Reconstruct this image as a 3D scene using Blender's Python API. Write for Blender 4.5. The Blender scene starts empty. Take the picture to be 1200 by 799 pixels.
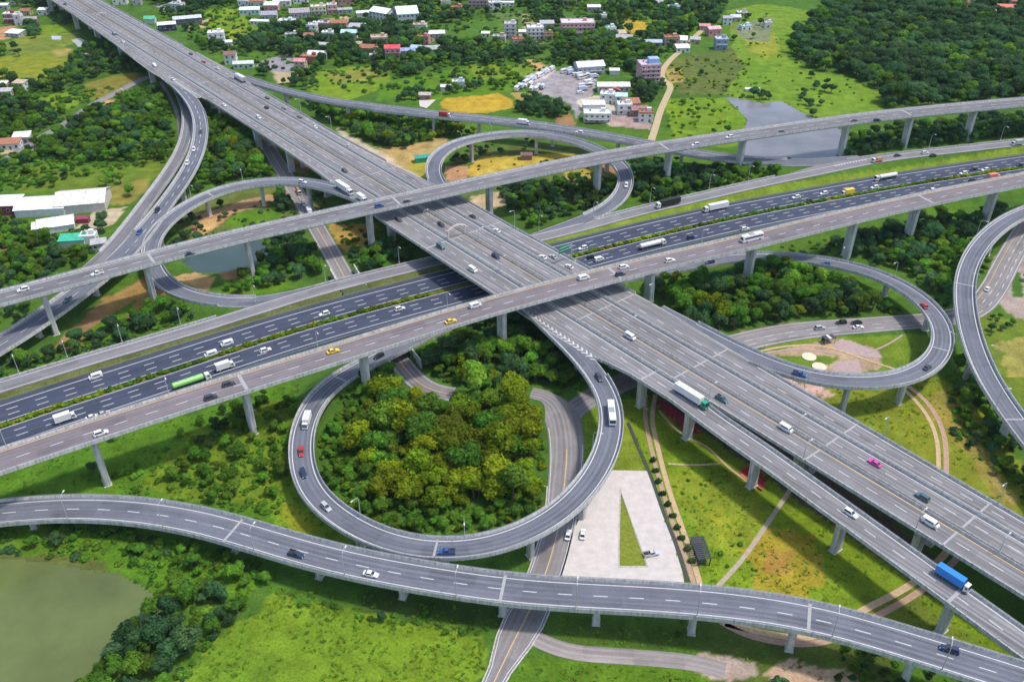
import bpy, bmesh, math, random
import numpy as np
from mathutils import Vector
rnd = random.Random(7)
nrs = np.random.RandomState(11)
SC = bpy.context.scene
COL = SC.collection

# ------------------------------------------------------------------ camera
F_PX, PITCH, HCAM = 1050.0, math.atan(700 / 1050.0), 210.0
cam_d = bpy.data.cameras.new("camera")
cam = bpy.data.objects.new("camera", cam_d)
COL.objects.link(cam)
cam.location = (0, 0, HCAM)
cam.rotation_euler = (math.pi / 2 - PITCH, 0, 0)
cam_d.sensor_width = 36
cam_d.lens = F_PX / 1200 * 36
cam_d.clip_start = 1
cam_d.clip_end = 40000
SC.camera = cam

# ------------------------------------------------------------------ sky, sun, exposure
SUN_DIR = Vector((0.46, -0.03, 1.0)).normalized()        # towards the sun
elev = math.asin(SUN_DIR.z)
azim = math.atan2(SUN_DIR.x, SUN_DIR.y)
world = bpy.data.worlds.new("World")
SC.world = world
world.use_nodes = True
wn = world.node_tree
bg = wn.nodes["Background"]
sky = wn.nodes.new("ShaderNodeTexSky")
sky.sky_type = 'NISHITA'
sky.sun_disc = False
sky.sun_elevation = elev
sky.sun_rotation = azim
sky.air_density = 1.0
sky.dust_density = 2.0
wn.links.new(sky.outputs[0], bg.inputs[0])
bg.inputs[1].default_value = 0.15
sun_d = bpy.data.lights.new("sun", 'SUN')
sun_d.energy = 2.1
sun_d.angle = math.radians(5.0)
sun_d.color = (1.0, 0.95, 0.86)
sun = bpy.data.objects.new("sun", sun_d)
COL.objects.link(sun)
sun.rotation_euler = SUN_DIR.to_track_quat('Z', 'Y').to_euler()
sun.location = (0, 300, 600)
SC.view_settings.view_transform = 'Standard'
SC.view_settings.look = 'None'
SC.view_settings.gamma = 1.0
SC.view_settings.exposure = 0.64
SC.cycles.max_bounces = 6
SC.cycles.transparent_max_bounces = 6

# ------------------------------------------------------------------ helpers
CD_, SD_ = math.cos(PITCH), math.sin(PITCH)
def at(px, py, z=0.0):
    u = (px - 600) / F_PX; v = (py - 399.5) / F_PX
    r = (u, CD_ - v * SD_, -(SD_ + v * CD_))
    t = (z - HCAM) / r[2]
    return np.array([r[0] * t, r[1] * t, z])
def to_px(p):
    x, y, z = p[0], p[1], p[2] - HCAM
    dep = y * CD_ - z * SD_
    v = (-y * SD_ - z * CD_) / dep
    return 600 + F_PX * x / dep, 399.5 + F_PX * v, dep

_matcache = {}
def mat(name, col=(0.5, 0.5, 0.5), rough=0.8, metal=0.0, noise=0.0, nscale=1.0, bump=0.0, objcol=False, spec=0.3, streaks=0.0):
    key = name
    if key in _matcache: return _matcache[key]
    m = bpy.data.materials.new(name)
    m.use_nodes = True
    nt = m.node_tree; N = nt.nodes; L = nt.links
    b = N["Principled BSDF"]
    b.inputs["Roughness"].default_value = rough
    b.inputs["Metallic"].default_value = metal
    b.inputs["Specular IOR Level"].default_value = spec
    b.inputs["Base Color"].default_value = (*col, 1)
    src = None
    if objcol:
        oi = N.new("ShaderNodeObjectInfo"); src = oi.outputs["Color"]
    if noise > 0:
        g = N.new("ShaderNodeNewGeometry")
        nz = N.new("ShaderNodeTexNoise"); nz.inputs["Scale"].default_value = nscale
        nz.inputs["Detail"].default_value = 5; nz.inputs["Roughness"].default_value = 0.65
        L.new(g.outputs["Position"], nz.inputs["Vector"])
        mr = N.new("ShaderNodeMapRange")
        mr.inputs["From Min"].default_value = 0.3; mr.inputs["From Max"].default_value = 0.7
        mr.inputs["To Min"].default_value = 1 - noise; mr.inputs["To Max"].default_value = 1 + noise
        L.new(nz.outputs["Fac"], mr.inputs["Value"])
        if streaks > 0:
            mp_ = N.new("ShaderNodeMapping"); mp_.inputs["Scale"].default_value = (1.6, 1.6, 0.08); L.new(g.outputs["Position"], mp_.inputs[0])
            n2_ = N.new("ShaderNodeTexNoise"); n2_.inputs["Scale"].default_value = 1.0; n2_.inputs["Detail"].default_value = 3; L.new(mp_.outputs[0], n2_.inputs["Vector"])
            m2_ = N.new("ShaderNodeMapRange"); m2_.inputs["From Min"].default_value = 0.45; m2_.inputs["From Max"].default_value = 0.7; m2_.inputs["To Min"].default_value = 1.0; m2_.inputs["To Max"].default_value = 1 - streaks; L.new(n2_.outputs["Fac"], m2_.inputs["Value"])
            mu_ = N.new("ShaderNodeMath"); mu_.operation = 'MULTIPLY'; L.new(mr.outputs[0], mu_.inputs[0]); L.new(m2_.outputs[0], mu_.inputs[1]); mr = mu_
        vm = N.new("ShaderNodeVectorMath"); vm.operation = 'SCALE'
        if src is not None: L.new(src, vm.inputs[0])
        else: vm.inputs[0].default_value = col
        L.new(mr.outputs[0], vm.inputs["Scale"])
        L.new(vm.outputs[0], b.inputs["Base Color"])
        if bump > 0:
            bp = N.new("ShaderNodeBump"); bp.inputs["Strength"].default_value = bump
            L.new(nz.outputs["Fac"], bp.inputs["Height"]); L.new(bp.outputs[0], b.inputs["Normal"])
    elif src is not None:
        L.new(src, b.inputs["Base Color"])
    _matcache[key] = m
    return m

def asphalt(name, col, streak=0.18, light=None, patch=0.19):
    """road surface: UV.x runs along the road in metres, UV.y across"""
    if name in _matcache: return _matcache[name]
    m = bpy.data.materials.new(name); m.use_nodes = True
    nt = m.node_tree; N = nt.nodes; L = nt.links
    b = N["Principled BSDF"]; b.inputs["Roughness"].default_value = 0.85
    b.inputs["Specular IOR Level"].default_value = 0.25
    uv = N.new("ShaderNodeUVMap")
    mp = N.new("ShaderNodeMapping"); mp.inputs["Scale"].default_value = (0.012, 0.9, 1)
    L.new(uv.outputs[0], mp.inputs[0])
    n1 = N.new("ShaderNodeTexNoise"); n1.inputs["Scale"].default_value = 1.0; n1.inputs["Detail"].default_value = 4
    L.new(mp.outputs[0], n1.inputs["Vector"])
    mp2 = N.new("ShaderNodeMapping"); mp2.inputs["Scale"].default_value = (0.08, 0.12, 1)
    L.new(uv.outputs[0], mp2.inputs[0])
    n2 = N.new("ShaderNodeTexNoise"); n2.inputs["Scale"].default_value = 1.0; n2.inputs["Detail"].default_value = 6
    n2.inputs["Roughness"].default_value = 0.7
    L.new(mp2.outputs[0], n2.inputs["Vector"])
    # wheel tracks: two darker bands per 3.5 m lane
    sx = N.new("ShaderNodeSeparateXYZ"); L.new(uv.outputs[0], sx.inputs[0])
    w = N.new("ShaderNodeMath"); w.operation = 'MULTIPLY'; w.inputs[1].default_value = 2 * math.pi / 1.75
    L.new(sx.outputs[1], w.inputs[0])
    c = N.new("ShaderNodeMath"); c.operation = 'COSINE'; L.new(w.outputs[0], c.inputs[0])
    def rng(sock, a):
        r = N.new("ShaderNodeMapRange"); r.inputs["From Min"].default_value = 0.3; r.inputs["From Max"].default_value = 0.7
        r.inputs["To Min"].default_value = 1 - a; r.inputs["To Max"].default_value = 1 + a
        L.new(sock, r.inputs["Value"]); return r.outputs[0]
    a1, a2 = rng(n1.outputs["Fac"], streak), rng(n2.outputs["Fac"], patch)
    r3 = N.new("ShaderNodeMapRange"); r3.inputs["From Min"].default_value = -1; r3.inputs["From Max"].default_value = 1
    r3.inputs["To Min"].default_value = 0.88; r3.inputs["To Max"].default_value = 1.09; L.new(c.outputs[0], r3.inputs["Value"])
    g = N.new("ShaderNodeNewGeometry")
    n3 = N.new("ShaderNodeTexNoise"); n3.inputs["Scale"].default_value = 3.0; n3.inputs["Detail"].default_value = 3
    L.new(g.outputs["Position"], n3.inputs["Vector"])
    a3 = rng(n3.outputs["Fac"], 0.12)
    # rectangular repair patches, one lane wide
    ms_ = N.new("ShaderNodeMapping"); ms_.inputs["Scale"].default_value = (1 / 14.0, 1 / 3.5, 1); L.new(uv.outputs[0], ms_.inputs[0])
    fl_ = N.new("ShaderNodeVectorMath"); fl_.operation = 'FLOOR'; L.new(ms_.outputs[0], fl_.inputs[0])
    wn_ = N.new("ShaderNodeTexWhiteNoise"); wn_.noise_dimensions = '2D'; L.new(fl_.outputs[0], wn_.inputs["Vector"])
    rp_ = N.new("ShaderNodeMapRange"); rp_.inputs["From Min"].default_value = 0.86; rp_.inputs["From Max"].default_value = 0.88; rp_.inputs["To Min"].default_value = 1.0; rp_.inputs["To Max"].default_value = 0.87; L.new(wn_.outputs["Value"], rp_.inputs["Value"])
    p = a1
    for q in (a2, r3.outputs[0], a3, rp_.outputs[0]):
        mm = N.new("ShaderNodeMath"); mm.operation = 'MULTIPLY'; L.new(p, mm.inputs[0]); L.new(q, mm.inputs[1]); p = mm.outputs[0]
    vm = N.new("ShaderNodeVectorMath"); vm.operation = 'SCALE'; vm.inputs[0].default_value = col
    L.new(p, vm.inputs["Scale"]); L.new(vm.outputs[0], b.inputs["Base Color"])
    _matcache[name] = m
    return m

def props(o, label=None, cat=None, group=None, kind=None):
    if label: o["label"] = label
    if cat: o["category"] = cat
    if group: o["group"] = group
    if kind: o["kind"] = kind
    return o
def empty(name, loc, label, cat, group=None, rz=0.0):
    o = bpy.data.objects.new(name, None); COL.objects.link(o)
    o.location = loc; o.rotation_euler = (0, 0, rz); o.empty_display_size = 1
    return props(o, label, cat, group)
def mesh(name, V, Fc, m, uv=None, smooth=False):
    me = bpy.data.meshes.new(name)
    me.from_pydata([tuple(map(float, v)) for v in V], [], [tuple(f) for f in Fc])
    if m is not None:
        for q in (m if isinstance(m, (list, tuple)) else [m]): me.materials.append(q)
    if uv is not None:
        l = me.uv_layers.new(name="UVMap")
        flat = []
        for f in Fc:
            for i in f: flat += [float(uv[i][0]), float(uv[i][1])]
        l.data.foreach_set("uv", flat)
    if smooth: me.polygons.foreach_set("use_smooth", [True] * len(me.polygons))
    return me
def link(name, me, parent=None, loc=(0, 0, 0), rot=(0, 0, 0), scale=(1, 1, 1)):
    o = bpy.data.objects.new(name, me); COL.objects.link(o)
    o.location = loc; o.rotation_euler = rot; o.scale = scale
    if parent is not None: o.parent = parent
    return o
class MB:
    """collects shapes for ONE mesh"""
    def __init__(s): s.V = []; s.F = []; s.UV = []
    def add(s, V, Fc, UV=None):
        n = len(s.V); s.V += [tuple(v) for v in V]
        s.F += [tuple(i + n for i in f) for f in Fc]
        s.UV += list(UV) if UV is not None else [(0, 0)] * len(V)
        return s
    def box(s, c, d, rz=0.0, top=1.0):
        cx, cy, cz = c; w, l, h = d[0] / 2, d[1] / 2, d[2] / 2
        co, si = math.cos(rz), math.sin(rz); V = []
        for z, k in ((-h, 1.0), (h, top)):
            for x, y in ((-w, -l), (w, -l), (w, l), (-w, l)):
                x *= k; y *= k
                V.append((cx + x * co - y * si, cy + x * si + y * co, cz + z))
        return s.add(V, [(3, 2, 1, 0), (4, 5, 6, 7), (0, 1, 5, 4), (1, 2, 6, 5), (2, 3, 7, 6), (3, 0, 4, 7)])
    def prism(s, poly, z0, z1):
        n = len(poly); V = [(x, y, z0) for x, y in poly] + [(x, y, z1) for x, y in poly]
        Fc = [tuple(range(n))[::-1], tuple(range(n, 2 * n))] + [(i, (i + 1) % n, n + (i + 1) % n, n + i) for i in range(n)]
        return s.add(V, Fc)
    def tube(s, pts, r, seg=6):
        """round bar through pts; r one radius or one per point"""
        P = [np.array(p, float) for p in pts]; n0 = len(s.V); n = len(P)
        rr = r if isinstance(r, (list, tuple)) else [r] * n
        V = []
        for i, p in enumerate(P):
            t = P[min(i + 1, n - 1)] - P[max(i - 1, 0)]; t = t / (np.linalg.norm(t) + 1e-9)
            a = np.array([0, 0, 1.0]) if abs(t[2]) < 0.9 else np.array([1.0, 0, 0])
            u = np.cross(t, a); u /= np.linalg.norm(u); w = np.cross(t, u)
            for k in range(seg):
                th = 2 * math.pi * k / seg
                V.append(tuple(p + rr[i] * (math.cos(th) * u + math.sin(th) * w)))
        Fc = [(i * seg + k, i * seg + (k + 1) % seg, (i + 1) * seg + (k + 1) % seg, (i + 1) * seg + k) for i in range(n - 1) for k in range(seg)]
        Fc += [tuple(range(seg))[::-1], tuple((n - 1) * seg + k for k in range(seg))]
        return s.add(V, Fc)
    def build(s, name, m, parent=None, smooth=False, uv=False):
        V = s.V
        if parent is not None:
            L0 = parent.location; c, sn = math.cos(-parent.rotation_euler[2]), math.sin(-parent.rotation_euler[2])
            q = []
            for v in V:
                x, y, z = v[0] - L0[0], v[1] - L0[1], v[2] - L0[2]
                q.append((x * c - y * sn, x * sn + y * c, z))
            V = q
        return link(name, mesh(name, V, s.F, m, s.UV if uv else None, smooth), parent)
    def me(s, name, m, smooth=False):
        return mesh(name, s.V, s.F, m, None, smooth)

# ------------------------------------------------------------------ materials
M_CONC = mat("concrete", (0.54, 0.53, 0.50), 0.9, noise=0.16, nscale=0.35, streaks=0.4)
M_PARA = mat("parapet_concrete", (0.49, 0.485, 0.47), 0.9, noise=0.18, nscale=0.6, streaks=0.4)
M_DECK = mat("deck_concrete", (0.42, 0.41, 0.39), 0.9, noise=0.22, nscale=0.4, streaks=0.35)
M_RAIL = mat("rail_steel", (0.30, 0.31, 0.31), 0.5, metal=0.3)
M_WHITE = mat("white_line_paint", (0.54, 0.54, 0.55), 0.7, noise=0.2, nscale=2.0)
M_YEL = mat("yellow_line_paint", (0.62, 0.40, 0.16), 0.7, noise=0.15, nscale=2.0)
M_JOINT = mat("expansion_joint_concrete", (0.33, 0.33, 0.33), 0.9, noise=0.15, nscale=1.5)
A_MAIN = asphalt("main_asphalt", (0.195, 0.19, 0.195), 0.36, patch=0.16)
A_DARK = asphalt("dark_asphalt", (0.050, 0.060, 0.092), 0.2)
A_FLY = asphalt("flyover_asphalt", (0.16, 0.156, 0.165), 0.3)
A_RAMP = asphalt("ramp_asphalt", (0.13, 0.138, 0.165), 0.24)
A_FRONT = asphalt("frontage_asphalt", (0.19, 0.185, 0.195), 0.2)
A_LOCAL = asphalt("local_asphalt", (0.215, 0.20, 0.20), 0.2)

# ------------------------------------------------------------------ road paths
class Path:
    def __init__(s, P):
        P = np.array(P, float); s.P = P
        d = np.linalg.norm(np.diff(P[:, :2], axis=0), axis=1); s.S = np.concatenate([[0], np.cumsum(d)])
        T = np.gradient(P, axis=0); T[:, 2] = 0
        T /= np.linalg.norm(T, axis=1)[:, None]; s.T = T
        s.N = np.stack([-T[:, 1], T[:, 0], np.zeros(len(T))], 1)
        s.L = s.S[-1]
    def f(s, q):
        i = lambda A: np.array([np.interp(q, s.S, A[:, k]) for k in range(3)])
        t = i(s.T); t /= np.linalg.norm(t); n = np.array([-t[1], t[0], 0])
        return i(s.P), t, n
    def near(s, xy):
        return float(s.S[np.argmin(np.sum((s.P[:, :2] - np.array(xy)[:2]) ** 2, 1))])
    def npx(s, px, py):
        """arc length of the path point that shows nearest to a pixel"""
        u = np.array([to_px(p)[:2] for p in s.P]); return float(s.S[np.argmin(np.sum((u - np.array([px, py])) ** 2, 1))])
def mkpath(pts, sm=9.0, step=3.0):
    """pts: (px, py, z) read off the photograph on the deck level"""
    K = np.array([at(*p) for p in pts]); n = len(K)
    K = np.vstack([2 * K[0] - K[1], K, 2 * K[-1] - K[-2]])
    out = []
    for i in range(1, n):
        p0, p1, p2, p3 = K[i - 1], K[i], K[i + 1], K[i + 2]
        for t in np.linspace(0, 1, 24, endpoint=False):
            out.append(0.5 * ((2 * p1) + (-p0 + p2) * t + (2 * p0 - 5 * p1 + 4 * p2 - p3) * t * t + (-p0 + 3 * p1 - 3 * p2 + p3) * t ** 3))
    out.append(K[-2]); out = np.array(out)
    d = np.concatenate([[0], np.cumsum(np.linalg.norm(np.diff(out, axis=0), axis=1))])
    m = int(d[-1] / step) + 1; q = np.linspace(0, d[-1], m)
    R = np.stack([np.interp(q, d, out[:, k]) for k in range(3)], 1)
    if sm > 0:
        w = int(sm * 2.5 / step); pad = np.vstack([2 * R[0] - R[w:0:-1], R, 2 * R[-1] - R[-2:-w - 2:-1]])
        k = np.exp(-0.5 * (np.arange(-w, w + 1) * step / sm) ** 2); k /= k.sum()
        R = np.stack([np.convolve(pad[:, c], k, 'valid') for c in range(3)], 1)
    return Path(R)

def rng_s(path, s0, s1, step=None):
    S = path.S; q = S[(S > s0 + 0.3) & (S < s1 - 0.3)]
    return np.concatenate([[s0], q, [s1]])
def val(o, s): return o(s) if callable(o) else o
def ribbon(mb, path, o0, o1, dz=0.0, s0=0.0, s1=None):
    if s1 is None: s1 = path.L
    V = []; UV = []
    Q = rng_s(path, s0, s1)
    for q in Q:
        p, t, n = path.f(q)
        for o in (val(o0, q), val(o1, q)):
            v = p + n * o; V.append((v[0], v[1], v[2] + dz)); UV.append((q, o))
    Fc = [(2 * i, 2 * i + 1, 2 * i + 3, 2 * i + 2) for i in range(len(Q) - 1)]
    # orient upwards
    a, b, c = (np.array(V[k]) for k in (Fc[0][0], Fc[0][1], Fc[0][2]))
    if np.cross(b - a, c - b)[2] < 0: Fc = [f[::-1] for f in Fc]
    mb.add(V, Fc, UV)
def sweep(mb, path, prof, s0=0.0, s1=None):
    """closed profile of (offset, dz) carried along the path; prof may be a function of s"""
    if s1 is None: s1 = path.L
    Q = rng_s(path, s0, s1); V = []; UV = []
    for q in Q:
        p, t, n = path.f(q)
        pr = val(prof, q); k = len(pr)
        for o, z in pr:
            v = p + n * o; V.append((v[0], v[1], v[2] + z)); UV.append((q, o))
    Fc = []
    for i in range(len(Q) - 1):
        for j in range(k):
            a, b = i * k + j, i * k + (j + 1) % k
            Fc.append((a, b, b + k, a + k))
    Fc += [tuple(range(k))[::-1], tuple((len(Q) - 1) * k + j for j in range(k))]
    mb.add(V, Fc, UV)
def dashes(mb, path, off, w=0.26, on=4.0, gap=6.0, dz=0.05, s0=0.0, s1=None, phase=0.0):
    if s1 is None: s1 = path.L
    q = s0 + phase
    while q + on < s1:
        ribbon(mb, path, lambda s: val(off, s) - w / 2, lambda s: val(off, s) + w / 2, dz, q, q + on); q += on + gap
def line(mb, path, off, w=0.28, dz=0.05, s0=0.0, s1=None):
    ribbon(mb, path, lambda s: val(off, s) - w / 2, lambda s: val(off, s) + w / 2, dz, s0, s1)

ROADS = []      # (name, path, left fn, right fn, ground_level?) for tree clearance, vehicles, embankments
def clip_ranges(L, ex):
    r = [(0.0, L)]
    for a, b in ex:
        if a > b: a, b = b, a
        nr = []
        for x, y in r:
            if b <= x or a >= y: nr.append((x, y)); continue
            if a > x + 1: nr.append((x, a))
            if b < y - 1: nr.append((b, y))
        r = nr
    return r
def bridge(key, name, label, cat, path, l, r, surf, lanes=(), yellow=None, girder=2.0, noL=(), noR=(), piers=(), pier_dim=(5.2, 2.2),
           joints=(), joint_w=1.0, elines=True, slab=0.45, ground=0.0, para_h=1.0, hammer=False, edge_in=1.3, group=None, eL=(), eR=(), lane_rng=None):
    """elevated road: deck, road surface, two parapets with rails, markings, piers. l > 0 > r are half widths (numbers or functions)"""
    p0 = path.P[0]
    root = empty(name, (float(p0[0]), float(p0[1]), 0.0), label, cat, group)
    ROADS.append((key, path, l, r, False))
    def prof(q):
        a, b = val(l, q), val(r, q); m = (a + b) / 2; h = (a - b) / 2
        gi, gb = max(h * 0.55, h - 3.2), max(h * 0.48, h - 3.8)
        return [(b, 0), (a, 0), (a, -slab), (m + gi, -slab - 0.35), (m + gb, -girder), (m - gb, -girder), (m - gi, -slab - 0.35), (b, -slab)]
    mb = MB(); sweep(mb, path, prof); mb.build("deck", M_DECK, root, uv=False)
    mb = MB(); ribbon(mb, path, lambda q: val(l, q) - 0.3, lambda q: val(r, q) + 0.3, 0.03); mb.build("road_surface", surf, root, uv=True)
    for sgn, e, ex, nl in ((1, l, noL, eL), (-1, r, noR, eR)):
        for a, b in clip_ranges(path.L, ex):
            if b - a < 3: continue
            mb = MB()
            sweep(mb, path, (lambda q, e=e, sgn=sgn: [(val(e, q) + 0.05 * sgn, -slab - 0.05), (val(e, q) + 0.05 * sgn, para_h), (val(e, q) - 0.2 * sgn, para_h), (val(e, q) - 0.42 * sgn, 0.0)]), a, b)
            pr = mb.build("parapet", M_PARA, root)
            mb = MB()
            sweep(mb, path, (lambda q, e=e, sgn=sgn: [(val(e, q) - 0.02 * sgn, para_h + 0.28), (val(e, q) - 0.02 * sgn, para_h + 0.38), (val(e, q) - 0.13 * sgn, para_h + 0.38), (val(e, q) - 0.13 * sgn, para_h + 0.28)]), a, b)
            q = a + 1.5
            while q < b:
                p, t, n = path.f(q); v = p + n * (val(e, q) - 0.08 * sgn)
                mb.box((v[0], v[1], v[2] + para_h + 0.15), (0.12, 0.12, 0.3), math.atan2(t[1], t[0])); q += 3.0
            ro = mb.build("guard_rail", M_RAIL, pr) if False else None
            # the rail is a sub-part of its parapet
            V = [(v[0] - root.location[0], v[1] - root.location[1], v[2]) for v in mb.V]
            link("guard_rail", mesh("guard_rail", V, mb.F, M_RAIL), pr)
    mb = MB()
    if elines:
        for sgn, e, ex in ((1, l, list(noL) + list(eL)), (-1, r, list(noR) + list(eR))):
            if yellow == sgn: continue
            for a, b in clip_ranges(path.L, ex):
                if b - a > 3: line(mb, path, lambda q, e=e, sgn=sgn: val(e, q) - edge_in * sgn, 0.3, 0.05, a, b)
    for off in lanes:
        a, b = lane_rng or (0, path.L)
        dashes(mb, path, off, s0=a, s1=b)
    if mb.V: mb.build("lane_marking", M_WHITE, root)
    if yellow:
        mb = MB(); e = l if yellow > 0 else r
        line(mb, path, lambda q: val(e, q) - 1.0 * yellow, 0.3, 0.05); mb.build("yellow_edge_line", M_YEL, root)
    for q in joints:
        mb = MB(); ribbon(mb, path, lambda s: val(l, s) - 0.45, lambda s: val(r, s) + 0.45, 0.06, q - joint_w / 2, q + joint_w / 2)
        mb.build("expansion_joint", M_JOINT, root)
    for q in piers:
        off = None
        if isinstance(q, tuple): q, off = q
        p, t, n = path.f(q); a, b = val(l, q), val(r, q); m = (a + b) / 2 if off is None else off
        c = p + n * m; rz = math.atan2(n[1], n[0]); W, D = pier_dim
        top = p[2] - girder + 0.05
        if top < ground + 1.0: continue
        V = []
        for z, kx in ((ground - 0.5, 0.92), (top - 2.2, 1.0), (top, 1.18)):
            for x, y in ((-W / 2, -D / 2 + 0.35), (-W / 2 + 0.35, -D / 2), (W / 2 - 0.35, -D / 2), (W / 2, -D / 2 + 0.35), (W / 2, D / 2 - 0.35), (W / 2 - 0.35, D / 2), (-W / 2 + 0.35, D / 2), (-W / 2, D / 2 - 0.35)):
                x *= kx; V.append((c[0] + x * math.cos(rz) - y * math.sin(rz), c[1] + x * math.sin(rz) + y * math.cos(rz), z))
        Fc = [(i * 8 + k, i * 8 + (k + 1) % 8, (i + 1) * 8 + (k + 1) % 8, (i + 1) * 8 + k) for i in range(2) for k in range(8)] + [tuple(range(8))[::-1], tuple(range(16, 24))]
        mb = MB(); mb.add(V, Fc); po = mb.build("pier", M_CONC, root)
        mb = MB(); mb.box((c[0], c[1], ground - 0.05), (W * 0.92 + 0.5, D + 0.5, 0.4), rz)
        V = [(v[0] - root.location[0], v[1] - root.location[1], v[2]) for v in mb.V]
        link("footing", mesh("footing", V, mb.F, M_CONC), po)
        if hammer:
            mb = MB(); mb.box((c[0], c[1], top - 0.55), ((a - b) * 0.8, D * 1.05, 1.1), rz)
            mb.build("pier_cap", M_CONC, root)
    return root
# ================================================================== ROADS
ZM, ZF, ZD = 15.0, 22.0, 4.5
# ---- main viaduct (straight), from far upper left to lower right
mA, mB_ = at(93.5, 0, ZM), at(1159, 634, ZM)
tM = (mB_ - mA) / np.linalg.norm(mB_ - mA); nM = np.array([-tM[1], tM[0], 0])
OFF0 = -2.6
qs = np.arange(-320, 1081, 10.0)
P_MAIN = Path([mA + tM * q + nM * OFF0 for q in qs]); S0M = 320.0     # main arc length = traced s + 320
def tab(T):
    X = [a + S0M for a, b in T]; Y = [b - OFF0 for a, b in T]
    return lambda q: float(np.interp(q, X, Y))
R_OUT = tab([(-320, 13.5), (0, 14.3), (200, 15.5), (270, 17.5), (330, 15.5), (400, 14.9), (455, 14.2), (504, 15.5), (533, 18), (565, 19.8), (608, 19), (660, 20.2), (700, 20.8), (735, 19.5), (765, 18.6), (802, 17.9), (858, 16.3), (1080, 16)])
L_OUT = tab([(-320, -20), (0, -21), (50, -21.4), (160, -24), (222, -26.8), (257, -28), (300, -25), (337, -20.9), (420, -21), (477, -22), (520, -24), (562, -27), (600, -27), (640, -27.2), (693, -27.6), (718, -26), (722, -23.4), (750, -23.0)])
S_SPLIT = 752 + S0M
ms = lambda a: a + S0M
# right-hand collector, two carriageways: separate decks with open joints between them
GAP = 0.25
mj = [ms(v) for v in (60, 180, 300, 420, 510, 600, 690, 742, 800, 848, 900)]
main_rows = []
for nm, lab, l, r, kw in (
    ("viaduct", "right-hand collector deck of the wide grey viaduct, along its far edge",
     R_OUT, 10.9 + 0 * 1, dict(noL=[(ms(205), ms(335)), (ms(500), ms(546)), (ms(690), ms(757))], lanes=(15.2,))),
    ("viaduct", "two-lane carriageway deck of the wide grey viaduct just right of its orange-lined median",
     10.9 - 0.55, 0.45, dict(lanes=(5.4,), yellow=-1)),
    ("viaduct", "two-lane carriageway deck of the wide grey viaduct just left of its orange-lined median",
     -0.45, -10.4, dict(lanes=(-5.4,), yellow=1)),
):
    bridge("M", nm, lab, "viaduct", P_MAIN, l, r, A_MAIN, joints=mj, joint_w=0.7, girder=2.3, para_h=0.85, group="parallel decks of the wide viaduct",
           piers=[ms(v) for v in range(-40, 1000, 44)], pier_dim=(5.0 if nm else 3, 2.2), edge_in=1.1, **kw)
# left collector: leaves the main deck at the lower right and runs beside it
xs = [(-320, 0), (752, 0), (765, 0), (788, 0), (822, 0), (852, 0), (877, 0), (1080, 0)]
cl_r = tab([(-320, -13.6), (752, -13.7), (770, -15.4), (788, -16.2), (822, -18.9), (852, -21.4), (880, -23.6), (1080, -27)])
cl_l = lambda q: (L_OUT(q) if q < S_SPLIT - 2 else float(np.interp(q - S0M, [750, 774, 796, 829, 857, 880, 1080], [-20.4, -22.6, -23.8, -26.4, -28.6, -30.6, -34])) )
bridge("CL", "viaduct", "left collector deck of the wide viaduct, parting from it under the blue truck", "viaduct",
       P_MAIN, cl_r, cl_l, A_MAIN, joints=[ms(v) for v in (60, 420, 600, 735, 860)], girder=2.3, para_h=0.85, group="parallel decks of the wide viaduct",
       noR=[(ms(215), ms(335)), (ms(505), ms(556)), (ms(655), ms(714))], piers=[ms(v) for v in (-40, 40, 100, 160, 230, 290, 350, 402, 446, 490, 560, 700, 733, 757, 788, 823, 860, 900)],
       pier_dim=(4.0, 2.2), lanes=(lambda q: (cl_r(q) + cl_l(q)) / 2 + (1.5 if q < S_SPLIT - 30 and q > ms(520) else 0),), edge_in=1.1)

# ---- flyovers
FA = [(-160, 387), (-60, 366), (0, 350.5), (100, 324), (200, 297), (280, 277), (380, 255), (480, 233), (600, 206.5), (700, 186), (800, 169), (900, 154.5), (1000, 140), (1100, 129), (1200, 120), (1290, 113), (1400, 106)]
P_A = mkpath([(x, y, ZF) for x, y in FA], 20)
FB = [(-200, 606), (-60, 562), (0, 541), (60, 521.5), (120, 501.5), (200, 475.5), (280, 450), (360, 426), (440, 401), (543, 368.5), (610, 350), (677, 332), (740, 315.5), (800, 301.5), (868, 286), (960, 263), (1080, 235), (1200, 211), (1290, 194), (1400, 175)]
P_B = mkpath([(x, y, ZF) for x, y in FB], 20)
pa = [(72, 400), (190, 363), (292, 324), (443, 296), (575, 262), (701, 232), (779, 215), (863, 198), (985, 183), (1057, 173), (1127, 161), (1190, 152)]
pb = [(-45, 625), (132, 574), (299, 514), (432, 465), (597, 418), (744, 345), (878, 331), (1000, 305), (1070, 288), (1150, 262), (1230, 245)]
gp = lambda path, L: [path.near(at(x, y, 0)) for x, y in L]
bridge("A", "flyover", "upper grey flyover arching across the whole picture from the left edge to beyond the pond", "flyover", P_A, 6.3, -6.3, A_FLY, lanes=(0.0,),
       girder=2.5, piers=gp(P_A, pa), joints=[P_A.npx(x, y) for x, y in [(175, 303), (463, 236), (780, 172), (1063, 132)]], joint_w=1.2, edge_in=1.5)
bridge("B", "flyover", "lower flyover with pinkish lanes crossing above the dark highway and the wide viaduct", "flyover", P_B, 6.3, -6.3, mat_pink := asphalt("pinkish_asphalt", (0.18, 0.158, 0.168), 0.18), lanes=(-0.3,),
       yellow=1, girder=2.5, piers=gp(P_B, pb), joints=[P_B.npx(x, y) for x, y in [(283, 449), (720, 321), (1085, 234)]], joint_w=1.3, edge_in=1.5)
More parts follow.
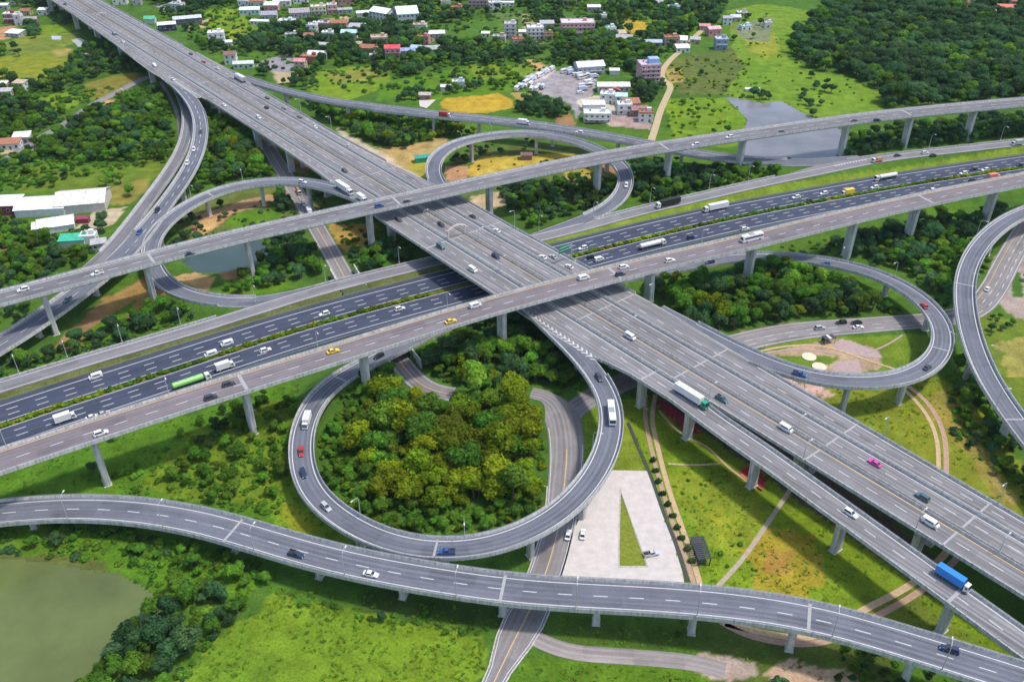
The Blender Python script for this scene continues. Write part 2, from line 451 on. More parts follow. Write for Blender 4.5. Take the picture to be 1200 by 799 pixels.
# ---- bottom ramp
G = [(-160, 628, 6), (-60, 609, 6.3), (0, 601, 6.6), (60, 596, 7), (120, 596, 7.2), (180, 601.5, 7.5), (240, 612.5, 8), (280, 624, 8.2), (360, 648, 8.8), (440, 667, 9.3), (560, 687, 10), (620, 693.5, 10.2), (680, 697.5, 10.6), (760, 701, 11.5), (800, 704, 12), (883, 712, 13), (967, 727, 13.8), (1050, 751, 14.5), (1134, 777, 15), (1200, 798, 15.2), (1300, 831, 15.5), (1420, 872, 15.5), (1600, 935, 15.5)]
P_G = mkpath(G, 10)
pg = [(45, 612), (273, 650), (367, 680), (468, 706), (581, 730), (700, 743), (812, 753), (930, 775), (1053, 799)]
bridge("G", "ramp_bridge", "two-lane ramp bridge sweeping along the bottom of the picture past the green pond", "bridge", P_G, 5.7, -5.7, A_RAMP, lanes=(0.0,), girder=1.9,
       piers=gp(P_G, pg), pier_dim=(3.2, 1.9), joints=[P_G.npx(x, y) for x, y in [(272, 622), (584, 691), (946, 724)]], joint_w=0.9, edge_in=1.6)
# ---- near loop (inside: the round wood)
LB = [(596, 330, 15), (612, 349, 15), (628, 366, 15), (646, 384, 15), (669, 405.5, 15), (691, 430, 15), (705, 450, 14.9), (714, 470, 14.6), (717.5, 491, 14.2), (714, 518, 13.8), (704, 545, 13.3), (688, 569, 12.8), (664, 595, 12.3), (633, 616, 11.8), (600, 631, 11.3), (568, 640, 10.8), (538, 644, 10.4), (508, 644, 10), (483, 641.5, 9.7), (455, 635, 9.3), (428, 624, 8.9), (400, 608, 8.5), (373, 586, 8.1), (359, 564, 7.7), (353, 540, 7.3), (353, 514, 6.9), (359, 491, 6.5), (372, 467, 6.1), (391, 449, 5.6), (414, 434.5, 5.2), (440, 421, 4.8), (465, 408.5, 4.5), (492, 395, 4.5), (525, 380, 4.5), (565, 366, 4.5), (610, 352, 4.5)]
LB = [(x, y, z - 0.06) for x, y, z in LB]
P_LB = mkpath(LB, 7)
nLB = P_LB.npx(704, 438)
bridge("LB", "loop_ramp", "near loop ramp curling round the dense yellow-green wood", "loop ramp", P_LB, 4.3, -4.3, A_RAMP, lanes=(), girder=1.7,
       noL=[(0, nLB)], noR=[(0, P_LB.npx(612, 349))], piers=[P_LB.near(at(x, y, 0)) for x, y in [(722, 520), (690, 610), (628, 662), (520, 668), (415, 645), (350, 590), (343, 540)]], pier_dim=(2.6, 1.8),
       joints=[P_LB.npx(x, y) for x, y in [(507, 644), (399, 450)]], joint_w=0.7, edge_in=1.2, eL=[(0, P_LB.npx(690, 425))])
# ---- right loop
LR = [(770, 362, 15), (800, 378, 15), (826, 391, 15), (850, 404, 15), (880, 418, 15), (912, 431, 14.8), (950, 442.5, 14.5), (987, 447.5, 14), (1025, 448, 13.5), (1062, 442, 12.8), (1092, 426, 12), (1105, 402, 11.2), (1100, 376, 10.3), (1080, 352, 9.4), (1049, 332, 8.4), (1010, 316.5, 7.4), (968, 307.5, 6.4), (928, 302.5, 5.5), (890, 301, 4.8), (860, 302.5, 4.5), (830, 307, 4.5), (795, 314, 4.5), (750, 322, 4.5), (700, 331, 4.5), (650, 342, 4.5), (610, 352, 4.5)]
LR = [(x, y, z - 0.06) for x, y, z in LR]
P_LR = mkpath(LR, 7)
bridge("LR", "loop_ramp", "right-hand loop ramp hooking round the pink paved garden", "loop ramp", P_LR, 4.3, -4.3, A_RAMP, girder=1.7,
       noR=[(0, P_LR.npx(882, 419))], noL=[(0, P_LR.npx(812, 384))], piers=[P_LR.near(at(x, y, 0)) for x, y in [(990, 488), (1060, 476), (1122, 440), (1085, 385), (1030, 350), (930, 330)]], pier_dim=(2.6, 1.8),
       joints=[P_LR.npx(x, y) for x, y in [(1105, 412), (902, 301)]], joint_w=0.7, edge_in=1.2, eR=[(0, P_LR.npx(870, 412))])
# ---- upper loop
UR = [(560, 262, 15), (535, 240, 15), (518, 222, 15), (508.5, 207, 15), (508, 193, 14.7), (516, 180, 14.3), (532, 170, 13.9), (556, 163, 13.4), (585, 158.5, 12.9), (615, 157, 12.3), (645, 159.5, 11.6), (675, 166.5, 10.8), (702, 177, 9.9), (722, 189, 9), (733, 204, 8), (732, 221, 6.9), (722, 236, 5.8), (704, 248.5, 4.9), (675, 261, 4.5), (645, 272, 4.5), (615, 283, 4.5), (585, 291, 4.5)]
UR = [(x, y, z - 0.06) for x, y, z in UR]
P_UR = mkpath(UR, 7)
bridge("UR", "loop_ramp", "far loop ramp ringing the golden field beyond the upper flyover", "loop ramp", P_UR, 4.4, -4.4, A_RAMP, girder=1.7,
       noL=[(0, P_UR.npx(505, 212)), (P_UR.npx(690, 254), 1e4)], noR=[(0, P_UR.npx(515, 222)), (P_UR.npx(690, 254), 1e4)], piers=[P_UR.near(at(x, y, 0)) for x, y in [(506, 240), (545, 185), (632, 176), (715, 200)]], pier_dim=(2.6, 1.8), edge_in=1.1)
# ---- left loop
UL = [(500, 276, 15), (470, 258, 15), (445, 244, 15), (420, 232, 15), (395, 223, 14.8), (365, 215.5, 14.3), (335, 213, 13.6), (305, 214.5, 12.9), (280, 218.5, 12.2), (258, 224, 11.5), (233, 234.5, 10.6), (210, 248, 9.7), (191, 264, 8.8), (179, 281, 8), (176, 297, 7.3), (179, 312, 6.7), (188, 327, 6), (203, 339, 5.4), (226, 348, 4.9), (256, 353, 4.5), (290, 354.5, 4.5), (325, 350, 4.5), (362, 341.5, 4.5), (400, 332, 4.5)]
UL = [(x, y, z - 0.06) for x, y, z in UL]
P_UL = mkpath(UL, 7)
bridge("UL", "loop_ramp", "left loop ramp passing under the upper flyover near the small pond", "loop ramp", P_UL, 4.3, -4.3, A_RAMP, girder=1.7,
       noL=[(P_UL.npx(300, 353), 1e4), (0, P_UL.npx(432, 236))], noR=[(0, P_UL.npx(414, 229)), (P_UL.npx(262, 352), 1e4)], piers=[P_UL.near(at(x, y, 0)) for x, y in [(368, 240), (310, 240), (250, 255), (205, 290)]], pier_dim=(2.6, 1.8),
       joints=[P_UL.npx(245, 229)], joint_w=0.8, edge_in=1.2)
# ---- left direct ramp and its lower companion
ULR = [(110, 24, 15), (150, 52, 15), (180, 78, 15), (206, 98, 14.9), (224, 117, 14.4), (234, 138, 13.7), (235, 160, 12.8), (229, 184, 11.8), (216, 209, 10.8), (199, 233, 10), (181, 257, 9.2), (160, 282, 8.6), (136, 308, 8), (110, 328, 7.6), (82, 350, 7.2), (54, 370, 6.9), (26, 389, 6.6), (-5, 408, 6.3), (-60, 440, 6), (-120, 470, 6)]
P_ULR = mkpath([(x, y, z - 0.06) for x, y, z in ULR], 9)
w1 = P_ULR.npx(160, 282)
sg = lambda q, a, b: float(np.interp(q, [a, b], [0, 1]))
ulr_l = lambda q: 4.4 + 1.6 * sg(q, w1 - 40, w1 + 20)
ulr_r = lambda q: -4.4 - 1.6 * sg(q, w1 - 40, w1 + 20)
bridge("ULR", "ramp_bridge", "left ramp bridge dropping from the wide viaduct towards the left edge", "bridge", P_ULR, ulr_l, ulr_r, A_RAMP, girder=1.9,
       noL=[(0, P_ULR.npx(238, 128))], noR=[(0, P_ULR.npx(206, 98)), (P_ULR.npx(170, 272), P_ULR.npx(120, 322))], piers=[P_ULR.near(at(x, y, 0)) for x, y in [(238, 175), (215, 235), (160, 300), (110, 345), (40, 395)]], pier_dim=(2.8, 1.8),
       lanes=(0.0,), edge_in=1.1)
ULW = [(205, 96, 5), (213, 112, 5.5), (219, 130, 6.5), (220, 150, 7.6), (215, 171, 8.4), (205, 191, 8.8), (191, 212, 9), (174, 235, 9), (156, 259, 8.7), (135, 285, 8.4), (114, 306, 8.0), (95, 322, 7.7)]
P_ULW = mkpath([(x, y, z - 0.1) for x, y, z in ULW], 8)
bridge("ULW", "ramp_bridge", "lower ramp bridge coming from under the wide viaduct and joining the left ramp", "bridge", P_ULW, 3.6, -3.6, A_FLY, girder=1.5,
       noL=[(P_ULW.npx(160, 254), 1e4)], noR=[(P_ULW.npx(124, 296), 1e4)], piers=[P_ULW.near(at(x, y, 0)) for x, y in [(222, 160), (200, 215), (160, 270)]], pier_dim=(2.4, 1.6), edge_in=0.9)
# ---- upper right connector
CC = [(225, 62, 15), (252, 77, 15), (277, 88.5, 15), (302, 98, 14.8), (345, 110, 14.4), (395, 120.5, 13.9), (440, 127, 13.4), (480, 131.5, 13), (520, 136, 12.7), (600, 144, 12.2), (650, 150.5, 11.8), (700, 158.5, 11.2), (750, 168, 10), (800, 178, 8.3), (840, 184.5, 6.8), (880, 189, 5.4), (930, 191, 4.5), (970, 189, 4.5), (1010, 186, 4.5)]
P_C = mkpath([(x, y, z - 0.06) for x, y, z in CC], 12)
wc = P_C.npx(442, 128)
cl_ = lambda q: 3.6 + 1.5 * sg(q, wc - 60, wc)
cr_ = lambda q: -3.6 - 1.7 * sg(q, wc - 3, wc)
bridge("C", "ramp_bridge", "long connector bridge running along the far side past the white village houses", "bridge", P_C, cl_, cr_, A_RAMP, girder=1.8,
       noL=[(0, P_C.npx(286, 89)), (P_C.npx(925, 190), 1e4)], noR=[(0, P_C.npx(300, 97)), (P_C.npx(915, 190), 1e4)], piers=[P_C.near(at(x, y, 0)) for x, y in [(345, 128), (420, 140), (515, 152), (567, 158), (650, 170), (723, 182), (795, 193)]], pier_dim=(2.6, 1.8), lanes=(0.0,), edge_in=1.0, lane_rng=(wc, P_C.npx(900, 190)))
# ---- far right ramp
RR = [(1330, 214, 12), (1270, 227, 12.2), (1215, 244, 12.4), (1190, 254, 12.6), (1168, 268, 12.8), (1150, 286, 13), (1137, 307, 13), (1130, 333, 13), (1131, 362, 13), (1137, 392, 13), (1148, 424, 12.8), (1164, 455, 12.6), (1188, 490, 12.4), (1215, 525, 12.2), (1260, 580, 12), (1310, 640, 12), (1380, 720, 12), (1460, 810, 12)]
P_RR = mkpath(RR, 8)
bridge("RR", "ramp_bridge", "curved ramp bridge at the right edge beside the plaza road", "bridge", P_RR, 4.4, -4.4, A_RAMP, girder=1.9,
       piers=[P_RR.near(at(x, y, 0)) for x, y in [(1132, 445), (1170, 515), (1128, 372), (1165, 300)]], pier_dim=(3.0, 1.8), joints=[P_RR.npx(x, y) for x, y in [(1129, 334), (1190, 492)]], joint_w=0.7, edge_in=1.2)

# ---- dark highway on its embankment (setting)
DH = [(-260, 587), (-120, 541), (-40, 512), (0, 499), (100, 466), (200, 434.5), (280, 407.5), (392, 373.5), (470, 353), (543, 334), (677, 299), (740, 282.5), (860, 255), (970, 234), (1080, 214), (1200, 196), (1300, 181), (1420, 164)]
P_D = mkpath([(x, y, ZD) for x, y in DH], 20)
FF = [(-200, 511), (-60, 471), (0, 454), (60, 435), (120, 417), (200, 394), (260, 376), (330, 353.5), (400, 333), (460, 319), (540, 299), (590, 288), (634, 278), (690, 264), (740, 250), (810, 234), (887, 216), (950, 203), (980, 197), (1040, 185), (1120, 176), (1200, 167), (1300, 157), (1420, 146)]
P_F = mkpath([(x, y, ZD) for x, y in FF], 14)
NN = [(470, 400), (520, 381), (565, 366), (610, 352), (700, 330), (795, 312)]
ROADS += [("D", P_D, 15.8, -15.8, True), ("F", P_F, 4.4, -4.4, True)]
def surface_road(name, path, l, r, surf, dz=0.0, thick=0.25):
    mb = MB(); sweep(mb, path, lambda q: [(val(r, q), dz), (val(l, q), dz), (val(l, q), dz - thick), (val(r, q), dz - thick)])
    o = mb.build(name, surf, None, uv=True); props(o, kind="structure"); return o
fr_far = lambda q: 4.4 + 3.8 * max(0, min(1, (q - P_F.npx(930, 206)) / 25)) * max(0, min(1, (P_F.npx(1060, 183) - q) / 60)) 
for nm, l, r in (("highway_road", 15.8, 1.6), ("highway_road", -1.6, -15.8)):
    surface_road(nm, P_D, l, r, A_DARK)
surface_road("frontage_road", P_F, fr_far, -4.4, A_FRONT)
hw = empty("highway_markings", (0, 0, 0), None, None); hw["kind"] = "structure"
mb = MB()
for sg_ in (1, -1):
    for k in (5.6, 9.2): dashes(mb, P_D, k * sg_, dz=0.03, w=0.3)
    line(mb, P_D, 12.8 * sg_, 0.32, 0.03); line(mb, P_D, 2.2 * sg_, 0.3, 0.03)
o = mb.build("highway_lane_marking", M_WHITE); props(o, kind="structure")
bpy.data.objects.remove(hw)
mb = MB(); line(mb, P_F, 3.2, 0.3, 0.03); line(mb, P_F, -3.2, 0.3, 0.03)
o = mb.build("frontage_lane_marking", M_WHITE); props(o, kind="structure")
# guard rails along the highway edges
M_HEDGE = None
for sgn, a in ((1, 15.9), (-1, -15.9)):
    mb = MB(); sweep(mb, P_D, [(a - 0.05, 0.45), (a + 0.05, 0.45), (a + 0.05, 0.8), (a - 0.05, 0.8)])
    q = 2
    while q < P_D.L:
        p, t, n = P_D.f(q); v = p + n * (a + 0.1 * sgn); mb.box((v[0], v[1], v[2] + 0.2), (0.15, 0.15, 1.0)); q += 4
    o = mb.build("guard_rail", M_RAIL)
    props(o, "grey steel guard rail along the " + ("far" if sgn > 0 else "near") + " edge of the dark highway", "guard rail")
for (a, b), ph in zip(clip_ranges(P_F.L, [(P_F.npx(255, 377), P_F.npx(375, 340)), (P_F.npx(600, 286), P_F.npx(700, 261)), (P_F.npx(915, 211), P_F.npx(1000, 194))]), ("left of the left loop ramp's merge", "between the left loop ramp and the viaduct", "between the far loop ramp and the pond", "right of the striped merge")):
    mb = MB(); sweep(mb, P_F, lambda q: [(fr_far(q) + 0.1, -0.2), (fr_far(q) + 0.1, 0.8), (fr_far(q) + 0.35, 0.8), (fr_far(q) + 0.45, -0.2)], a, b)
    o = mb.build("roadside_wall", M_PARA); props(o, "low concrete wall on the frontage road, " + ph, "low wall")

# ---- local roads on the ground
def gpath(L, z=0.1, sm=5): return mkpath([(x, y, z) for x, y in L], sm, 2.5)
def wtab(path, T):
    X = [path.npx(x, y) for x, y, w in T]; Y = [w for *_, w in T]
    o = sorted(zip(X, Y)); X = [a for a, b in o]; Y = [b for a, b in o]
    return lambda q: float(np.interp(q, X, Y))
P_G1 = gpath([(285, 120), (300, 145), (316, 175), (328, 195), (340, 214), (356, 240), (372, 268), (386, 292), (397, 312), (408, 332), (430, 368), (452, 400), (470, 425), (486, 445), (506, 458), (530, 462)], 0.12)
P_G2 = gpath([(515, 930), (545, 866), (572, 812), (586, 785), (601, 752), (613, 730), (624, 708), (638, 675), (649, 640), (657, 605), (661, 570), (664, 540), (664, 515), (660, 490), (652, 472), (640, 462), (622, 460)], 0.12)
g2w = wtab(P_G2, [(575, 805, 2.7), (588, 785, 3.0), (600, 752, 5.0), (613, 730, 5.6), (638, 675, 5.0), (657, 605, 5.0), (664, 530, 6.2), (658, 490, 6.8), (640, 462, 3.5)])
P_G3 = gpath([(658, 500), (672, 480), (692, 466), (720, 452), (755, 438), (800, 424), (850, 406), (880, 398), (920, 390), (960, 385), (1000, 382), (1050, 378), (1100, 374), (1140, 364), (1163, 340), (1180, 308), (1196, 280), (1220, 240)], 0.10)
P_G4 = gpath([(628, 748), (650, 760), (680, 766), (720, 768), (760, 771), (800, 774), (830, 779), (850, 786)], 0.10)
P_SAND = gpath([(762, 168), (768, 150), (774, 130), (782, 112), (786, 100), (776, 92), (778, 80), (790, 66), (803, 56), (812, 46), (822, 36)], 0.08)
P_L = gpath([(10, 185), (30, 172), (50, 160), (80, 143), (105, 125), (130, 112), (160, 96), (175, 90)], 0.10)
P_L2 = gpath([(188, 96), (198, 112), (207, 132), (211, 152), (209, 175), (200, 192), (190, 206)], 0.09)
ROADS += [("G1", P_G1, 5.0, -5.0, False), ("G2", P_G2, g2w, lambda q: -g2w(q), False), ("G3", P_G3, 5.6, -5.6, False), ("G4", P_G4, 3, -3, False), ("S", P_SAND, 2.4, -2.4, False), ("L", P_L, 3.5, -3.5, False), ("L2", P_L2, 1.5, -1.5, False)]
surface_road("local_road", P_G1, 4.6, -4.6, A_LOCAL, thick=0.3)
surface_road("local_road", P_G2, g2w, lambda q: -g2w(q), A_LOCAL, thick=0.3)
g3w = wtab(P_G3, [(660, 500, 4.2), (700, 462, 5), (850, 406, 6.5), (930, 388, 6.5), (1050, 378, 5.6), (1150, 355, 5.8), (1200, 270, 5.8)])
surface_road("local_road", P_G3, g3w, lambda q: -g3w(q), A_LOCAL, dz=-0.02, thick=0.3)
surface_road("local_road", P_G4, 2.7, -2.5, asphalt("worn_track_asphalt", (0.27, 0.24, 0.235), 0.2), dz=-0.03, thick=0.3)
surface_road("local_road", P_L, 3.3, -3.3, A_LOCAL, thick=0.3)
surface_road("path", P_L2, 1.3, -1.3, A_LOCAL, thick=0.3)
M_SAND = mat("sandy_dirt", (0.42, 0.33, 0.20), 0.95, noise=0.2, nscale=0.5)
surface_road("dirt_road", P_SAND, 2.3, -2.3, M_SAND, thick=0.3)
mb = MB()
line(mb, P_G2, lambda q: g2w(q) - 0.6, 0.22, 0.03, 20, P_G2.npx(660, 500)); line(mb, P_G2, lambda q: -g2w(q) + 0.6, 0.22, 0.03, 20, P_G2.npx(664, 520))
line(mb, P_G1, 3.9, 0.2, 0.03); line(mb, P_G1, -3.9, 0.2, 0.03); line(mb, P_G3, lambda q: g3w(q) - 0.7, 0.22, 0.03, 60); line(mb, P_G3, lambda q: -g3w(q) + 0.7, 0.22, 0.03, 60)
dashes(mb, P_G3, -3.0, dz=0.03, s0=100); dashes(mb, P_G3, 0.0, dz=0.03, s0=100)
o = mb.build("local_road_marking", M_WHITE); props(o, kind="structure")
mb = MB(); line(mb, P_G2, 0.0, 0.25, 0.03, 0, P_G2.npx(664, 525)); line(mb, P_G1, 0.0, 0.25, 0.03); line(mb, P_G3, 2.8, 0.22, 0.03, P_G3.npx(1100, 374))
o = mb.build("centre_line_marking", M_YEL); props(o, kind="structure")
# kerbs of the near road
for sgn in (1, -1):
    mb = MB(); e = lambda q: sgn * (g2w(q) + 0.02)
    sweep(mb, P_G2, lambda q: [(e(q), -0.3), (e(q), 0.13), (e(q) + 0.35 * sgn, 0.13), (e(q) + 0.35 * sgn, -0.3)], 8, P_G2.npx(661, 570 if sgn > 0 else 545))
    o = mb.build("kerb", M_PARA); props(o, kind="structure")
# garden paths in the grass, lower right
M_BRICKPATH = mat("brick_paving", (0.38, 0.25, 0.18), 0.95, noise=0.2, nscale=0.8)
M_TANPATH = mat("tan_paving", (0.46, 0.33, 0.20), 0.95, noise=0.2, nscale=0.8)
def track(L, w, m, name="path", z=0.09):
    p = gpath(L, z, 4); surface_road(name, p, w / 2, -w / 2, m, thick=0.2); ROADS.append(("T", p, w / 2, -w / 2, False)); return p
track([(768, 462), (764, 490), (770, 520), (776, 545), (786, 580), (800, 620), (812, 655), (822, 690)], 1.7, M_TANPATH)
track([(757, 462), (756, 490), (762, 520), (770, 552), (781, 590), (793, 625), (806, 660), (815, 690)], 1.5, M_BRICKPATH)
track([(1056, 453), (1074, 470), (1090, 492), (1098, 515), (1100, 540), (1099, 570)], 1.5, M_TANPATH)
track([(1061, 450), (1082, 466), (1098, 488), (1107, 512), (1109, 540), (1108, 575)], 1.8, M_BRICKPATH)
track([(838, 690), (870, 655), (900, 612), (925, 575), (945, 545)], 1.5, mat("pale_paving", (0.36, 0.30, 0.23), 0.95, noise=0.2, nscale=0.8))
track([(1115, 640), (1085, 672), (1050, 695), (1010, 715), (980, 735), (950, 748), (915, 745), (880, 738), (850, 730)], 2.2, M_TANPATH)
track([(1125, 650), (1095, 680), (1060, 704), (1022, 724), (985, 746), (950, 755), (910, 752), (868, 742), (845, 728)], 2.0, M_BRICKPATH)
track([(700, 640), (716, 552)], 0.5, M_PARA)
track([(772, 481), (800, 510), (830, 522), (845, 540), (870, 560), (893, 575)], 0.9, M_TANPATH)
track([(893, 575), (868, 555)], 1.2, mat("orange_kerb", (0.5, 0.16, 0.07), 0.9, noise=0.2))
track([(783, 543), (810, 545), (843, 543)], 0.8, M_TANPATH)
# drainage channel
P_DR = gpath([(736, 495), (749, 526), (762, 556), (777.5, 600), (793, 640), (806, 680)], 0.14, 2)
mb = MB(); sweep(mb, P_DR, [(0.45, 0.05), (0.6, 0.05), (0.6, -0.4), (0.45, -0.4)]); sweep(mb, P_DR, [(-0.6, 0.05), (-0.45, 0.05), (-0.45, -0.4), (-0.6, -0.4)])
sweep(mb, P_DR, [(-0.45, 0.02), (0.45, 0.02), (0.45, -0.4), (-0.45, -0.4)])
o = mb.build("drainage_channel", mat("dark_channel", (0.05, 0.055, 0.05), 0.6)); props(o, kind="structure")
# ================================================================== GROUND
def vnoise(x, y, sc, seed):
    """smooth value noise, numpy"""
    r = np.random.RandomState(seed).rand(256, 256)
    X, Y = x / sc, y / sc
    xi, yi = np.floor(X).astype(int), np.floor(Y).astype(int); fx, fy = X - xi, Y - yi
    fx = fx * fx * (3 - 2 * fx); fy = fy * fy * (3 - 2 * fy)
    g = lambda a, b: r[a % 256, b % 256]
    return (g(xi, yi) * (1 - fx) + g(xi + 1, yi) * fx) * (1 - fy) + (g(xi, yi + 1) * (1 - fx) + g(xi + 1, yi + 1) * fx) * fy
def fbm(x, y, sc, seed, oct=4):
    s = 0; a = 1; t = 0
    for i in range(oct):
        s = s + a * vnoise(x, y, sc / 2 ** i, seed + i); t += a; a *= 0.55
    return s / t
def inpoly(X, Y, poly):
    ins = np.zeros(X.shape, bool); n = len(poly)
    for i in range(n):
        x1, y1 = poly[i]; x2, y2 = poly[(i + 1) % n]
        if y1 == y2: continue
        c = ((y1 > Y) != (y2 > Y)) & (X < (x2 - x1) * (Y - y1) / (y2 - y1) + x1)
        ins ^= c
    return ins
W = lambda L, z=0: [tuple(at(x, y, z)[:2]) for x, y in L]
POND1 = W([(-40, 656), (10, 655), (50, 658), (86, 664), (112, 670), (138, 672), (158, 683), (180, 697), (193, 707), (184, 718), (167, 729), (155, 745), (133, 757), (118, 775), (98, 790), (80, 812), (60, 850), (-100, 860), (-120, 700)])
POND2 = W([(849, 113), (870, 116), (893, 121), (915, 118), (929, 126), (948, 136), (968, 142), (985, 152), (990, 180), (984, 189), (940, 192), (880, 190), (868, 182), (872, 168), (873, 152), (876, 140), (866, 128)])
POND3 = W([(214, 305), (240, 288), (285, 278), (310, 282), (314, 300), (300, 310), (262, 318), (230, 318)])
POND4 = W([(60, 42), (72, 42), (71, 47), (61, 46)]); POND5 = W([(84, 47), (93, 44), (102, 49), (101, 56), (92, 55)])
POND6 = W([(496, 97), (503, 95), (515, 92), (523, 97), (520, 102), (498, 101)])
WATERS = [POND1, POND2, POND3, POND4, POND5]
emb = []
for nm, p, l, r, g in ROADS:
    if nm in ("D", "F"):
        hw_ = 17.0 if nm == "D" else 9.0 * 0 + 5.4
        emb.append((p.P[:, :2], hw_, p.P[:, 2]))
for p in (P_LB, P_LR, P_UL, P_UR, P_C):
    k = p.P[:, 2] < 5.6; emb.append((p.P[k][:, :2], 4.9, p.P[k][:, 2]))
k = P_G.P[:, 0] < -1e9
def ground_h(x, y):
    x = np.atleast_1d(np.asarray(x, float)); y = np.atleast_1d(np.asarray(y, float))
    h = np.zeros(x.shape)
    for P, w, z in emb:
        lo, hi = P.min(0) - 30, P.max(0) + 30
        idx = np.where((x > lo[0]) & (x < hi[0]) & (y > lo[1]) & (y < hi[1]))[0]
        for c in range(0, len(idx), 30000):
            j = idx[c:c + 30000]
            d2 = (x[j, None] - P[None, :, 0]) ** 2 + (y[j, None] - P[None, :, 1]) ** 2
            k = d2.argmin(1); d = np.sqrt(d2[np.arange(len(j)), k])
            hh = z[k] - 0.3 - np.maximum(0, d - w) / 1.7
            h[j] = np.maximum(h[j], hh)
    # the underpass of the local road
    Q = P_G1.P[::1, :2]
    j = np.where(h > 0.05)[0]
    if len(j):
        d = np.full(len(j), 1e9)
        for c in range(0, len(j), 30000):
            jj = j[c:c + 30000]
            d[c:c + 30000] = np.sqrt(((x[jj, None] - Q[None, :, 0]) ** 2 + (y[jj, None] - Q[None, :, 1]) ** 2).min(1))
        h[j[d < 5.6]] = 0
    for wp in WATERS:
        h = np.where(inpoly(x, y, wp), -1.2, h)
    return h
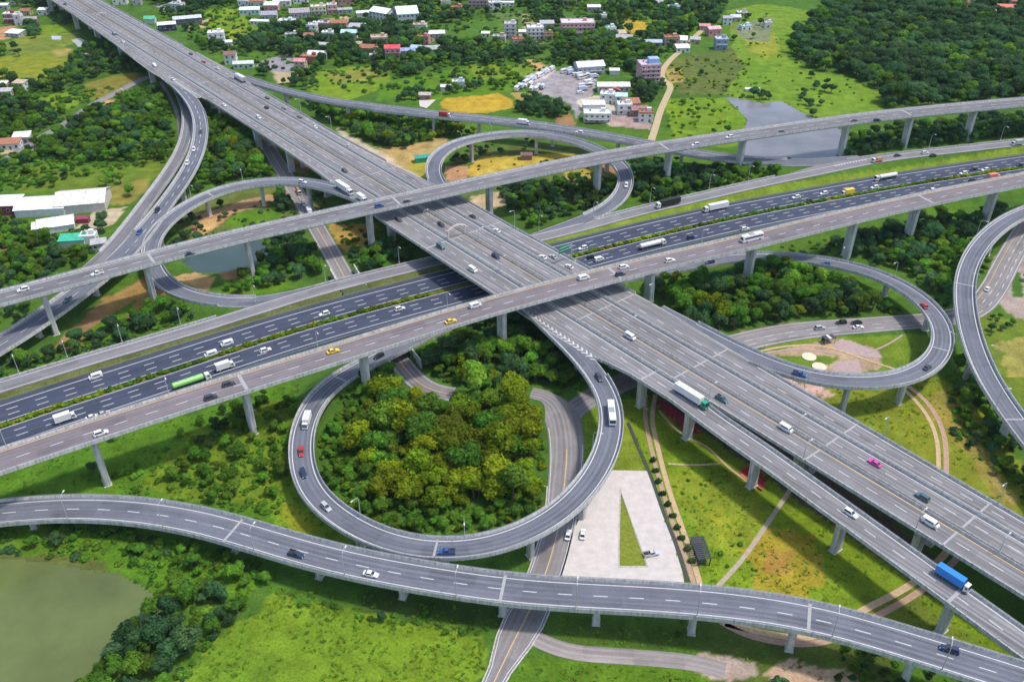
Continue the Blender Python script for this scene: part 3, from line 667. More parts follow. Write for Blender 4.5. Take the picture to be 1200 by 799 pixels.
# zones: (polygon read in the photograph, colour, edge roughness)
LG = (0.085, 0.175, 0.012); LG2 = (0.14, 0.22, 0.016); YG = (0.22, 0.24, 0.018); GOLD = (0.40, 0.27, 0.03); DG = (0.035, 0.075, 0.02)
MG = (0.062, 0.135, 0.018); DIRT = (0.27, 0.16, 0.07); SAND = (0.40, 0.31, 0.18); PAVE = (0.40, 0.37, 0.34); PINK = (0.37, 0.26, 0.22); LOT = (0.27, 0.25, 0.26)
OLIVE = (0.10, 0.115, 0.03); DRY = (0.30, 0.23, 0.07)
ZONES = [
 ([(0, 560), (130, 515), (350, 440), (352, 560), (330, 620), (240, 600), (100, 580), (-20, 585)], (0.075, 0.165, 0.012), 3), ([(170, 560), (240, 500), (335, 470), (345, 560), (300, 600), (220, 590)], (0.13, 0.19, 0.014), 5),
 ([(310, 585), (350, 560), (372, 600), (420, 640), (400, 655), (330, 635)], LG2, 1.5), ([(325, 595), (345, 585), (372, 615), (360, 635)], YG, 2),
 ([(200, 830), (215, 790), (240, 750), (290, 722), (330, 700), (430, 715), (500, 740), (568, 750), (575, 790), (550, 830)], LG2, 3),
 ([(0, 612), (60, 612), (200, 640), (330, 680), (280, 700), (200, 690), (120, 660), (40, 650), (0, 650)], LG, 3),
 ([(-10, 650), (60, 645), (120, 655), (130, 672), (60, 662), (0, 660)], OLIVE, 2),
 ([(430, 690), (620, 700), (600, 740), (500, 735), (430, 720)], (0.05, 0.09, 0.018), 3),
 ([(590, 830), (612, 772), (680, 775), (830, 782), (835, 830)], (0.085, 0.165, 0.012), 1),
 ([(632, 722), (840, 722), (838, 765), (640, 752)], (0.065, 0.12, 0.018), 1),
 ([(830, 715), (1040, 760), (1060, 830), (830, 830)], (0.08, 0.12, 0.02), 2),
 ([(815, 768), (850, 764), (870, 772), (872, 795), (835, 798), (815, 786)], (0.36, 0.28, 0.22), 1.5), ([(895, 785), (930, 770), (980, 780), (1030, 810), (930, 830), (905, 810)], (0.42, 0.30, 0.20), 2), ([(852, 765), (885, 772), (888, 788), (855, 790), (835, 778)], (0.38, 0.29, 0.24), 1.5),
 ([(680, 470), (760, 470), (830, 490), (960, 590), (1210, 770), (1210, 800), (1060, 745), (850, 690), (790, 680), (755, 556), (700, 555)], (0.15, 0.225, 0.014), 2),
 ([(780, 560), (850, 555), (900, 600), (860, 660), (830, 640)], (0.19, 0.24, 0.02), 5), ([(900, 620), (960, 640), (960, 700), (890, 680), (870, 650)], (0.29, 0.235, 0.025), 6), ([(905, 640), (935, 650), (930, 675), (895, 668)], (0.30, 0.18, 0.04), 4), ([(1010, 700), (1045, 690), (1060, 705), (1025, 722)], (0.30, 0.21, 0.04), 4), ([(830, 600), (850, 590), (860, 620), (838, 640)], (0.24, 0.26, 0.02), 4), ([(1000, 700), (1060, 690), (1100, 720), (1160, 760), (1080, 745)], (0.12, 0.16, 0.02), 3),
 ([(705, 478), (735, 480), (757, 553), (722, 551), (700, 520)], (0.17, 0.21, 0.02), 1),
 ([(682, 480), (700, 478), (705, 520), (690, 560), (682, 560)], LG2, 1),
 ([(890, 440), (1100, 440), (1130, 460), (1210, 560), (1210, 620), (1100, 560), (1000, 505)], (0.17, 0.20, 0.018), 2),
 ([(1080, 465), (1110, 455), (1140, 510), (1190, 590), (1180, 600), (1130, 540)], (0.24, 0.20, 0.04), 3), ([(1125, 500), (1145, 520), (1195, 585), (1185, 592)], DRY, 2.5),
 ([(940, 395), (1088, 392), (1088, 420), (1055, 432), (1000, 440), (940, 440), (900, 430), (880, 415)], (0.12, 0.19, 0.018), 1),
 ([(885, 414), (935, 404), (985, 396), (1030, 412), (1035, 430), (985, 440), (920, 437)], (0.36, 0.26, 0.16), 1),
 ([(985, 396), (1030, 410), (1033, 423), (1000, 416), (978, 405)], PINK, 0.5), ([(978, 425), (1008, 420), (1012, 440), (975, 440)], PINK, 0.5),
 ([(905, 416), (990, 418), (968, 428), (960, 438), (925, 428)], (0.11, 0.18, 0.018), 1), ([(893, 405), (950, 396), (962, 400), (905, 412)], (0.13, 0.19, 0.02), 1),
 ([(905, 440), (960, 450), (980, 463), (965, 468), (930, 458)], (0.50, 0.33, 0.27), 0.6),
 # upper right
 ([(855, 12), (900, 5), (945, 12), (948, 28), (928, 44), (922, 66), (945, 82), (1000, 92), (1035, 112), (1035, 130), (975, 142), (930, 135), (905, 120), (860, 116), (842, 108), (846, 85), (862, 60), (855, 30)], (0.13, 0.22, 0.02), 4),
 ([(872, 40), (905, 38), (915, 55), (900, 70), (882, 62)], (0.22, 0.25, 0.03), 4),
 ([(783, 70), (860, 55), (870, 80), (850, 112), (800, 112), (788, 95)], (0.10, 0.13, 0.03), 3),
 ([(781, 114), (850, 116), (868, 130), (874, 152), (866, 172), (800, 172), (784, 150)], LG2, 3),
 ([(860, 30), (905, 20), (900, 50), (870, 48)], (0.16, 0.19, 0.10), 3),
 ([(1060, 15), (1100, 30), (1118, 42), (1108, 50), (1080, 40)], (0.19, 0.14, 0.14), 1.5),
 ([(720, 26), (733, 22), (756, 27), (776, 37), (764, 42), (740, 40), (727, 36)], GOLD, 1), ([(755, 22), (790, 28), (795, 36), (770, 34)], LG2, 1.5),
 ([(780, 82), (800, 80), (800, 96), (784, 98)], DRY, 1.5),
 ([(516, 122), (522, 115), (545, 112), (552, 108), (582, 108), (600, 118), (602, 126), (575, 132), (548, 133), (524, 130)], GOLD, 1),
 ([(455, 95), (540, 80), (640, 75), (648, 92), (600, 108), (500, 118), (440, 118)], LG, 3), ([(545, 76), (620, 76), (632, 90), (560, 94)], (0.14, 0.21, 0.02), 3),
 ([(372, 85), (400, 78), (450, 78), (455, 95), (440, 110), (390, 120), (360, 105)], LG2, 3), ([(380, 86), (440, 80), (445, 92), (395, 100)], (0.20, 0.21, 0.04), 3),
 ([(617, 70), (630, 71), (640, 78), (630, 82), (618, 76)], (0.44, 0.26, 0.12), 0.8), ([(600, 108), (622, 110), (632, 120), (604, 122)], DRY, 2),
 ([(575, 14), (615, 14), (618, 28), (590, 30)], (0.09, 0.15, 0.04), 1.5), ([(490, 8), (520, 4), (530, 14), (495, 22)], LG2, 2), ([(613, 14), (625, 22), (640, 55), (615, 50)], (0.30, 0.25, 0.15), 2),
 ([(628, 92), (650, 84), (690, 82), (700, 92), (694, 112), (682, 128), (676, 140), (668, 122), (640, 112), (622, 104)], LOT, 0.5),
 ([(640, 78), (652, 82), (640, 92), (618, 98), (612, 92)], (0.42, 0.39, 0.37), 0.5), ([(676, 118), (700, 112), (722, 118), (720, 148), (688, 142)], (0.50, 0.44, 0.33), 0.5), ([(714, 132), (762, 134), (762, 152), (716, 148)], (0.36, 0.25, 0.22), 0.8),
 ([(650, 138), (668, 132), (676, 146), (655, 148)], DIRT, 1.5),
 ([(245, 12), (285, 8), (292, 25), (310, 30), (290, 45), (262, 42), (240, 30)], LG2, 3), ([(268, 38), (285, 32), (283, 46), (270, 47)], YG, 2), ([(220, 28), (245, 22), (240, 33), (222, 36)], (0.36, 0.28, 0.17), 1),
 ([(310, 70), (340, 64), (355, 72), (352, 84), (322, 86), (300, 78)], LOT, 1), ([(318, 84), (350, 86), (345, 96), (325, 98)], SAND, 1.2),
 ([(180, 5), (215, 3), (225, 10), (195, 16)], (0.30, 0.29, 0.28), 1), ([(388, 22), (410, 18), (412, 26), (390, 30)], SAND, 1.5),
 ([(435, 46), (455, 46), (452, 58), (434, 56)], SAND, 2), ([(500, 38), (525, 36), (515, 48), (500, 50)], (0.22, 0.19, 0.16), 2),
 # upper left
 ([(-20, 70), (30, 62), (75, 50), (80, 70), (68, 88), (40, 96), (-20, 98)], (0.19, 0.21, 0.02), 2), ([(0, 52), (30, 42), (90, 38), (90, 50), (60, 60), (20, 66)], (0.15, 0.19, 0.03), 2),
 ([(-10, 33), (18, 30), (22, 36), (12, 46), (-10, 48)], (0.40, 0.22, 0.11), 1.5), ([(48, 30), (92, 28), (90, 36), (50, 42)], LG2, 1.5), ([(60, 60), (85, 56), (82, 64), (64, 68)], DRY, 1.5), ([(92, 62), (112, 60), (112, 68), (96, 68)], (0.40, 0.27, 0.2), 1),
 ([(100, 98), (130, 90), (162, 84), (166, 92), (130, 112), (110, 118), (96, 108)], (0.18, 0.16, 0.03), 2), ([(48, 112), (75, 108), (98, 116), (90, 128), (60, 130)], LG2, 2), ([(88, 140), (120, 128), (124, 140), (98, 150)], LG2, 2), ([(122, 118), (145, 118), (143, 128), (122, 127)], (0.45, 0.24, 0.12), 1.2), ([(66, 158), (80, 152), (80, 162), (66, 168)], DIRT, 1),
 ([(34, 165), (50, 162), (54, 172), (34, 178)], LOT, 1), ([(0, 172), (20, 168), (18, 178), (0, 182)], SAND, 1),
 ([(0, 208), (60, 192), (150, 196), (195, 170), (202, 190), (188, 205), (150, 215), (110, 222), (20, 226)], (0.115, 0.17, 0.018), 3), ([(118, 222), (175, 208), (178, 218), (150, 240), (128, 240)], (0.22, 0.19, 0.04), 2), ([(112, 246), (150, 243), (135, 262), (95, 274), (88, 268)], (0.46, 0.38, 0.25), 1),
 ([(0, 285), (25, 282), (22, 310), (0, 315)], (0.20, 0.16, 0.06), 2),
 # left, below the upper flyover
 ([(50, 418), (100, 372), (130, 345), (185, 315), (215, 345), (170, 372), (110, 392), (80, 412)], DIRT, 2), ([(120, 350), (178, 322), (180, 352), (140, 372)], (0.32, 0.19, 0.06), 2), ([(95, 400), (125, 372), (155, 352), (150, 368), (140, 392), (100, 412)], LG, 2), ([(20, 425), (70, 408), (80, 425), (30, 442)], LG, 2),
 ([(190, 262), (225, 235), (300, 215), (372, 222), (385, 260), (310, 285), (230, 296)], (0.10, 0.13, 0.03), 2), ([(225, 252), (300, 232), (345, 222), (350, 234), (280, 248), (240, 276), (228, 270)], (0.36, 0.21, 0.11), 2), ([(262, 262), (285, 246), (325, 246), (342, 258), (320, 266), (285, 272)], LG, 1), ([(236, 260), (262, 252), (250, 268), (238, 274)], (0.45, 0.30, 0.12), 1),
 ([(195, 325), (230, 318), (250, 325), (245, 342), (215, 340)], (0.42, 0.27, 0.11), 1.5), ([(255, 318), (298, 314), (292, 325), (262, 328)], DIRT, 2), ([(250, 345), (325, 322), (345, 335), (300, 345)], LG, 2),
 ([(385, 262), (440, 262), (440, 286), (412, 300), (395, 285)], (0.30, 0.2, 0.05), 2), ([(335, 180), (360, 182), (362, 205), (340, 200)], DIRT, 1),
 ([(205, 400), (245, 382), (262, 380), (255, 392), (215, 405)], (0.20, 0.22, 0.03), 1),
 # inside and beside the upper loop
 ([(395, 150), (410, 158), (450, 180), (500, 213), (490, 214), (455, 198), (400, 168)], (0.45, 0.37, 0.25), 1), ([(440, 172), (470, 172), (520, 160), (525, 168), (505, 185), (500, 210), (470, 196)], (0.36, 0.26, 0.10), 1.5), ([(478, 190), (500, 180), (502, 210), (480, 200)], (0.32, 0.28, 0.04), 1.5),
 ([(520, 200), (530, 182), (560, 172), (640, 168), (690, 178), (715, 195), (718, 215), (690, 240), (640, 252), (560, 240), (525, 225)], (0.09, 0.13, 0.03), 1), ([(545, 205), (560, 184), (620, 182), (672, 180), (690, 186), (650, 200), (585, 214)], (0.40, 0.30, 0.05), 1.5), ([(522, 195), (550, 195), (545, 212), (525, 214)], (0.38, 0.22, 0.12), 1), ([(550, 230), (592, 225), (590, 240), (570, 248), (550, 240)], (0.45, 0.32, 0.18), 1), ([(690, 178), (735, 195), (725, 205), (700, 200)], DIRT, 1.5),
 ([(660, 200), (705, 190), (702, 212), (662, 214)], (0.3, 0.24, 0.05), 1.5),
 # right edge plaza
 ([(1165, 300), (1230, 280), (1240, 385), (1200, 385), (1172, 356), (1162, 340)], (0.34, 0.27, 0.23), 0.8), ([(1182, 322), (1196, 318), (1200, 350), (1188, 350)], MG, 1),
 ([(1150, 370), (1210, 375), (1230, 520), (1200, 480), (1165, 430), (1145, 395)], (0.12, 0.17, 0.02), 2), ([(1165, 400), (1210, 392), (1210, 450), (1180, 440)], (0.26, 0.24, 0.06), 3),
 ([(900, 284), (985, 270), (990, 290), (905, 298)], (0.07, 0.135, 0.015), 1), ([(1000, 268), (1060, 262), (1060, 275), (1005, 285)], (0.07, 0.135, 0.015), 2),
 ([(850, 405), (880, 392), (920, 383), (1000, 376), (1000, 373), (920, 378), (870, 388)], (0.25, 0.18, 0.10), 0.5),
 # beneath the viaduct, lower right: red court and darker brown ground
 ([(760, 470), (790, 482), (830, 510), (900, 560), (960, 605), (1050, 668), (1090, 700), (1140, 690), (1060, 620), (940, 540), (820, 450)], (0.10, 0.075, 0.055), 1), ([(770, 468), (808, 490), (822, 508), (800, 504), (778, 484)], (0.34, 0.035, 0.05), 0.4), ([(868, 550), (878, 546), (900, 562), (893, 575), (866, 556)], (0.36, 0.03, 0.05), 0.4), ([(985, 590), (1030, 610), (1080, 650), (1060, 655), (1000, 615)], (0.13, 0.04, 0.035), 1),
]
def ground_colour(x, y):
    n1 = fbm(x, y, 26, 3); n2 = fbm(x, y, 6, 9); n3 = fbm(x, y, 90, 21)
    C = np.array(MG)[None, :] * (0.72 + 0.55 * n1)[:, None]
    k = np.clip((n3 - 0.5) * 3, 0, 1)[:, None]; C = C * (1 - k) + np.array(LG)[None, :] * k
    dx, dy = (fbm(x, y, 12, 31) - 0.5) * 2, (fbm(x, y, 12, 41) - 0.5) * 2
    for poly, c, e in ZONES:
        wp = W(poly); xs = [a for a, b in wp]; ys = [b for a, b in wp]
        m = (x > min(xs) - 12) & (x < max(xs) + 12) & (y > min(ys) - 12) & (y < max(ys) + 12)
        j = np.where(m)[0]
        if not len(j): continue
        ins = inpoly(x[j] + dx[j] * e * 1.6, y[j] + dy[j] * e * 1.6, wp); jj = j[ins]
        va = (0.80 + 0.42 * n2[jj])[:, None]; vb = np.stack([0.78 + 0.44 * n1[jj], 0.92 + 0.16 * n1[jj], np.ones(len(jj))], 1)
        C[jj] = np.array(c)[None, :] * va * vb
    return C
_gc0 = ground_colour
def ground_colour(x, y):
    C = _gc0(x, y); P = P_D.P[:, :2]; Nn = P_D.N[:, :2]
    j = np.where((y > 150) & (y < 700) & (np.abs(x) < 620))[0]
    for c in range(0, len(j), 30000):
        q = j[c:c + 30000]; d2 = (x[q, None] - P[None, :, 0]) ** 2 + (y[q, None] - P[None, :, 1]) ** 2; k = d2.argmin(1)
        o = (x[q] - P[k, 0]) * Nn[k, 0] + (y[q] - P[k, 1]) * Nn[k, 1]; f = np.clip((x[q] + 20) / 60, 0, 1)[:, None]
        n = fbm(x[q], y[q], 7, 91)[:, None]; s = (o > 15) & (o < 27); md = np.abs(o) < 2.2
        col = (np.array((0.10, 0.115, 0.03)) * (1 - f) + np.array((0.15, 0.21, 0.02)) * f) * (0.75 + 0.5 * n)
        C[q[s]] = col[s]; C[q[md]] = (np.array((0.13, 0.14, 0.02)) * (0.6 + 0.8 * n))[md]
    return C
xs = [0.0]; ys = [95.0]
while xs[-1] < 620: xs.append(xs[-1] + (1.5 if xs[-1] < 330 else 2.4))
while xs[-1] < 20000: xs.append(xs[-1] * 1.25)
xs = np.array([-v for v in xs[:0:-1]] + xs)
st = 1.1
while ys[-1] < 980: ys.append(ys[-1] + 1.1 + max(0, ys[-1] - 250) * 0.0032)
while ys[-1] < 24000: ys.append(ys[-1] + 0.25 * ys[-1])
pre = [90.0, 75, 50, 20, -30, -120, -300, -900, -3000, -12000]
ys = np.array(pre[::-1] + ys)
GX, GY = np.meshgrid(xs, ys); gx, gy = GX.ravel(), GY.ravel()
gh = ground_h(gx, gy)
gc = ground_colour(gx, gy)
me = bpy.data.meshes.new("ground")
nx_, ny_ = len(xs), len(ys)
me.vertices.add(nx_ * ny_); co = np.stack([gx, gy, gh], 1).astype(np.float32); me.vertices.foreach_set("co", co.ravel())
ii = np.arange((ny_ - 1) * (nx_ - 1)); r_, c_ = ii // (nx_ - 1), ii % (nx_ - 1); a_ = r_ * nx_ + c_
quads = np.stack([a_, a_ + 1, a_ + nx_ + 1, a_ + nx_], 1).astype(np.int32)
me.loops.add(quads.size); me.loops.foreach_set("vertex_index", quads.ravel())
me.polygons.add(len(quads)); me.polygons.foreach_set("loop_start", np.arange(0, quads.size, 4, dtype=np.int32))
me.update(calc_edges=True)
ca = me.color_attributes.new("soil", 'FLOAT_COLOR', 'POINT')
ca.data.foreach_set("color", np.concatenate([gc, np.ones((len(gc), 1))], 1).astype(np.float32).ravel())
m = bpy.data.materials.new("grass_and_soil"); m.use_nodes = True
nt = m.node_tree; N = nt.nodes; L = nt.links; b = N["Principled BSDF"]
b.inputs["Roughness"].default_value = 0.95; b.inputs["Specular IOR Level"].default_value = 0.1
at_ = N.new("ShaderNodeAttribute"); at_.attribute_name = "soil"
g = N.new("ShaderNodeNewGeometry")
def nz(scale, det=5, r=0.65):
    q = N.new("ShaderNodeTexNoise"); q.inputs["Scale"].default_value = scale; q.inputs["Detail"].default_value = det; q.inputs["Roughness"].default_value = r
    L.new(g.outputs["Position"], q.inputs["Vector"]); return q
a1, a2 = nz(1.1, 6, 0.75), nz(0.14, 4)
def mrn(s, lo, hi):
    r = N.new("ShaderNodeMapRange"); r.inputs["From Min"].default_value = 0.3; r.inputs["From Max"].default_value = 0.7
    r.inputs["To Min"].default_value = lo; r.inputs["To Max"].default_value = hi; L.new(s, r.inputs["Value"]); return r.outputs[0]
mu = N.new("ShaderNodeMath"); mu.operation = 'MULTIPLY'; L.new(mrn(a1.outputs["Fac"], 0.62, 1.34), mu.inputs[0]); L.new(mrn(a2.outputs["Fac"], 0.72, 1.25), mu.inputs[1])
vm = N.new("ShaderNodeVectorMath"); vm.operation = 'SCALE'; L.new(at_.outputs["Color"], vm.inputs[0]); L.new(mu.outputs[0], vm.inputs["Scale"])
L.new(vm.outputs[0], b.inputs["Base Color"])
bp = N.new("ShaderNodeBump"); bp.inputs["Strength"].default_value = 0.6; bp.inputs["Distance"].default_value = 0.5
L.new(a1.outputs["Fac"], bp.inputs["Height"]); L.new(bp.outputs[0], b.inputs["Normal"])
me.materials.append(m)
props(link("ground", me), kind="structure")

# water
def water(poly, name, col, z=-0.35, rough=0.12, ex=4):
    key = "water_%s" % name
    cx = sum(p[0] for p in poly) / len(poly); cy = sum(p[1] for p in poly) / len(poly)
    P = [(cx + (x - cx) * 1.06, cy + (y - cy) * 1.06, z) for x, y in poly]
    mm = mat("water_%s_%.4f" % (name, col[2]), col, rough, noise=0.25, nscale=0.03, bump=0.08, spec=0.3)
    return props(link(name, mesh(name, P, [tuple(range(len(P)))], mm)), kind="structure")
water(POND1, "pond_water", (0.11, 0.14, 0.045), rough=0.18)
water(POND2, "pond_water", (0.17, 0.17, 0.185), rough=0.16)
water(POND3, "pond_water", (0.05, 0.08, 0.075), rough=0.25)
water(POND4, "pond_water", (0.45, 0.47, 0.45)); water(POND5, "pond_water", (0.45, 0.47, 0.45))

# flat paved places, built as thin sheets
def sheet(name, L, m, z=0.1, th=0.25, label=None):
    mb = MB(); mb.prism(W(L)[::1], z - th, z); o = mb.build(name, m); return props(o, kind="structure")
M_LOT = mat("pale_concrete_paving", (0.50, 0.455, 0.43), 0.9, noise=0.12, nscale=0.35)
M_LAWN = mat("lawn_triangle", (0.16, 0.19, 0.02), 0.95, noise=0.3, nscale=0.9)
sheet("car_park", [(718, 551), (760, 552), (771, 585), (785, 622), (799, 668), (803, 690), (650, 690), (657, 672), (668, 630), (684, 598), (700, 575)], M_LOT, 0.12)
sheet("grass_island", [(727, 576), (757.5, 663), (726, 663)], M_LAWN, 0.2, 0.3)
mb = MB(); P3 = W([(727, 574), (759.5, 664.2), (725, 664.2)]); P3 = [np.array(p) for p in P3]
for a, b_ in ((0, 1), (1, 2), (2, 0)):
    d = P3[b_] - P3[a]; c = (P3[a] + P3[b_]) / 2; mb.box((c[0], c[1], 0.14), (np.linalg.norm(d), 0.25, 0.28), math.atan2(d[1], d[0]))
props(mb.build("kerb", M_PARA), kind="structure")
# the two round white discs and lines of the garden inside the right loop
# ================================================================== BUILDINGS
BLD = []
M_GLASS = mat("window_glass", (0.05, 0.07, 0.09), 0.15, spec=0.6)
M_FRAME = mat("window_frame_white", (0.6, 0.6, 0.58), 0.6)
M_DOOR = mat("door_paint", (0.16, 0.11, 0.08), 0.6)
def colmat(pfx, c, noise=0.14, ns=0.5, rough=0.85):
    return mat("%s_%02x%02x%02x" % (pfx, int(c[0] * 255), int(c[1] * 255), int(c[2] * 255)), c, rough, noise=noise, nscale=ns)
_win = {}
def win_mesh(w, h):
    k = (round(w, 1), round(h, 1))
    if k not in _win:
        mb = MB(); mb.box((0, 0, 0), (w, 0.12, h)); g = mb.me("window", M_GLASS)
        mb = MB()
        for sx in (-1, 1): mb.box((sx * (w / 2 + 0.06), 0, 0), (0.12, 0.2, h + 0.24))
        for sz_ in (-1, 1): mb.box((0, 0, sz_ * (h / 2 + 0.06)), (w, 0.2, 0.12))
        _win[k] = (g, mb.me("frame", M_FRAME))
    return _win[k]
WHT = (0.66, 0.66, 0.64); PNK = (0.60, 0.27, 0.27); GRY = (0.38, 0.38, 0.39); RED = (0.45, 0.09, 0.08); BLU = (0.20, 0.28, 0.42); CRM = (0.60, 0.54, 0.42); BRN = (0.26, 0.16, 0.13); GRN = (0.05, 0.40, 0.25); PGR = (0.50, 0.60, 0.54); MAR = (0.28, 0.06, 0.10)
def building(px, py, w, d, h, rz, wall, roof, rtype, label, name="house", cat="house", floors=None, win=True, extras=()):
    c = at(px, py, 0); rz = math.radians(rz)
    root = empty(name, (c[0], c[1] + d / 2, 0), label, cat, None, rz)
    BLD.append((c[0], c[1] + d / 2, max(w, d) * 0.55))
    wm, rm = colmat("wall", wall, 0.16, 0.8), colmat("roof", roof, 0.28, 0.45)
    def part(n, mb, m, par=None): return link(n, mb.me(n, m), par or root)
    mb = MB(); mb.box((0, 0, h / 2 - 0.2), (w, d, h + 0.4)); wo = part("wall", mb, wm)
    mb = MB()
    if rtype == 'flat':
        for (x, y, a, b_) in ((0, d / 2 - 0.12, w + 0.1, 0.3), (0, -d / 2 + 0.12, w + 0.1, 0.3), (w / 2 - 0.12, 0, 0.3, d - 0.5), (-w / 2 + 0.12, 0, 0.3, d - 0.5)): mb.box((x, y, h + 0.35), (a, b_, 0.9))
        mb.box((0, 0, h + 0.08), (w - 0.6, d - 0.6, 0.16)); ro = part("roof", mb, rm)
        mb = MB(); mb.box((w * 0.22, d * 0.1, h + 1.3), (min(3, w * .3), min(2.6, d * .35), 2.4)); part("stair_housing", mb, wm, ro)
        if w > 7:
            mb = MB(); mb.tube([(-w * 0.25, d * 0.15, h + 0.2), (-w * 0.25, d * 0.15, h + 1.7)], 0.6, 8); part("water_tank", mb, M_RAIL, ro)
    elif rtype == 'gable':
        e = 0.5; W2, D2 = w / 2 + e, d / 2 + e; rh = d * 0.16 + 0.5; t = 0.18
        V = [(-W2, -D2, h - 0.05), (W2, -D2, h - 0.05), (W2, 0, h + rh), (-W2, 0, h + rh), (-W2, D2, h - 0.05), (W2, D2, h - 0.05)]
        V += [(x, y, z + t) for x, y, z in V]
        mb.add(V, [(0, 1, 2, 3), (3, 2, 5, 4), (6, 9, 8, 7), (9, 10, 11, 8), (0, 6, 7, 1), (4, 5, 11, 10), (0, 3, 9, 6), (3, 4, 10, 9), (1, 7, 8, 2), (2, 8, 11, 5)]); ro = part("roof", mb, rm)
        mb = MB(); mb.add([(-w / 2, -d / 2, h), (-w / 2, d / 2, h), (-w / 2, 0, h + rh * 0.93), (w / 2, -d / 2, h), (w / 2, d / 2, h), (w / 2, 0, h + rh * 0.93)], [(0, 1, 2), (3, 5, 4), (0, 3, 4, 1), (0, 2, 5, 3), (1, 4, 5, 2)]); part("gable", mb, wm)
        mb = MB(); n = int(w / 1.6)
        for i in range(n + 1):
            x = -W2 + (2 * W2) * i / n
            for s in (-1, 1):
                mb.add([(x - .06, s * D2, h + t - 0.03), (x + .06, s * D2, h + t - 0.03), (x + .06, 0, h + rh + t + 0.02), (x - .06, 0, h + rh + t + 0.02), (x, s * D2, h + t + 0.07), (x, 0, h + rh + t + 0.1)], [(0, 1, 4), (2, 3, 5), (0, 4, 5, 3), (1, 2, 5, 4)])
        so = part("roof_seams", mb, colmat("seam", tuple(v * 0.6 for v in roof), 0.2), ro); so["kind"] = "stuff"
    else:
        t = 0.25; W2, D2 = w / 2 + 0.4, d / 2 + 0.4; rh = 0.12 * d
        V = [(-W2, -D2, h), (W2, -D2, h), (W2, D2, h + rh), (-W2, D2, h + rh)]; V += [(x, y, z + t) for x, y, z in V]
        mb.add(V, [(3, 2, 1, 0), (4, 5, 6, 7), (0, 1, 5, 4), (1, 2, 6, 5), (2, 3, 7, 6), (3, 0, 4, 7)]); ro = part("roof", mb, rm)
        mb = MB(); mb.add([(-w / 2, d / 2, h - 0.1), (w / 2, d / 2, h - 0.1), (w / 2, d / 2, h + rh * 0.9), (-w / 2, d / 2, h + rh * 0.9), (-w / 2, -d / 2, h - 0.1), (w / 2, -d / 2, h - 0.1)], [(0, 1, 2, 3), (4, 0, 3), (5, 2, 1)]); part("gable", mb, wm)
    if win:
        fl = floors or max(1, int(h / 3.1)); fh = h / fl
        for f in range(fl):
            z = (f + 0.55) * fh; ww, hh = 1.5, min(1.5, fh * 0.45)
            g, fr = win_mesh(ww, hh)
            n = max(1, int(w / 3.4))
            for i in range(n):
                x = (i + 0.5) * w / n - w / 2
                if f == 0 and i == n // 2: continue
                o = link("window", g, root, (x, -d / 2 - 0.02, z)); link("frame", fr, o)
            n = max(1, int(d / 3.8))
            for s in (-1, 1):
                for i in range(n):
                    o = link("window", g, root, (s * (w / 2 + 0.02), (i + 0.5) * d / n - d / 2, z), (0, 0, math.pi / 2)); link("frame", fr, o)
        n = max(1, int(w / 3.4)); mb = MB(); mb.box(((n // 2 + 0.5) * w / n - w / 2, -d / 2 - 0.03, 1.1), (1.3, 0.14, 2.2)); part("door", mb, M_DOOR)
        if floors and floors > 1:
            for f in range(1, floors):
                mb = MB(); mb.box((0, -d / 2 - 0.5, f * fh), (w * 0.92, 1.0, 0.16)); mb.box((0, -d / 2 - 0.95, f * fh + 0.5), (w * 0.92, 0.1, 0.9)); part("balcony", mb, colmat("roof", roof, 0.16, 0.35))
    for e in extras: e(root, h, w, d)
    return root
def canopy(root, h, w, d):
    mb = MB(); mb.box((0, -d / 2 - 1.6, 2.7), (w * 0.8, 3.2, 0.15)); link("canopy", mb.me("canopy", M_RAIL), root)
def redporch(root, h, w, d):
    mb = MB(); mb.add([(-5, -d / 2 - 3, 2.6), (5, -d / 2 - 3, 2.6), (0, -d / 2 - 3, 4.6), (-5, -d / 2 + 1, 2.6), (5, -d / 2 + 1, 2.6), (0, -d / 2 + 1, 4.6)], [(0, 1, 2), (3, 5, 4), (0, 2, 5, 3), (1, 4, 5, 2), (0, 3, 4, 1)])
    link("porch_roof", mb.me("porch_roof", colmat("roof", (0.5, 0.12, 0.13))), root)
    mb = MB()
    for x in (-4.5, 4.5): mb.box((x, -d / 2 - 2.7, 1.3), (0.3, 0.3, 2.6))
    link("porch_post", mb.me("porch_post", M_PARA), root)
def bluetop(root, h, w, d):
    mb = MB(); mb.box((w * 0.2, 0, h + 1.9), (w * 0.5, d * 0.5, 3.8)); link("penthouse", mb.me("penthouse", colmat("wall", (0.30, 0.42, 0.62))), root)
WH = dict(name="warehouse", cat="warehouse", win=False)
building(45, 254, 25, 17, 4.2, 8, WHT, (0.70, 0.70, 0.70), 'gable', "long white-roofed warehouse, left half, beside the maroon-walled shed", **WH)
building(91, 250, 25, 20, 5.0, 12, (0.5, 0.48, 0.45), (0.66, 0.62, 0.58), 'gable', "warehouse with a pale pinkish roof nearest the left ramp", **WH)
building(2, 253, 18, 11, 5.5, 6, MAR, (0.66, 0.66, 0.68), 'shed', "maroon-walled shed with a white roof at the left picture edge", name="shed", cat="shed")
building(62, 273, 17, 12, 3.4, 22, WHT, (0.68, 0.68, 0.68), 'gable', "white-roofed low workshop in front of the long warehouse", **WH)
building(48, 276, 9, 7, 3.8, 22, WHT, (0.62, 0.66, 0.62), 'shed', "small pale lean-to at the corner of the low workshop", name="shed", cat="shed", win=False)
building(84, 290, 12, 6.5, 3.6, 8, PGR, GRN, 'shed', "green-roofed shed beside the left ramp", name="shed", cat="shed", win=False)
building(103, 287, 7.5, 6, 4.2, 8, WHT, (0.7, 0.7, 0.7), 'flat', "small white-roofed hut touching the green-roofed shed", name="hut", cat="hut")
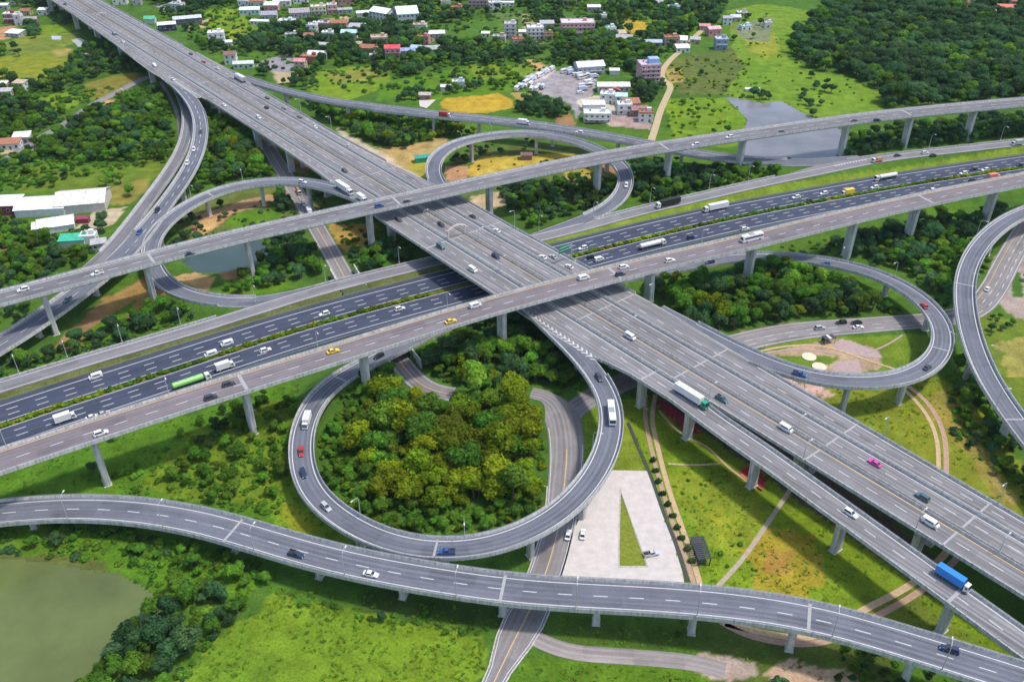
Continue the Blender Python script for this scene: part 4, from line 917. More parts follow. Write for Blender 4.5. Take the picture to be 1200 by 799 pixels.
building(97, 262, 6, 3.4, 2.6, 5, MAR, MAR, 'gable', "small maroon hut in the yard of the pinkish-roofed warehouse", name="hut", cat="hut", win=False)
building(115, 293, 7, 5, 3.2, 20, GRY, GRY, 'shed', "grey hut at the foot of the left ramp", name="hut", cat="hut")
building(20, 6, 12, 8, 7, 5, GRY, WHT, 'flat', "white-roofed house at the very top left corner")
building(12, 28, 10, 8, 8, 3, MAR, WHT, 'flat', "maroon-walled house in the upper left hamlet", floors=2)
building(22, 30, 6.5, 6, 8.5, 3, (0.55, 0.56, 0.6), WHT, 'flat', "narrow pale grey house in the upper left hamlet")
building(36, 30, 11, 7, 5, 8, BRN, (0.34, 0.31, 0.31), 'gable', "brown-roofed house in the upper left hamlet")
building(50, 18, 8, 6, 4.5, 5, WHT, (0.72, 0.74, 0.7), 'shed', "small white-roofed house near the trees by the far viaduct")
building(4, 12, 8, 6, 4, 5, GRY, WHT, 'shed', "white lean-to on the left edge of the upper left hamlet")
building(2, 106, 7, 6, 4, 5, (0.5, 0.25, 0.22), WHT, 'shed', "pink-walled hut at the left edge above the woods", name="hut", cat="hut")
building(195, 37, 15, 8, 5.5, 18, (0.04, 0.05, 0.12), WHT, 'gable', "dark blue shed with a pale roof beside the wide viaduct", name="shed", cat="shed")
building(219, 29, 24, 8, 5, 20, (0.10, 0.12, 0.18), (0.52, 0.55, 0.56), 'gable', "long grey-roofed shed beyond the dark blue shed", name="shed", cat="shed")
building(175, 28, 9, 8, 4, 10, PGR, (0.10, 0.42, 0.24), 'gable', "green tarpaulin shed beside the wide viaduct", name="shed", cat="shed", win=False)
building(140, 6, 13, 8, 6, 8, WHT, (0.68, 0.68, 0.72), 'flat', "white block at the top edge beside the wide viaduct", name="building", cat="building")
building(160, 7, 8, 8, 6, 8, GRY, WHT, 'flat', "grey block at the top edge right of the white block", name="building", cat="building")
building(253, 51, 13, 9, 8, 10, WHT, (0.72, 0.71, 0.68), 'flat', "white two-storey house standing alone near the wide viaduct", floors=2)
building(266, 55, 8, 5, 3.4, 10, WHT, WHT, 'shed', "low white annex in front of the lone white house", name="annex", cat="annex")
building(270, 76, 9, 8, 7.5, 6, WHT, (0.24, 0.13, 0.12), 'gable', "white house with a dark red roof beside the wide viaduct")
building(285, 81, 15, 6.5, 3.8, 8, PGR, (0.55, 0.62, 0.58), 'gable', "long pale green-roofed bungalow beside the dark red roof", name="bungalow", cat="house")
building(292, 18, 18, 8, 4.5, 6, PGR, (0.60, 0.70, 0.66), 'shed', "mint-roofed shed at the left end of the white village cluster", name="shed", cat="shed")
building(315, 24, 14, 11, 4.5, 6, GRY, (0.33, 0.33, 0.38), 'gable', "slate-grey roofed hall in the white village cluster", name="hall", cat="hall")
building(309, 30, 24, 4.5, 3.2, -8, WHT, (0.66, 0.65, 0.64), 'shed', "long low white shed in front of the slate-grey hall", name="shed", cat="shed")
building(336, 36, 14, 9, 7.5, -6, WHT, WHT, 'flat', "bright white two-storey villa in the village cluster", floors=2)
building(350, 22, 18, 13, 5, 12, (0.42, 0.38, 0.4), (0.36, 0.31, 0.33), 'gable', "mauve-grey roofed hall behind the bright white villa", name="hall", cat="hall")
building(330, 8, 16, 9, 5, 6, WHT, (0.62, 0.55, 0.56), 'gable', "pinkish-white roofed building at the top edge of the village", name="building", cat="building")
building(352, 5, 14, 8, 5, 6, WHT, (0.64, 0.58, 0.6), 'flat', "white block at the top edge of the village", name="building", cat="building")
building(366, 40, 9, 8, 7, -8, WHT, WHT, 'flat', "white house left of the maroon-fronted house", floors=2)
building(379, 38, 10, 8, 7.5, -8, (0.40, 0.14, 0.22), (0.60, 0.56, 0.6), 'flat', "maroon-fronted house with pale roof in the village", floors=2)
building(373, 18, 14, 9, 7, 10, CRM, (0.62, 0.58, 0.46), 'flat', "cream house in the upper village", floors=2)
building(389, 17, 9, 8, 8, 10, PNK, WHT, 'flat', "pink house beside the cream house in the upper village", floors=2)
building(405, 6, 15, 8, 6, 10, PNK, (0.55, 0.10, 0.14), 'gable', "crimson-roofed house at the top edge")
building(404, 17, 13, 5, 4, 12, GRY, (0.36, 0.36, 0.4), 'gable', "low grey-roofed house below the crimson roof")
building(448, 24, 20, 15, 6.5, -32, WHT, (0.70, 0.72, 0.72), 'gable', "white-roofed factory hall with a low wing", name="factory_hall", cat="factory")
building(426, 21, 13, 6, 4, 14, WHT, (0.68, 0.70, 0.70), 'shed', "low white wing left of the white-roofed factory hall", name="annex", cat="annex", win=False)
building(475, 27, 19, 24, 7.5, 14, (0.52, 0.55, 0.55), (0.60, 0.64, 0.62), 'gable', "large pale green-grey factory hall", name="factory_hall", cat="factory")
building(437, 73, 5, 4.5, 5, 0, (0.5, 0.2, 0.25), WHT, 'flat', "tiny pink house in the trees above the yellow field")
building(424, 57, 9, 6, 3.5, 8, CRM, (0.40, 0.33, 0.28), 'gable', "tan-roofed cottage in the trees above the yellow field", name="cottage", cat="house")
building(460, 70, 12, 9, 8.5, 4, (0.50, 0.36, 0.38), (0.60, 0.09, 0.10), 'gable', "bright red-roofed house with pink walls", floors=2)
building(477, 66, 13, 7, 4, 0, GRY, (0.28, 0.34, 0.55), 'gable', "blue-roofed annex beside the bright red roof", name="annex", cat="annex")
building(598, 46, 10, 9, 12, 0, (0.52, 0.48, 0.52), (0.56, 0.54, 0.56), 'flat', "pale mauve tower-like apartment block", name="apartment_block", cat="building", floors=4)
building(627, 47, 14, 10, 9.5, 4, WHT, WHT, 'flat', "white villa with blue windows right of the mauve block", floors=3)
building(612, 42, 6, 5, 3, 0, WHT, WHT, 'shed', "small white garage between the mauve block and the white villa", name="garage", cat="garage", win=False)
building(569, 44, 7, 5, 3, 0, CRM, (0.62, 0.58, 0.50), 'shed', "small cream hut left of the mauve block", name="hut", cat="hut")
building(560, 9, 18, 9, 9, 0, (0.5, 0.3, 0.3), (0.48, 0.36, 0.36), 'flat', "pinkish-brown apartment house at the top edge", name="apartment_block", cat="building", floors=3)
building(595, 8, 12, 4, 3.5, 0, WHT, WHT, 'shed', "long white shed at the top edge right of the pinkish-brown house", name="shed", cat="shed")
building(677, 42, 29, 15, 10, 2, PNK, (0.58, 0.50, 0.50), 'flat', "large pink three-storey school-like building", name="building", cat="building", floors=3, extras=(canopy,))
building(696, 14, 12, 7, 4, 0, GRY, WHT, 'gable', "white-roofed house behind the large pink building")
building(706, 26, 7, 6, 5, 0, WHT, WHT, 'flat', "small white cube house behind the large pink building")
building(764, 56, 16, 7, 4, 0, GRY, (0.40, 0.47, 0.55), 'gable', "low blue-grey roofed house below the gold field")
building(742, 54, 10, 6, 3.5, 0, BRN, (0.26, 0.22, 0.24), 'gable', "brown-roofed cottage left of the blue-grey roof", name="cottage", cat="house")
building(760, 101, 15, 13, 15, 8, PNK, (0.55, 0.45, 0.55), 'flat', "tall pink apartment house with a blue rooftop hut", name="apartment_block", cat="building", floors=5, extras=(bluetop,))
building(719, 109, 23, 9, 4.5, 0, (0.50, 0.42, 0.40), WHT, 'gable', "white-roofed hall with a red gabled porch", name="hall", cat="hall", extras=(redporch,))
building(691, 87, 21, 13, 5.5, 12, (0.45, 0.47, 0.5), (0.66, 0.67, 0.70), 'gable', "white-roofed depot hall at the back of the coach park", name="depot_hall", cat="hall", extras=(canopy,))
building(700, 144, 18, 10, 5.5, -2, WHT, WHT, 'flat', "bright white workshop block below the coach park", name="workshop", cat="building", floors=2, extras=(canopy,))
building(696, 130, 15, 7, 4, 2, WHT, (0.62, 0.62, 0.60), 'shed', "white lean-to behind the bright white workshop block", name="shed", cat="shed", win=False)
building(732, 135, 10, 8, 6.5, 0, WHT, (0.68, 0.68, 0.66), 'flat', "white house beside the dirt road", floors=2)
building(749, 137, 11, 8, 4.5, 6, BRN, (0.32, 0.17, 0.17), 'gable', "red-brown roofed house beside the dirt road")
building(720, 88, 7, 5, 3.2, 0, WHT, WHT, 'gable', "small white hut between the depot hall and the pink apartment house", name="hut", cat="hut", win=False)
building(845, 59, 10, 8, 8.5, 0, BLU, (0.62, 0.64, 0.70), 'flat', "blue-walled house with a white roof on the dirt road", floors=2)
building(836, 43, 11, 8, 6, 14, PNK, (0.6, 0.4, 0.42), 'gable', "pink-roofed house on the dirt road")
building(862, 26, 9, 7, 4, 0, GRY, (0.55, 0.58, 0.62), 'gable', "pale blue-grey house above the lime meadow")
building(900, 33, 6, 5, 4, 0, WHT, WHT, 'flat', "small white hut in the lime meadow", name="hut", cat="hut")
building(882, 108, 10, 2.6, 1.8, -6, WHT, (0.68, 0.68, 0.64), 'shed', "low white shelter beside the grey pond", name="shelter", cat="shelter", win=False)
building(1146, 8, 9, 8, 8, 0, WHT, WHT, 'flat', "white house at the upper right", floors=2)
building(1180, 16, 16, 10, 5, -10, (0.5, 0.3, 0.26), (0.62, 0.20, 0.15), 'gable', "orange-red roofed house at the upper right corner")
building(1160, 19, 10, 6, 4, -20, GRY, (0.42, 0.34, 0.34), 'gable', "brownish-roofed cottage left of the orange-red roof", name="cottage", cat="house")
building(537, 104, 9, 6, 4.5, 4, (0.45, 0.5, 0.6), WHT, 'flat', "small white and blue house behind the golden field")
building(522, 107, 7, 4, 2.8, 0, WHT, WHT, 'shed', "white shed left of the small white and blue house", name="shed", cat="shed", win=False)
building(498, 117, 8, 5, 3.2, 0, BRN, (0.45, 0.40, 0.36), 'gable', "tan-roofed hut beside the connector bridge", name="hut", cat="hut")
building(494, 191, 8, 4.5, 3, 14, GRN, (0.05, 0.30, 0.24), 'gable', "teal-roofed shed beside the viaduct and the far loop ramp", name="shed", cat="shed", win=False)
building(617, 188, 6.5, 4.5, 3, 0, BRN, (0.18, 0.11, 0.10), 'gable', "dark brown hut inside the far loop ramp", name="hut", cat="hut", win=False)
# pale apron in front of the tan-roofed hut
sheet("yard", [(491, 118), (511, 117), (500, 127), (492, 125)], M_LOT, 0.1)
# pavilion with roof tiles on the grass right of the car park
def pavilion():
    c = at(820, 650, 0); a, b_ = at(815, 636, 0), at(825, 664, 0); ang = math.atan2(b_[1] - a[1], b_[0] - a[0]) ; Lp = np.linalg.norm((b_ - a)[:2]); root = empty("pergola", (c[0], c[1], 0), "dark slatted pergola standing on the lawn right of the car park", "pergola", None, ang)
    BLD.append((c[0], c[1], 5)); mt = mat("dark_slats", (0.05, 0.055, 0.065), 0.7); w = 3.6
    for sx in (-1, 0, 1):
        for sy in (-1, 1):
            mb = MB(); mb.box((sx * (Lp / 2 - .5), sy * w / 2, 1.4), (0.25, 0.25, 2.8)); link("post", mb.me("post", mt), root)
    for sy in (-1, 1): mb = MB(); mb.box((0, sy * w / 2, 2.9), (Lp, 0.25, 0.3)); link("beam", mb.me("beam", mt), root)
    mb = MB(); mb.box((0, 0, 0), (0.55, w + 0.8, 0.14)); sm = mb.me("slat", mt)
    for i in range(int(Lp / 0.8)): link("slat", sm, root, (-Lp / 2 + 0.4 + i * 0.8, 0, 3.14))
    mb = MB(); mb.box((0, 0, 0.9), (Lp * 0.8, w * 0.6, 0.1)); link("bench", mb.me("bench", mt), root)
pavilion()
# red court and garden discs
sheet("red_court", [(770, 470), (782, 482), (804, 505), (820, 508), (806, 492), (785, 475)], mat("red_court_paint", (0.30, 0.03, 0.06), 0.85, noise=0.2), 0.1)
for x, y, rx_, ry_, n in ((948, 418.5, 2.9, 2.9, 0), (960, 430, 2.9, 2.9, 1)):
    c = at(x, y, 0); mb = MB(); mb.prism([(c[0] + rx_ * math.cos(t * math.pi / 14), c[1] + ry_ * math.sin(t * math.pi / 14)) for t in range(28)], -0.1, 0.35)
    o = mb.build("round_platform", mat("cream_paving", (0.62, 0.57, 0.42), 0.9, noise=0.08)); props(o, ("cream round platform nearer the local road in the garden" if n == 0 else "cream round platform touching the loop ramp's inner edge"), "platform")
# small houses of the far villages
VRND = random.Random(5)
def hut(px, py, w, d, h, wall, roof, rtype, label, name="house"): building(px, py, w, d, h, VRND.uniform(-14, 14), wall, roof, rtype, label, name=name)
RUST = (0.34, 0.15, 0.09); TAN = (0.45, 0.36, 0.26); LB_ = (0.40, 0.50, 0.58)
VH = [
 (66, 8, 'white', 'grey', "at the top left, beside the far viaduct"), (30, 18, 'tan', 'rust', "in the upper left hamlet behind the brown roof"), (16, 44, 'grey', 'white', "below the maroon-walled house"), (6, 118, 'tan', 'grey', "at the left edge above the woods"), (24, 108, 'white', 'tan', "at the left edge beside the pink-walled hut"), (8, 176, 'white', 'rust', "at the left edge below the woods road"), (24, 168, 'grey', 'white', "beside the fork of the woods road"),
 (206, 14, 'white', 'grey', "at the top edge beyond the green tarpaulin shed"), (286, 8, 'white', 'white', "behind the mint-roofed shed"), (302, 9, 'cream', 'rust', "behind the slate-grey hall"), (318, 14, 'pink', 'white', "between the slate-grey and mauve-grey halls"), (342, 46, 'white', 'grey', "below the bright white villa"), (362, 50, 'grey', 'rust', "below the maroon-fronted house"),
 (378, 58, 'white', 'grey', "in the trees below the maroon-fronted house"), (384, 48, 'grey', 'white', "in the trees right of the maroon-fronted house"), (397, 36, 'tan', 'rust', "on the sandy plot below the grey-roofed house"), (409, 47, 'white', 'mint', "in the trees left of the tan-roofed cottage"), (418, 40, 'white', 'grey', "in the trees above the tan-roofed cottage"), (363, 76, 'rust', 'rust', "beside the grey yard"), (371, 73, 'white', 'white', "beside the yellow field's left corner"), (352, 82, 'tan', 'pink', "at the corner of the grey yard"),
 (431, 66, 'pink', 'rust', "left of the tiny pink house"), (444, 54, 'tan', 'tan', "above the tiny pink house"), (488, 62, 'white', 'blue', "right of the blue-roofed annex"), (496, 53, 'pink', 'rust', "above the blue-roofed annex"), (505, 64, 'tan', 'grey', "in the trees beyond the blue-roofed annex"), (492, 38, 'white', 'tan', "right of the large factory hall"), (511, 45, 'grey', 'white', "on the grey track below the top meadow"),
 (522, 8, 'white', 'tan', "at the top edge left of the pinkish-brown block"), (535, 14, 'pink', 'rust', "in front of the pinkish-brown block"), (580, 12, 'white', 'white', "right of the pinkish-brown block"), (641, 36, 'grey', 'grey', "right of the white villa with blue windows"), (642, 48, 'tan', 'rust', "between the white villa and the pink building"), (585, 52, 'tan', 'grey', "in front of the mauve apartment block"), (607, 56, 'tan', 'rust', "on the red earth below the white villa"),
 (715, 42, 'white', 'mint', "right of the large pink building"), (726, 45, 'cream', 'tan', "left of the gold field"), (732, 50, 'pink', 'grey', "below the gold field's left end"), (787, 54, 'tan', 'rust', "above the dirt road bend"), (797, 52, 'white', 'white', "on the dirt road above its bend"), (800, 62, 'white', 'white', "on the dirt road's grassy side"), (815, 52, 'tan', 'grey', "left of the blue-walled house"), (826, 36, 'grey', 'pink', "behind the pink-roofed house on the dirt road"), (852, 30, 'white', 'grey', "left of the pale blue-grey house"), (870, 20, 'tan', 'white', "right of the pale blue-grey house"), (874, 36, 'white', 'mint', "in the scrub above the lime meadow"),
 (1132, 12, 'tan', 'rust', "left of the upper right white house"), (1154, 5, 'white', 'pink', "behind the upper right white house"), (1192, 10, 'white', 'rust', "at the upper right corner"), (1110, 10, 'grey', 'white', "above the brown field in the forest"), (771, 8, 'white', 'grey', "at the top edge right of the gold field"), (790, 14, 'white', 'blue', "in the far trees above the dirt road"),
 (668, 8, 'tan', 'grey', "at the top edge behind the large pink building"), (740, 132, 'tan', 'rust', "between the white and red-brown houses"), (757, 144, 'white', 'rust', "at the dirt road's edge below the red-brown roof"), (712, 122, 'white', 'white', "behind the bright white workshop's right corner"), (728, 124, 'white', 'mint', "behind the white house on the dirt road"),
]
CW = {'white': WHT, 'grey': GRY, 'tan': TAN, 'pink': PNK, 'rust': RUST, 'mint': (0.42, 0.60, 0.55), 'blue': LB_, 'cream': CRM}
for i, (x, y, wc_, rc_, ph) in enumerate(VH):
    w = VRND.uniform(8, 14); hut(x, y, w, w * VRND.uniform(0.6, 0.85), VRND.choice([3.2, 3.6, 5.6, 6.2]), CW[wc_], CW[rc_], VRND.choice(['gable', 'shed', 'flat', 'gable']), "small %s house with %s roof %s" % (wc_, rc_, ph))
# landscaped garden inside the right loop
M_PINKP = mat("pink_paving", (0.36, 0.27, 0.25), 0.9, noise=0.15, nscale=0.7)
sheet("paving", [(986, 397), (1000, 401), (1028, 412), (1034, 420), (1012, 418), (985, 411), (975, 404)], M_PINKP, 0.06)
sheet("paving", [(978, 424), (1006, 421), (1010, 436), (1000, 440), (976, 438)], M_PINKP, 0.06)
for L_, w_, m_, nm_ in (([(888, 412), (910, 407), (940, 404), (970, 406), (995, 414), (1020, 423), (1048, 432)], 1.1, M_TANPATH, "path"), ([(886, 417), (910, 411), (940, 409), (962, 411), (985, 416)], 0.9, M_PINKP, "path"), ([(1058, 392), (1040, 404), (1015, 414)], 0.8, M_PINKP, "path")):
    track(L_, w_, m_, nm_, z=0.14)
# benches of clipped hedge along the car park path
for i, (x, y) in enumerate([(765, 541), (768, 553), (771, 566), (776, 580), (782, 593), (788, 606), (793, 620), (798, 632), (805, 645), (810, 659)]):
    c = at(x, y, 0); o = bpy.data.objects.new("round_shrub", None)
    SHRUBS = globals().setdefault("SHRUBS", []); SHRUBS.append((c[0], c[1], i)); bpy.data.objects.remove(o)
# dirt verge at the car park
# ================================================================== TREES
def leaf_mat(name, col, vary=0.35, trans=0.5):
    m = bpy.data.materials.new(name); m.use_nodes = True
    nt = m.node_tree; N = nt.nodes; L = nt.links
    out = N["Material Output"]; b = N["Principled BSDF"]; b.inputs["Roughness"].default_value = 0.75; b.inputs["Specular IOR Level"].default_value = 0.15
    oi = N.new("ShaderNodeObjectInfo")
    g = N.new("ShaderNodeNewGeometry")
    nz = N.new("ShaderNodeTexNoise"); nz.inputs["Scale"].default_value = 0.45; nz.inputs["Detail"].default_value = 3
    L.new(g.outputs["Position"], nz.inputs["Vector"])
    ri = N.new("ShaderNodeMapRange"); ri.inputs["To Min"].default_value = 1 - vary; ri.inputs["To Max"].default_value = 1 + vary; L.new(oi.outputs["Random"], ri.inputs["Value"])
    rn = N.new("ShaderNodeMapRange"); rn.inputs["From Min"].default_value = 0.3; rn.inputs["From Max"].default_value = 0.7; rn.inputs["To Min"].default_value = 0.72; rn.inputs["To Max"].default_value = 1.3; L.new(nz.outputs["Fac"], rn.inputs["Value"])
    rf = N.new("ShaderNodeMapRange"); rf.inputs["To Min"].default_value = 0.86; rf.inputs["To Max"].default_value = 1.16; L.new(g.outputs["Random Per Island"], rf.inputs["Value"])
    m1 = N.new("ShaderNodeMath"); m1.operation = 'MULTIPLY'; L.new(ri.outputs[0], m1.inputs[0]); L.new(rn.outputs[0], m1.inputs[1])
    m2 = N.new("ShaderNodeMath"); m2.operation = 'MULTIPLY'; L.new(m1.outputs[0], m2.inputs[0]); L.new(rf.outputs[0], m2.inputs[1])
    nb_ = N.new("ShaderNodeTexNoise"); nb_.inputs["Scale"].default_value = 0.035; nb_.inputs["Detail"].default_value = 3; L.new(g.outputs["Position"], nb_.inputs["Vector"])
    rb = N.new("ShaderNodeMapRange"); rb.inputs["From Min"].default_value = 0.35; rb.inputs["From Max"].default_value = 0.65; rb.inputs["To Min"].default_value = 0.75; rb.inputs["To Max"].default_value = 1.35; L.new(nb_.outputs["Fac"], rb.inputs["Value"])
    m3 = N.new("ShaderNodeMath"); m3.operation = 'MULTIPLY'; L.new(m2.outputs[0], m3.inputs[0]); L.new(rb.outputs[0], m3.inputs[1]); m2 = m3
    hs = N.new("ShaderNodeHueSaturation"); hs.inputs["Color"].default_value = (*col, 1)
    rh = N.new("ShaderNodeMapRange"); rh.inputs["To Min"].default_value = 0.48; rh.inputs["To Max"].default_value = 0.52
    mm = N.new("ShaderNodeMath"); mm.operation = 'FRACT'; m9 = N.new("ShaderNodeMath"); m9.operation = 'MULTIPLY'; m9.inputs[1].default_value = 7.13
    L.new(oi.outputs["Random"], m9.inputs[0]); L.new(m9.outputs[0], mm.inputs[0]); L.new(mm.outputs[0], rh.inputs["Value"]); L.new(rh.outputs[0], hs.inputs["Hue"]); L.new(m2.outputs[0], hs.inputs["Value"])
    L.new(hs.outputs[0], b.inputs["Base Color"])
    tr = N.new("ShaderNodeBsdfTranslucent"); L.new(hs.outputs[0], tr.inputs["Color"])
    mx = N.new("ShaderNodeMixShader"); mx.inputs[0].default_value = trans
    L.new(b.outputs[0], mx.inputs[1]); L.new(tr.outputs[0], mx.inputs[2]); L.new(mx.outputs[0], out.inputs["Surface"])
    return m
LM = {
 'dark': leaf_mat("dark_evergreen_leaves", (0.068, 0.150, 0.052)),
 'mid': leaf_mat("mid_green_leaves", (0.115, 0.235, 0.024)),
 'lime': leaf_mat("yellow_green_leaves", (0.21, 0.285, 0.012)),
 'bright': leaf_mat("bright_green_leaves", (0.135, 0.285, 0.028)),
 'rust': leaf_mat("rusty_green_leaves", (0.15, 0.20, 0.018)),
}
M_BARK = mat("bark", (0.16, 0.12, 0.09), 0.9, noise=0.3, nscale=3)
def crown_mesh(seed, R=4.0, H=3.4, zc=5.2, nl=560, leaf=0.62, nb=11, m=None, flat=0.8):
    """many leaf-cluster faces spread over and through uneven lobes, around z = zc"""
    r = np.random.RandomState(seed)
    lobes = []
    for i in range(nb):
        a = r.rand() * 2 * math.pi; d = R * 0.62 * math.sqrt(r.rand()); z = zc + (r.rand() - 0.35) * H * 0.9 * (1 - 0.45 * d / R)
        lobes.append((d * math.cos(a), d * math.sin(a), z, R * (0.20 + 0.34 * r.rand())))
    lobes.append((0, 0, zc + 0.1 * H, R * 0.58))
    V = []; Fc = []
    for i in range(nl):
        lx, ly, lz, lr = lobes[r.randint(len(lobes))]
        n = r.normal(size=3); n /= np.linalg.norm(n)
        if n[2] < -0.35: n[2] *= -0.6
        rad = lr * (0.72 + 0.38 * r.rand() ** 0.6)
        c = np.array([lx, ly, lz]) + n * rad * np.array([1, 1, flat])
        q = n + r.normal(size=3) * 0.42; q /= np.linalg.norm(q)
        u = np.cross(q, [0.3, 0.2, 1.0]); u /= np.linalg.norm(u); w = np.cross(q, u)
        s1, s2 = leaf * (0.6 + 0.8 * r.rand()), leaf * (0.5 + 0.6 * r.rand())
        k = len(V); V += [tuple(c + u * s1), tuple(c + w * s2 + q * 0.15 * leaf), tuple(c - u * s1), tuple(c - w * s2 + q * 0.1 * leaf)]
        Fc.append((k, k + 1, k + 2, k + 3))
    # inner dense mass of the lobes
    for lx, ly, lz, lr in lobes:
        k = len(V); lr *= 0.78; segs, rings = 7, 4
        for j in range(1, rings):
            th = math.pi * j / rings
            for s in range(segs):
                ph = 2 * math.pi * (s + 0.5 * (j % 2)) / segs; rr = lr * (0.85 + 0.3 * r.rand())
                V.append((lx + rr * math.sin(th) * math.cos(ph), ly + rr * math.sin(th) * math.sin(ph), lz + rr * flat * math.cos(th)))
        V.append((lx, ly, lz + lr * flat)); V.append((lx, ly, lz - lr * flat)); tp, bt = len(V) - 2, len(V) - 1
        for s in range(segs):
            s2 = (s + 1) % segs
            Fc.append((k + s, k + s2, tp)); Fc.append((k + (rings - 2) * segs + s2, k + (rings - 2) * segs + s, bt))
            for j in range(rings - 2): Fc.append((k + j * segs + s, k + (j + 1) * segs + s, k + (j + 1) * segs + s2, k + j * segs + s2))
    return mesh("crown", V, Fc, m)
def trunk_mesh(seed, h=4.6, r0=0.28):
    r = random.Random(seed); mb = MB(); t = [(0, 0, -0.3), (r.uniform(-.1, .1), r.uniform(-.1, .1), h * 0.35), (r.uniform(-.3, .3), r.uniform(-.3, .3), h * 0.7), (r.uniform(-.4, .4), r.uniform(-.4, .4), h)]
    mb.tube(t, [r0 * 1.3, r0, r0 * 0.75, r0 * 0.4], 7)
    for i in range(5):
        a = r.uniform(0, 6.28); z = h * r.uniform(0.45, 0.8); l = r.uniform(1.2, 2.4)
        mb.tube([(0, 0, z), (math.cos(a) * l * 0.6, math.sin(a) * l * 0.6, z + l * 0.5), (math.cos(a) * l, math.sin(a) * l, z + l * 1.0)], [r0 * 0.5, r0 * 0.32, r0 * 0.12], 5)
    return mb.me("trunk", M_BARK)
TR = {}
for sp in LM:
    TR[sp] = [crown_mesh(100 + i * 7 + len(sp) * 31, R=4.0 + 0.3 * (i % 3), H=3.2 + 0.5 * (i % 2), nb=9 + i * 2, nl=1300 + 120 * i, leaf=0.40, m=LM[sp], flat=0.75 + 0.12 * (i % 3)) for i in range(3)]
TK = [trunk_mesh(s) for s in (1, 2, 3)]
def shrub_mesh(seed, m):
    return crown_mesh(seed, R=1.7, H=0.7, zc=0.5, nl=170, leaf=0.34, nb=6, m=m, flat=0.6)
SH = {sp: [shrub_mesh(50 + i + len(sp), LM[sp]) for i in range(2)] for sp in LM}

RS = [(nm, p.P, np.array([val(l, q) for q in p.S]), np.array([val(r, q) for q in p.S]), g) for nm, p, l, r, g in ROADS]
def clear_of_roads(x, y, r, top):
    """False where a crown of radius r and top height would run into a road"""
    ok = np.ones(len(x), bool)
    for nm, P, l, rr, g in RS:
        h = np.maximum(np.abs(l), np.abs(rr)).max() + r.max() + 1
        lo, hi = P[:, :2].min(0) - h, P[:, :2].max(0) + h
        j = np.where((x > lo[0]) & (x < hi[0]) & (y > lo[1]) & (y < hi[1]) & ok)[0]
        if not len(j): continue
        d2 = (x[j, None] - P[None, :, 0]) ** 2 + (y[j, None] - P[None, :, 1]) ** 2; k = d2.argmin(1)
        k2 = np.minimum(k + 1, len(P) - 1); k1 = np.maximum(k - 1, 0)
        t = P[k2, :2] - P[k1, :2]; t = t / (np.linalg.norm(t, axis=1)[:, None] + 1e-9)
        dv = np.stack([x[j] - P[k, 0], y[j] - P[k, 1]], 1)
        side = t[:, 0] * dv[:, 1] - t[:, 1] * dv[:, 0]; along = np.abs((t * dv).sum(1))
        hit = (side < l[k] + 0.9 * r[j]) & (side > rr[k] - 0.9 * r[j]) & (along < 8)
        high = (P[k, 2] - 2.6 > top[j])
        ok[j[hit & ~high]] = False
    return ok
KEEP = []           # (poly, margin) places without trees: filled by buildings and paved places
for L0 in ([(718, 551), (760, 552), (803, 690), (650, 690), (668, 630), (700, 575)], [(628, 88), (652, 80), (700, 90), (722, 118), (722, 148), (688, 144), (676, 142), (640, 112), (612, 98)],
           [(516, 122), (545, 110), (582, 106), (602, 124), (575, 133), (524, 131)], [(722, 26), (756, 26), (776, 37), (745, 42)]): KEEP.append(W(L0))
for wp in WATERS: KEEP.append(wp)
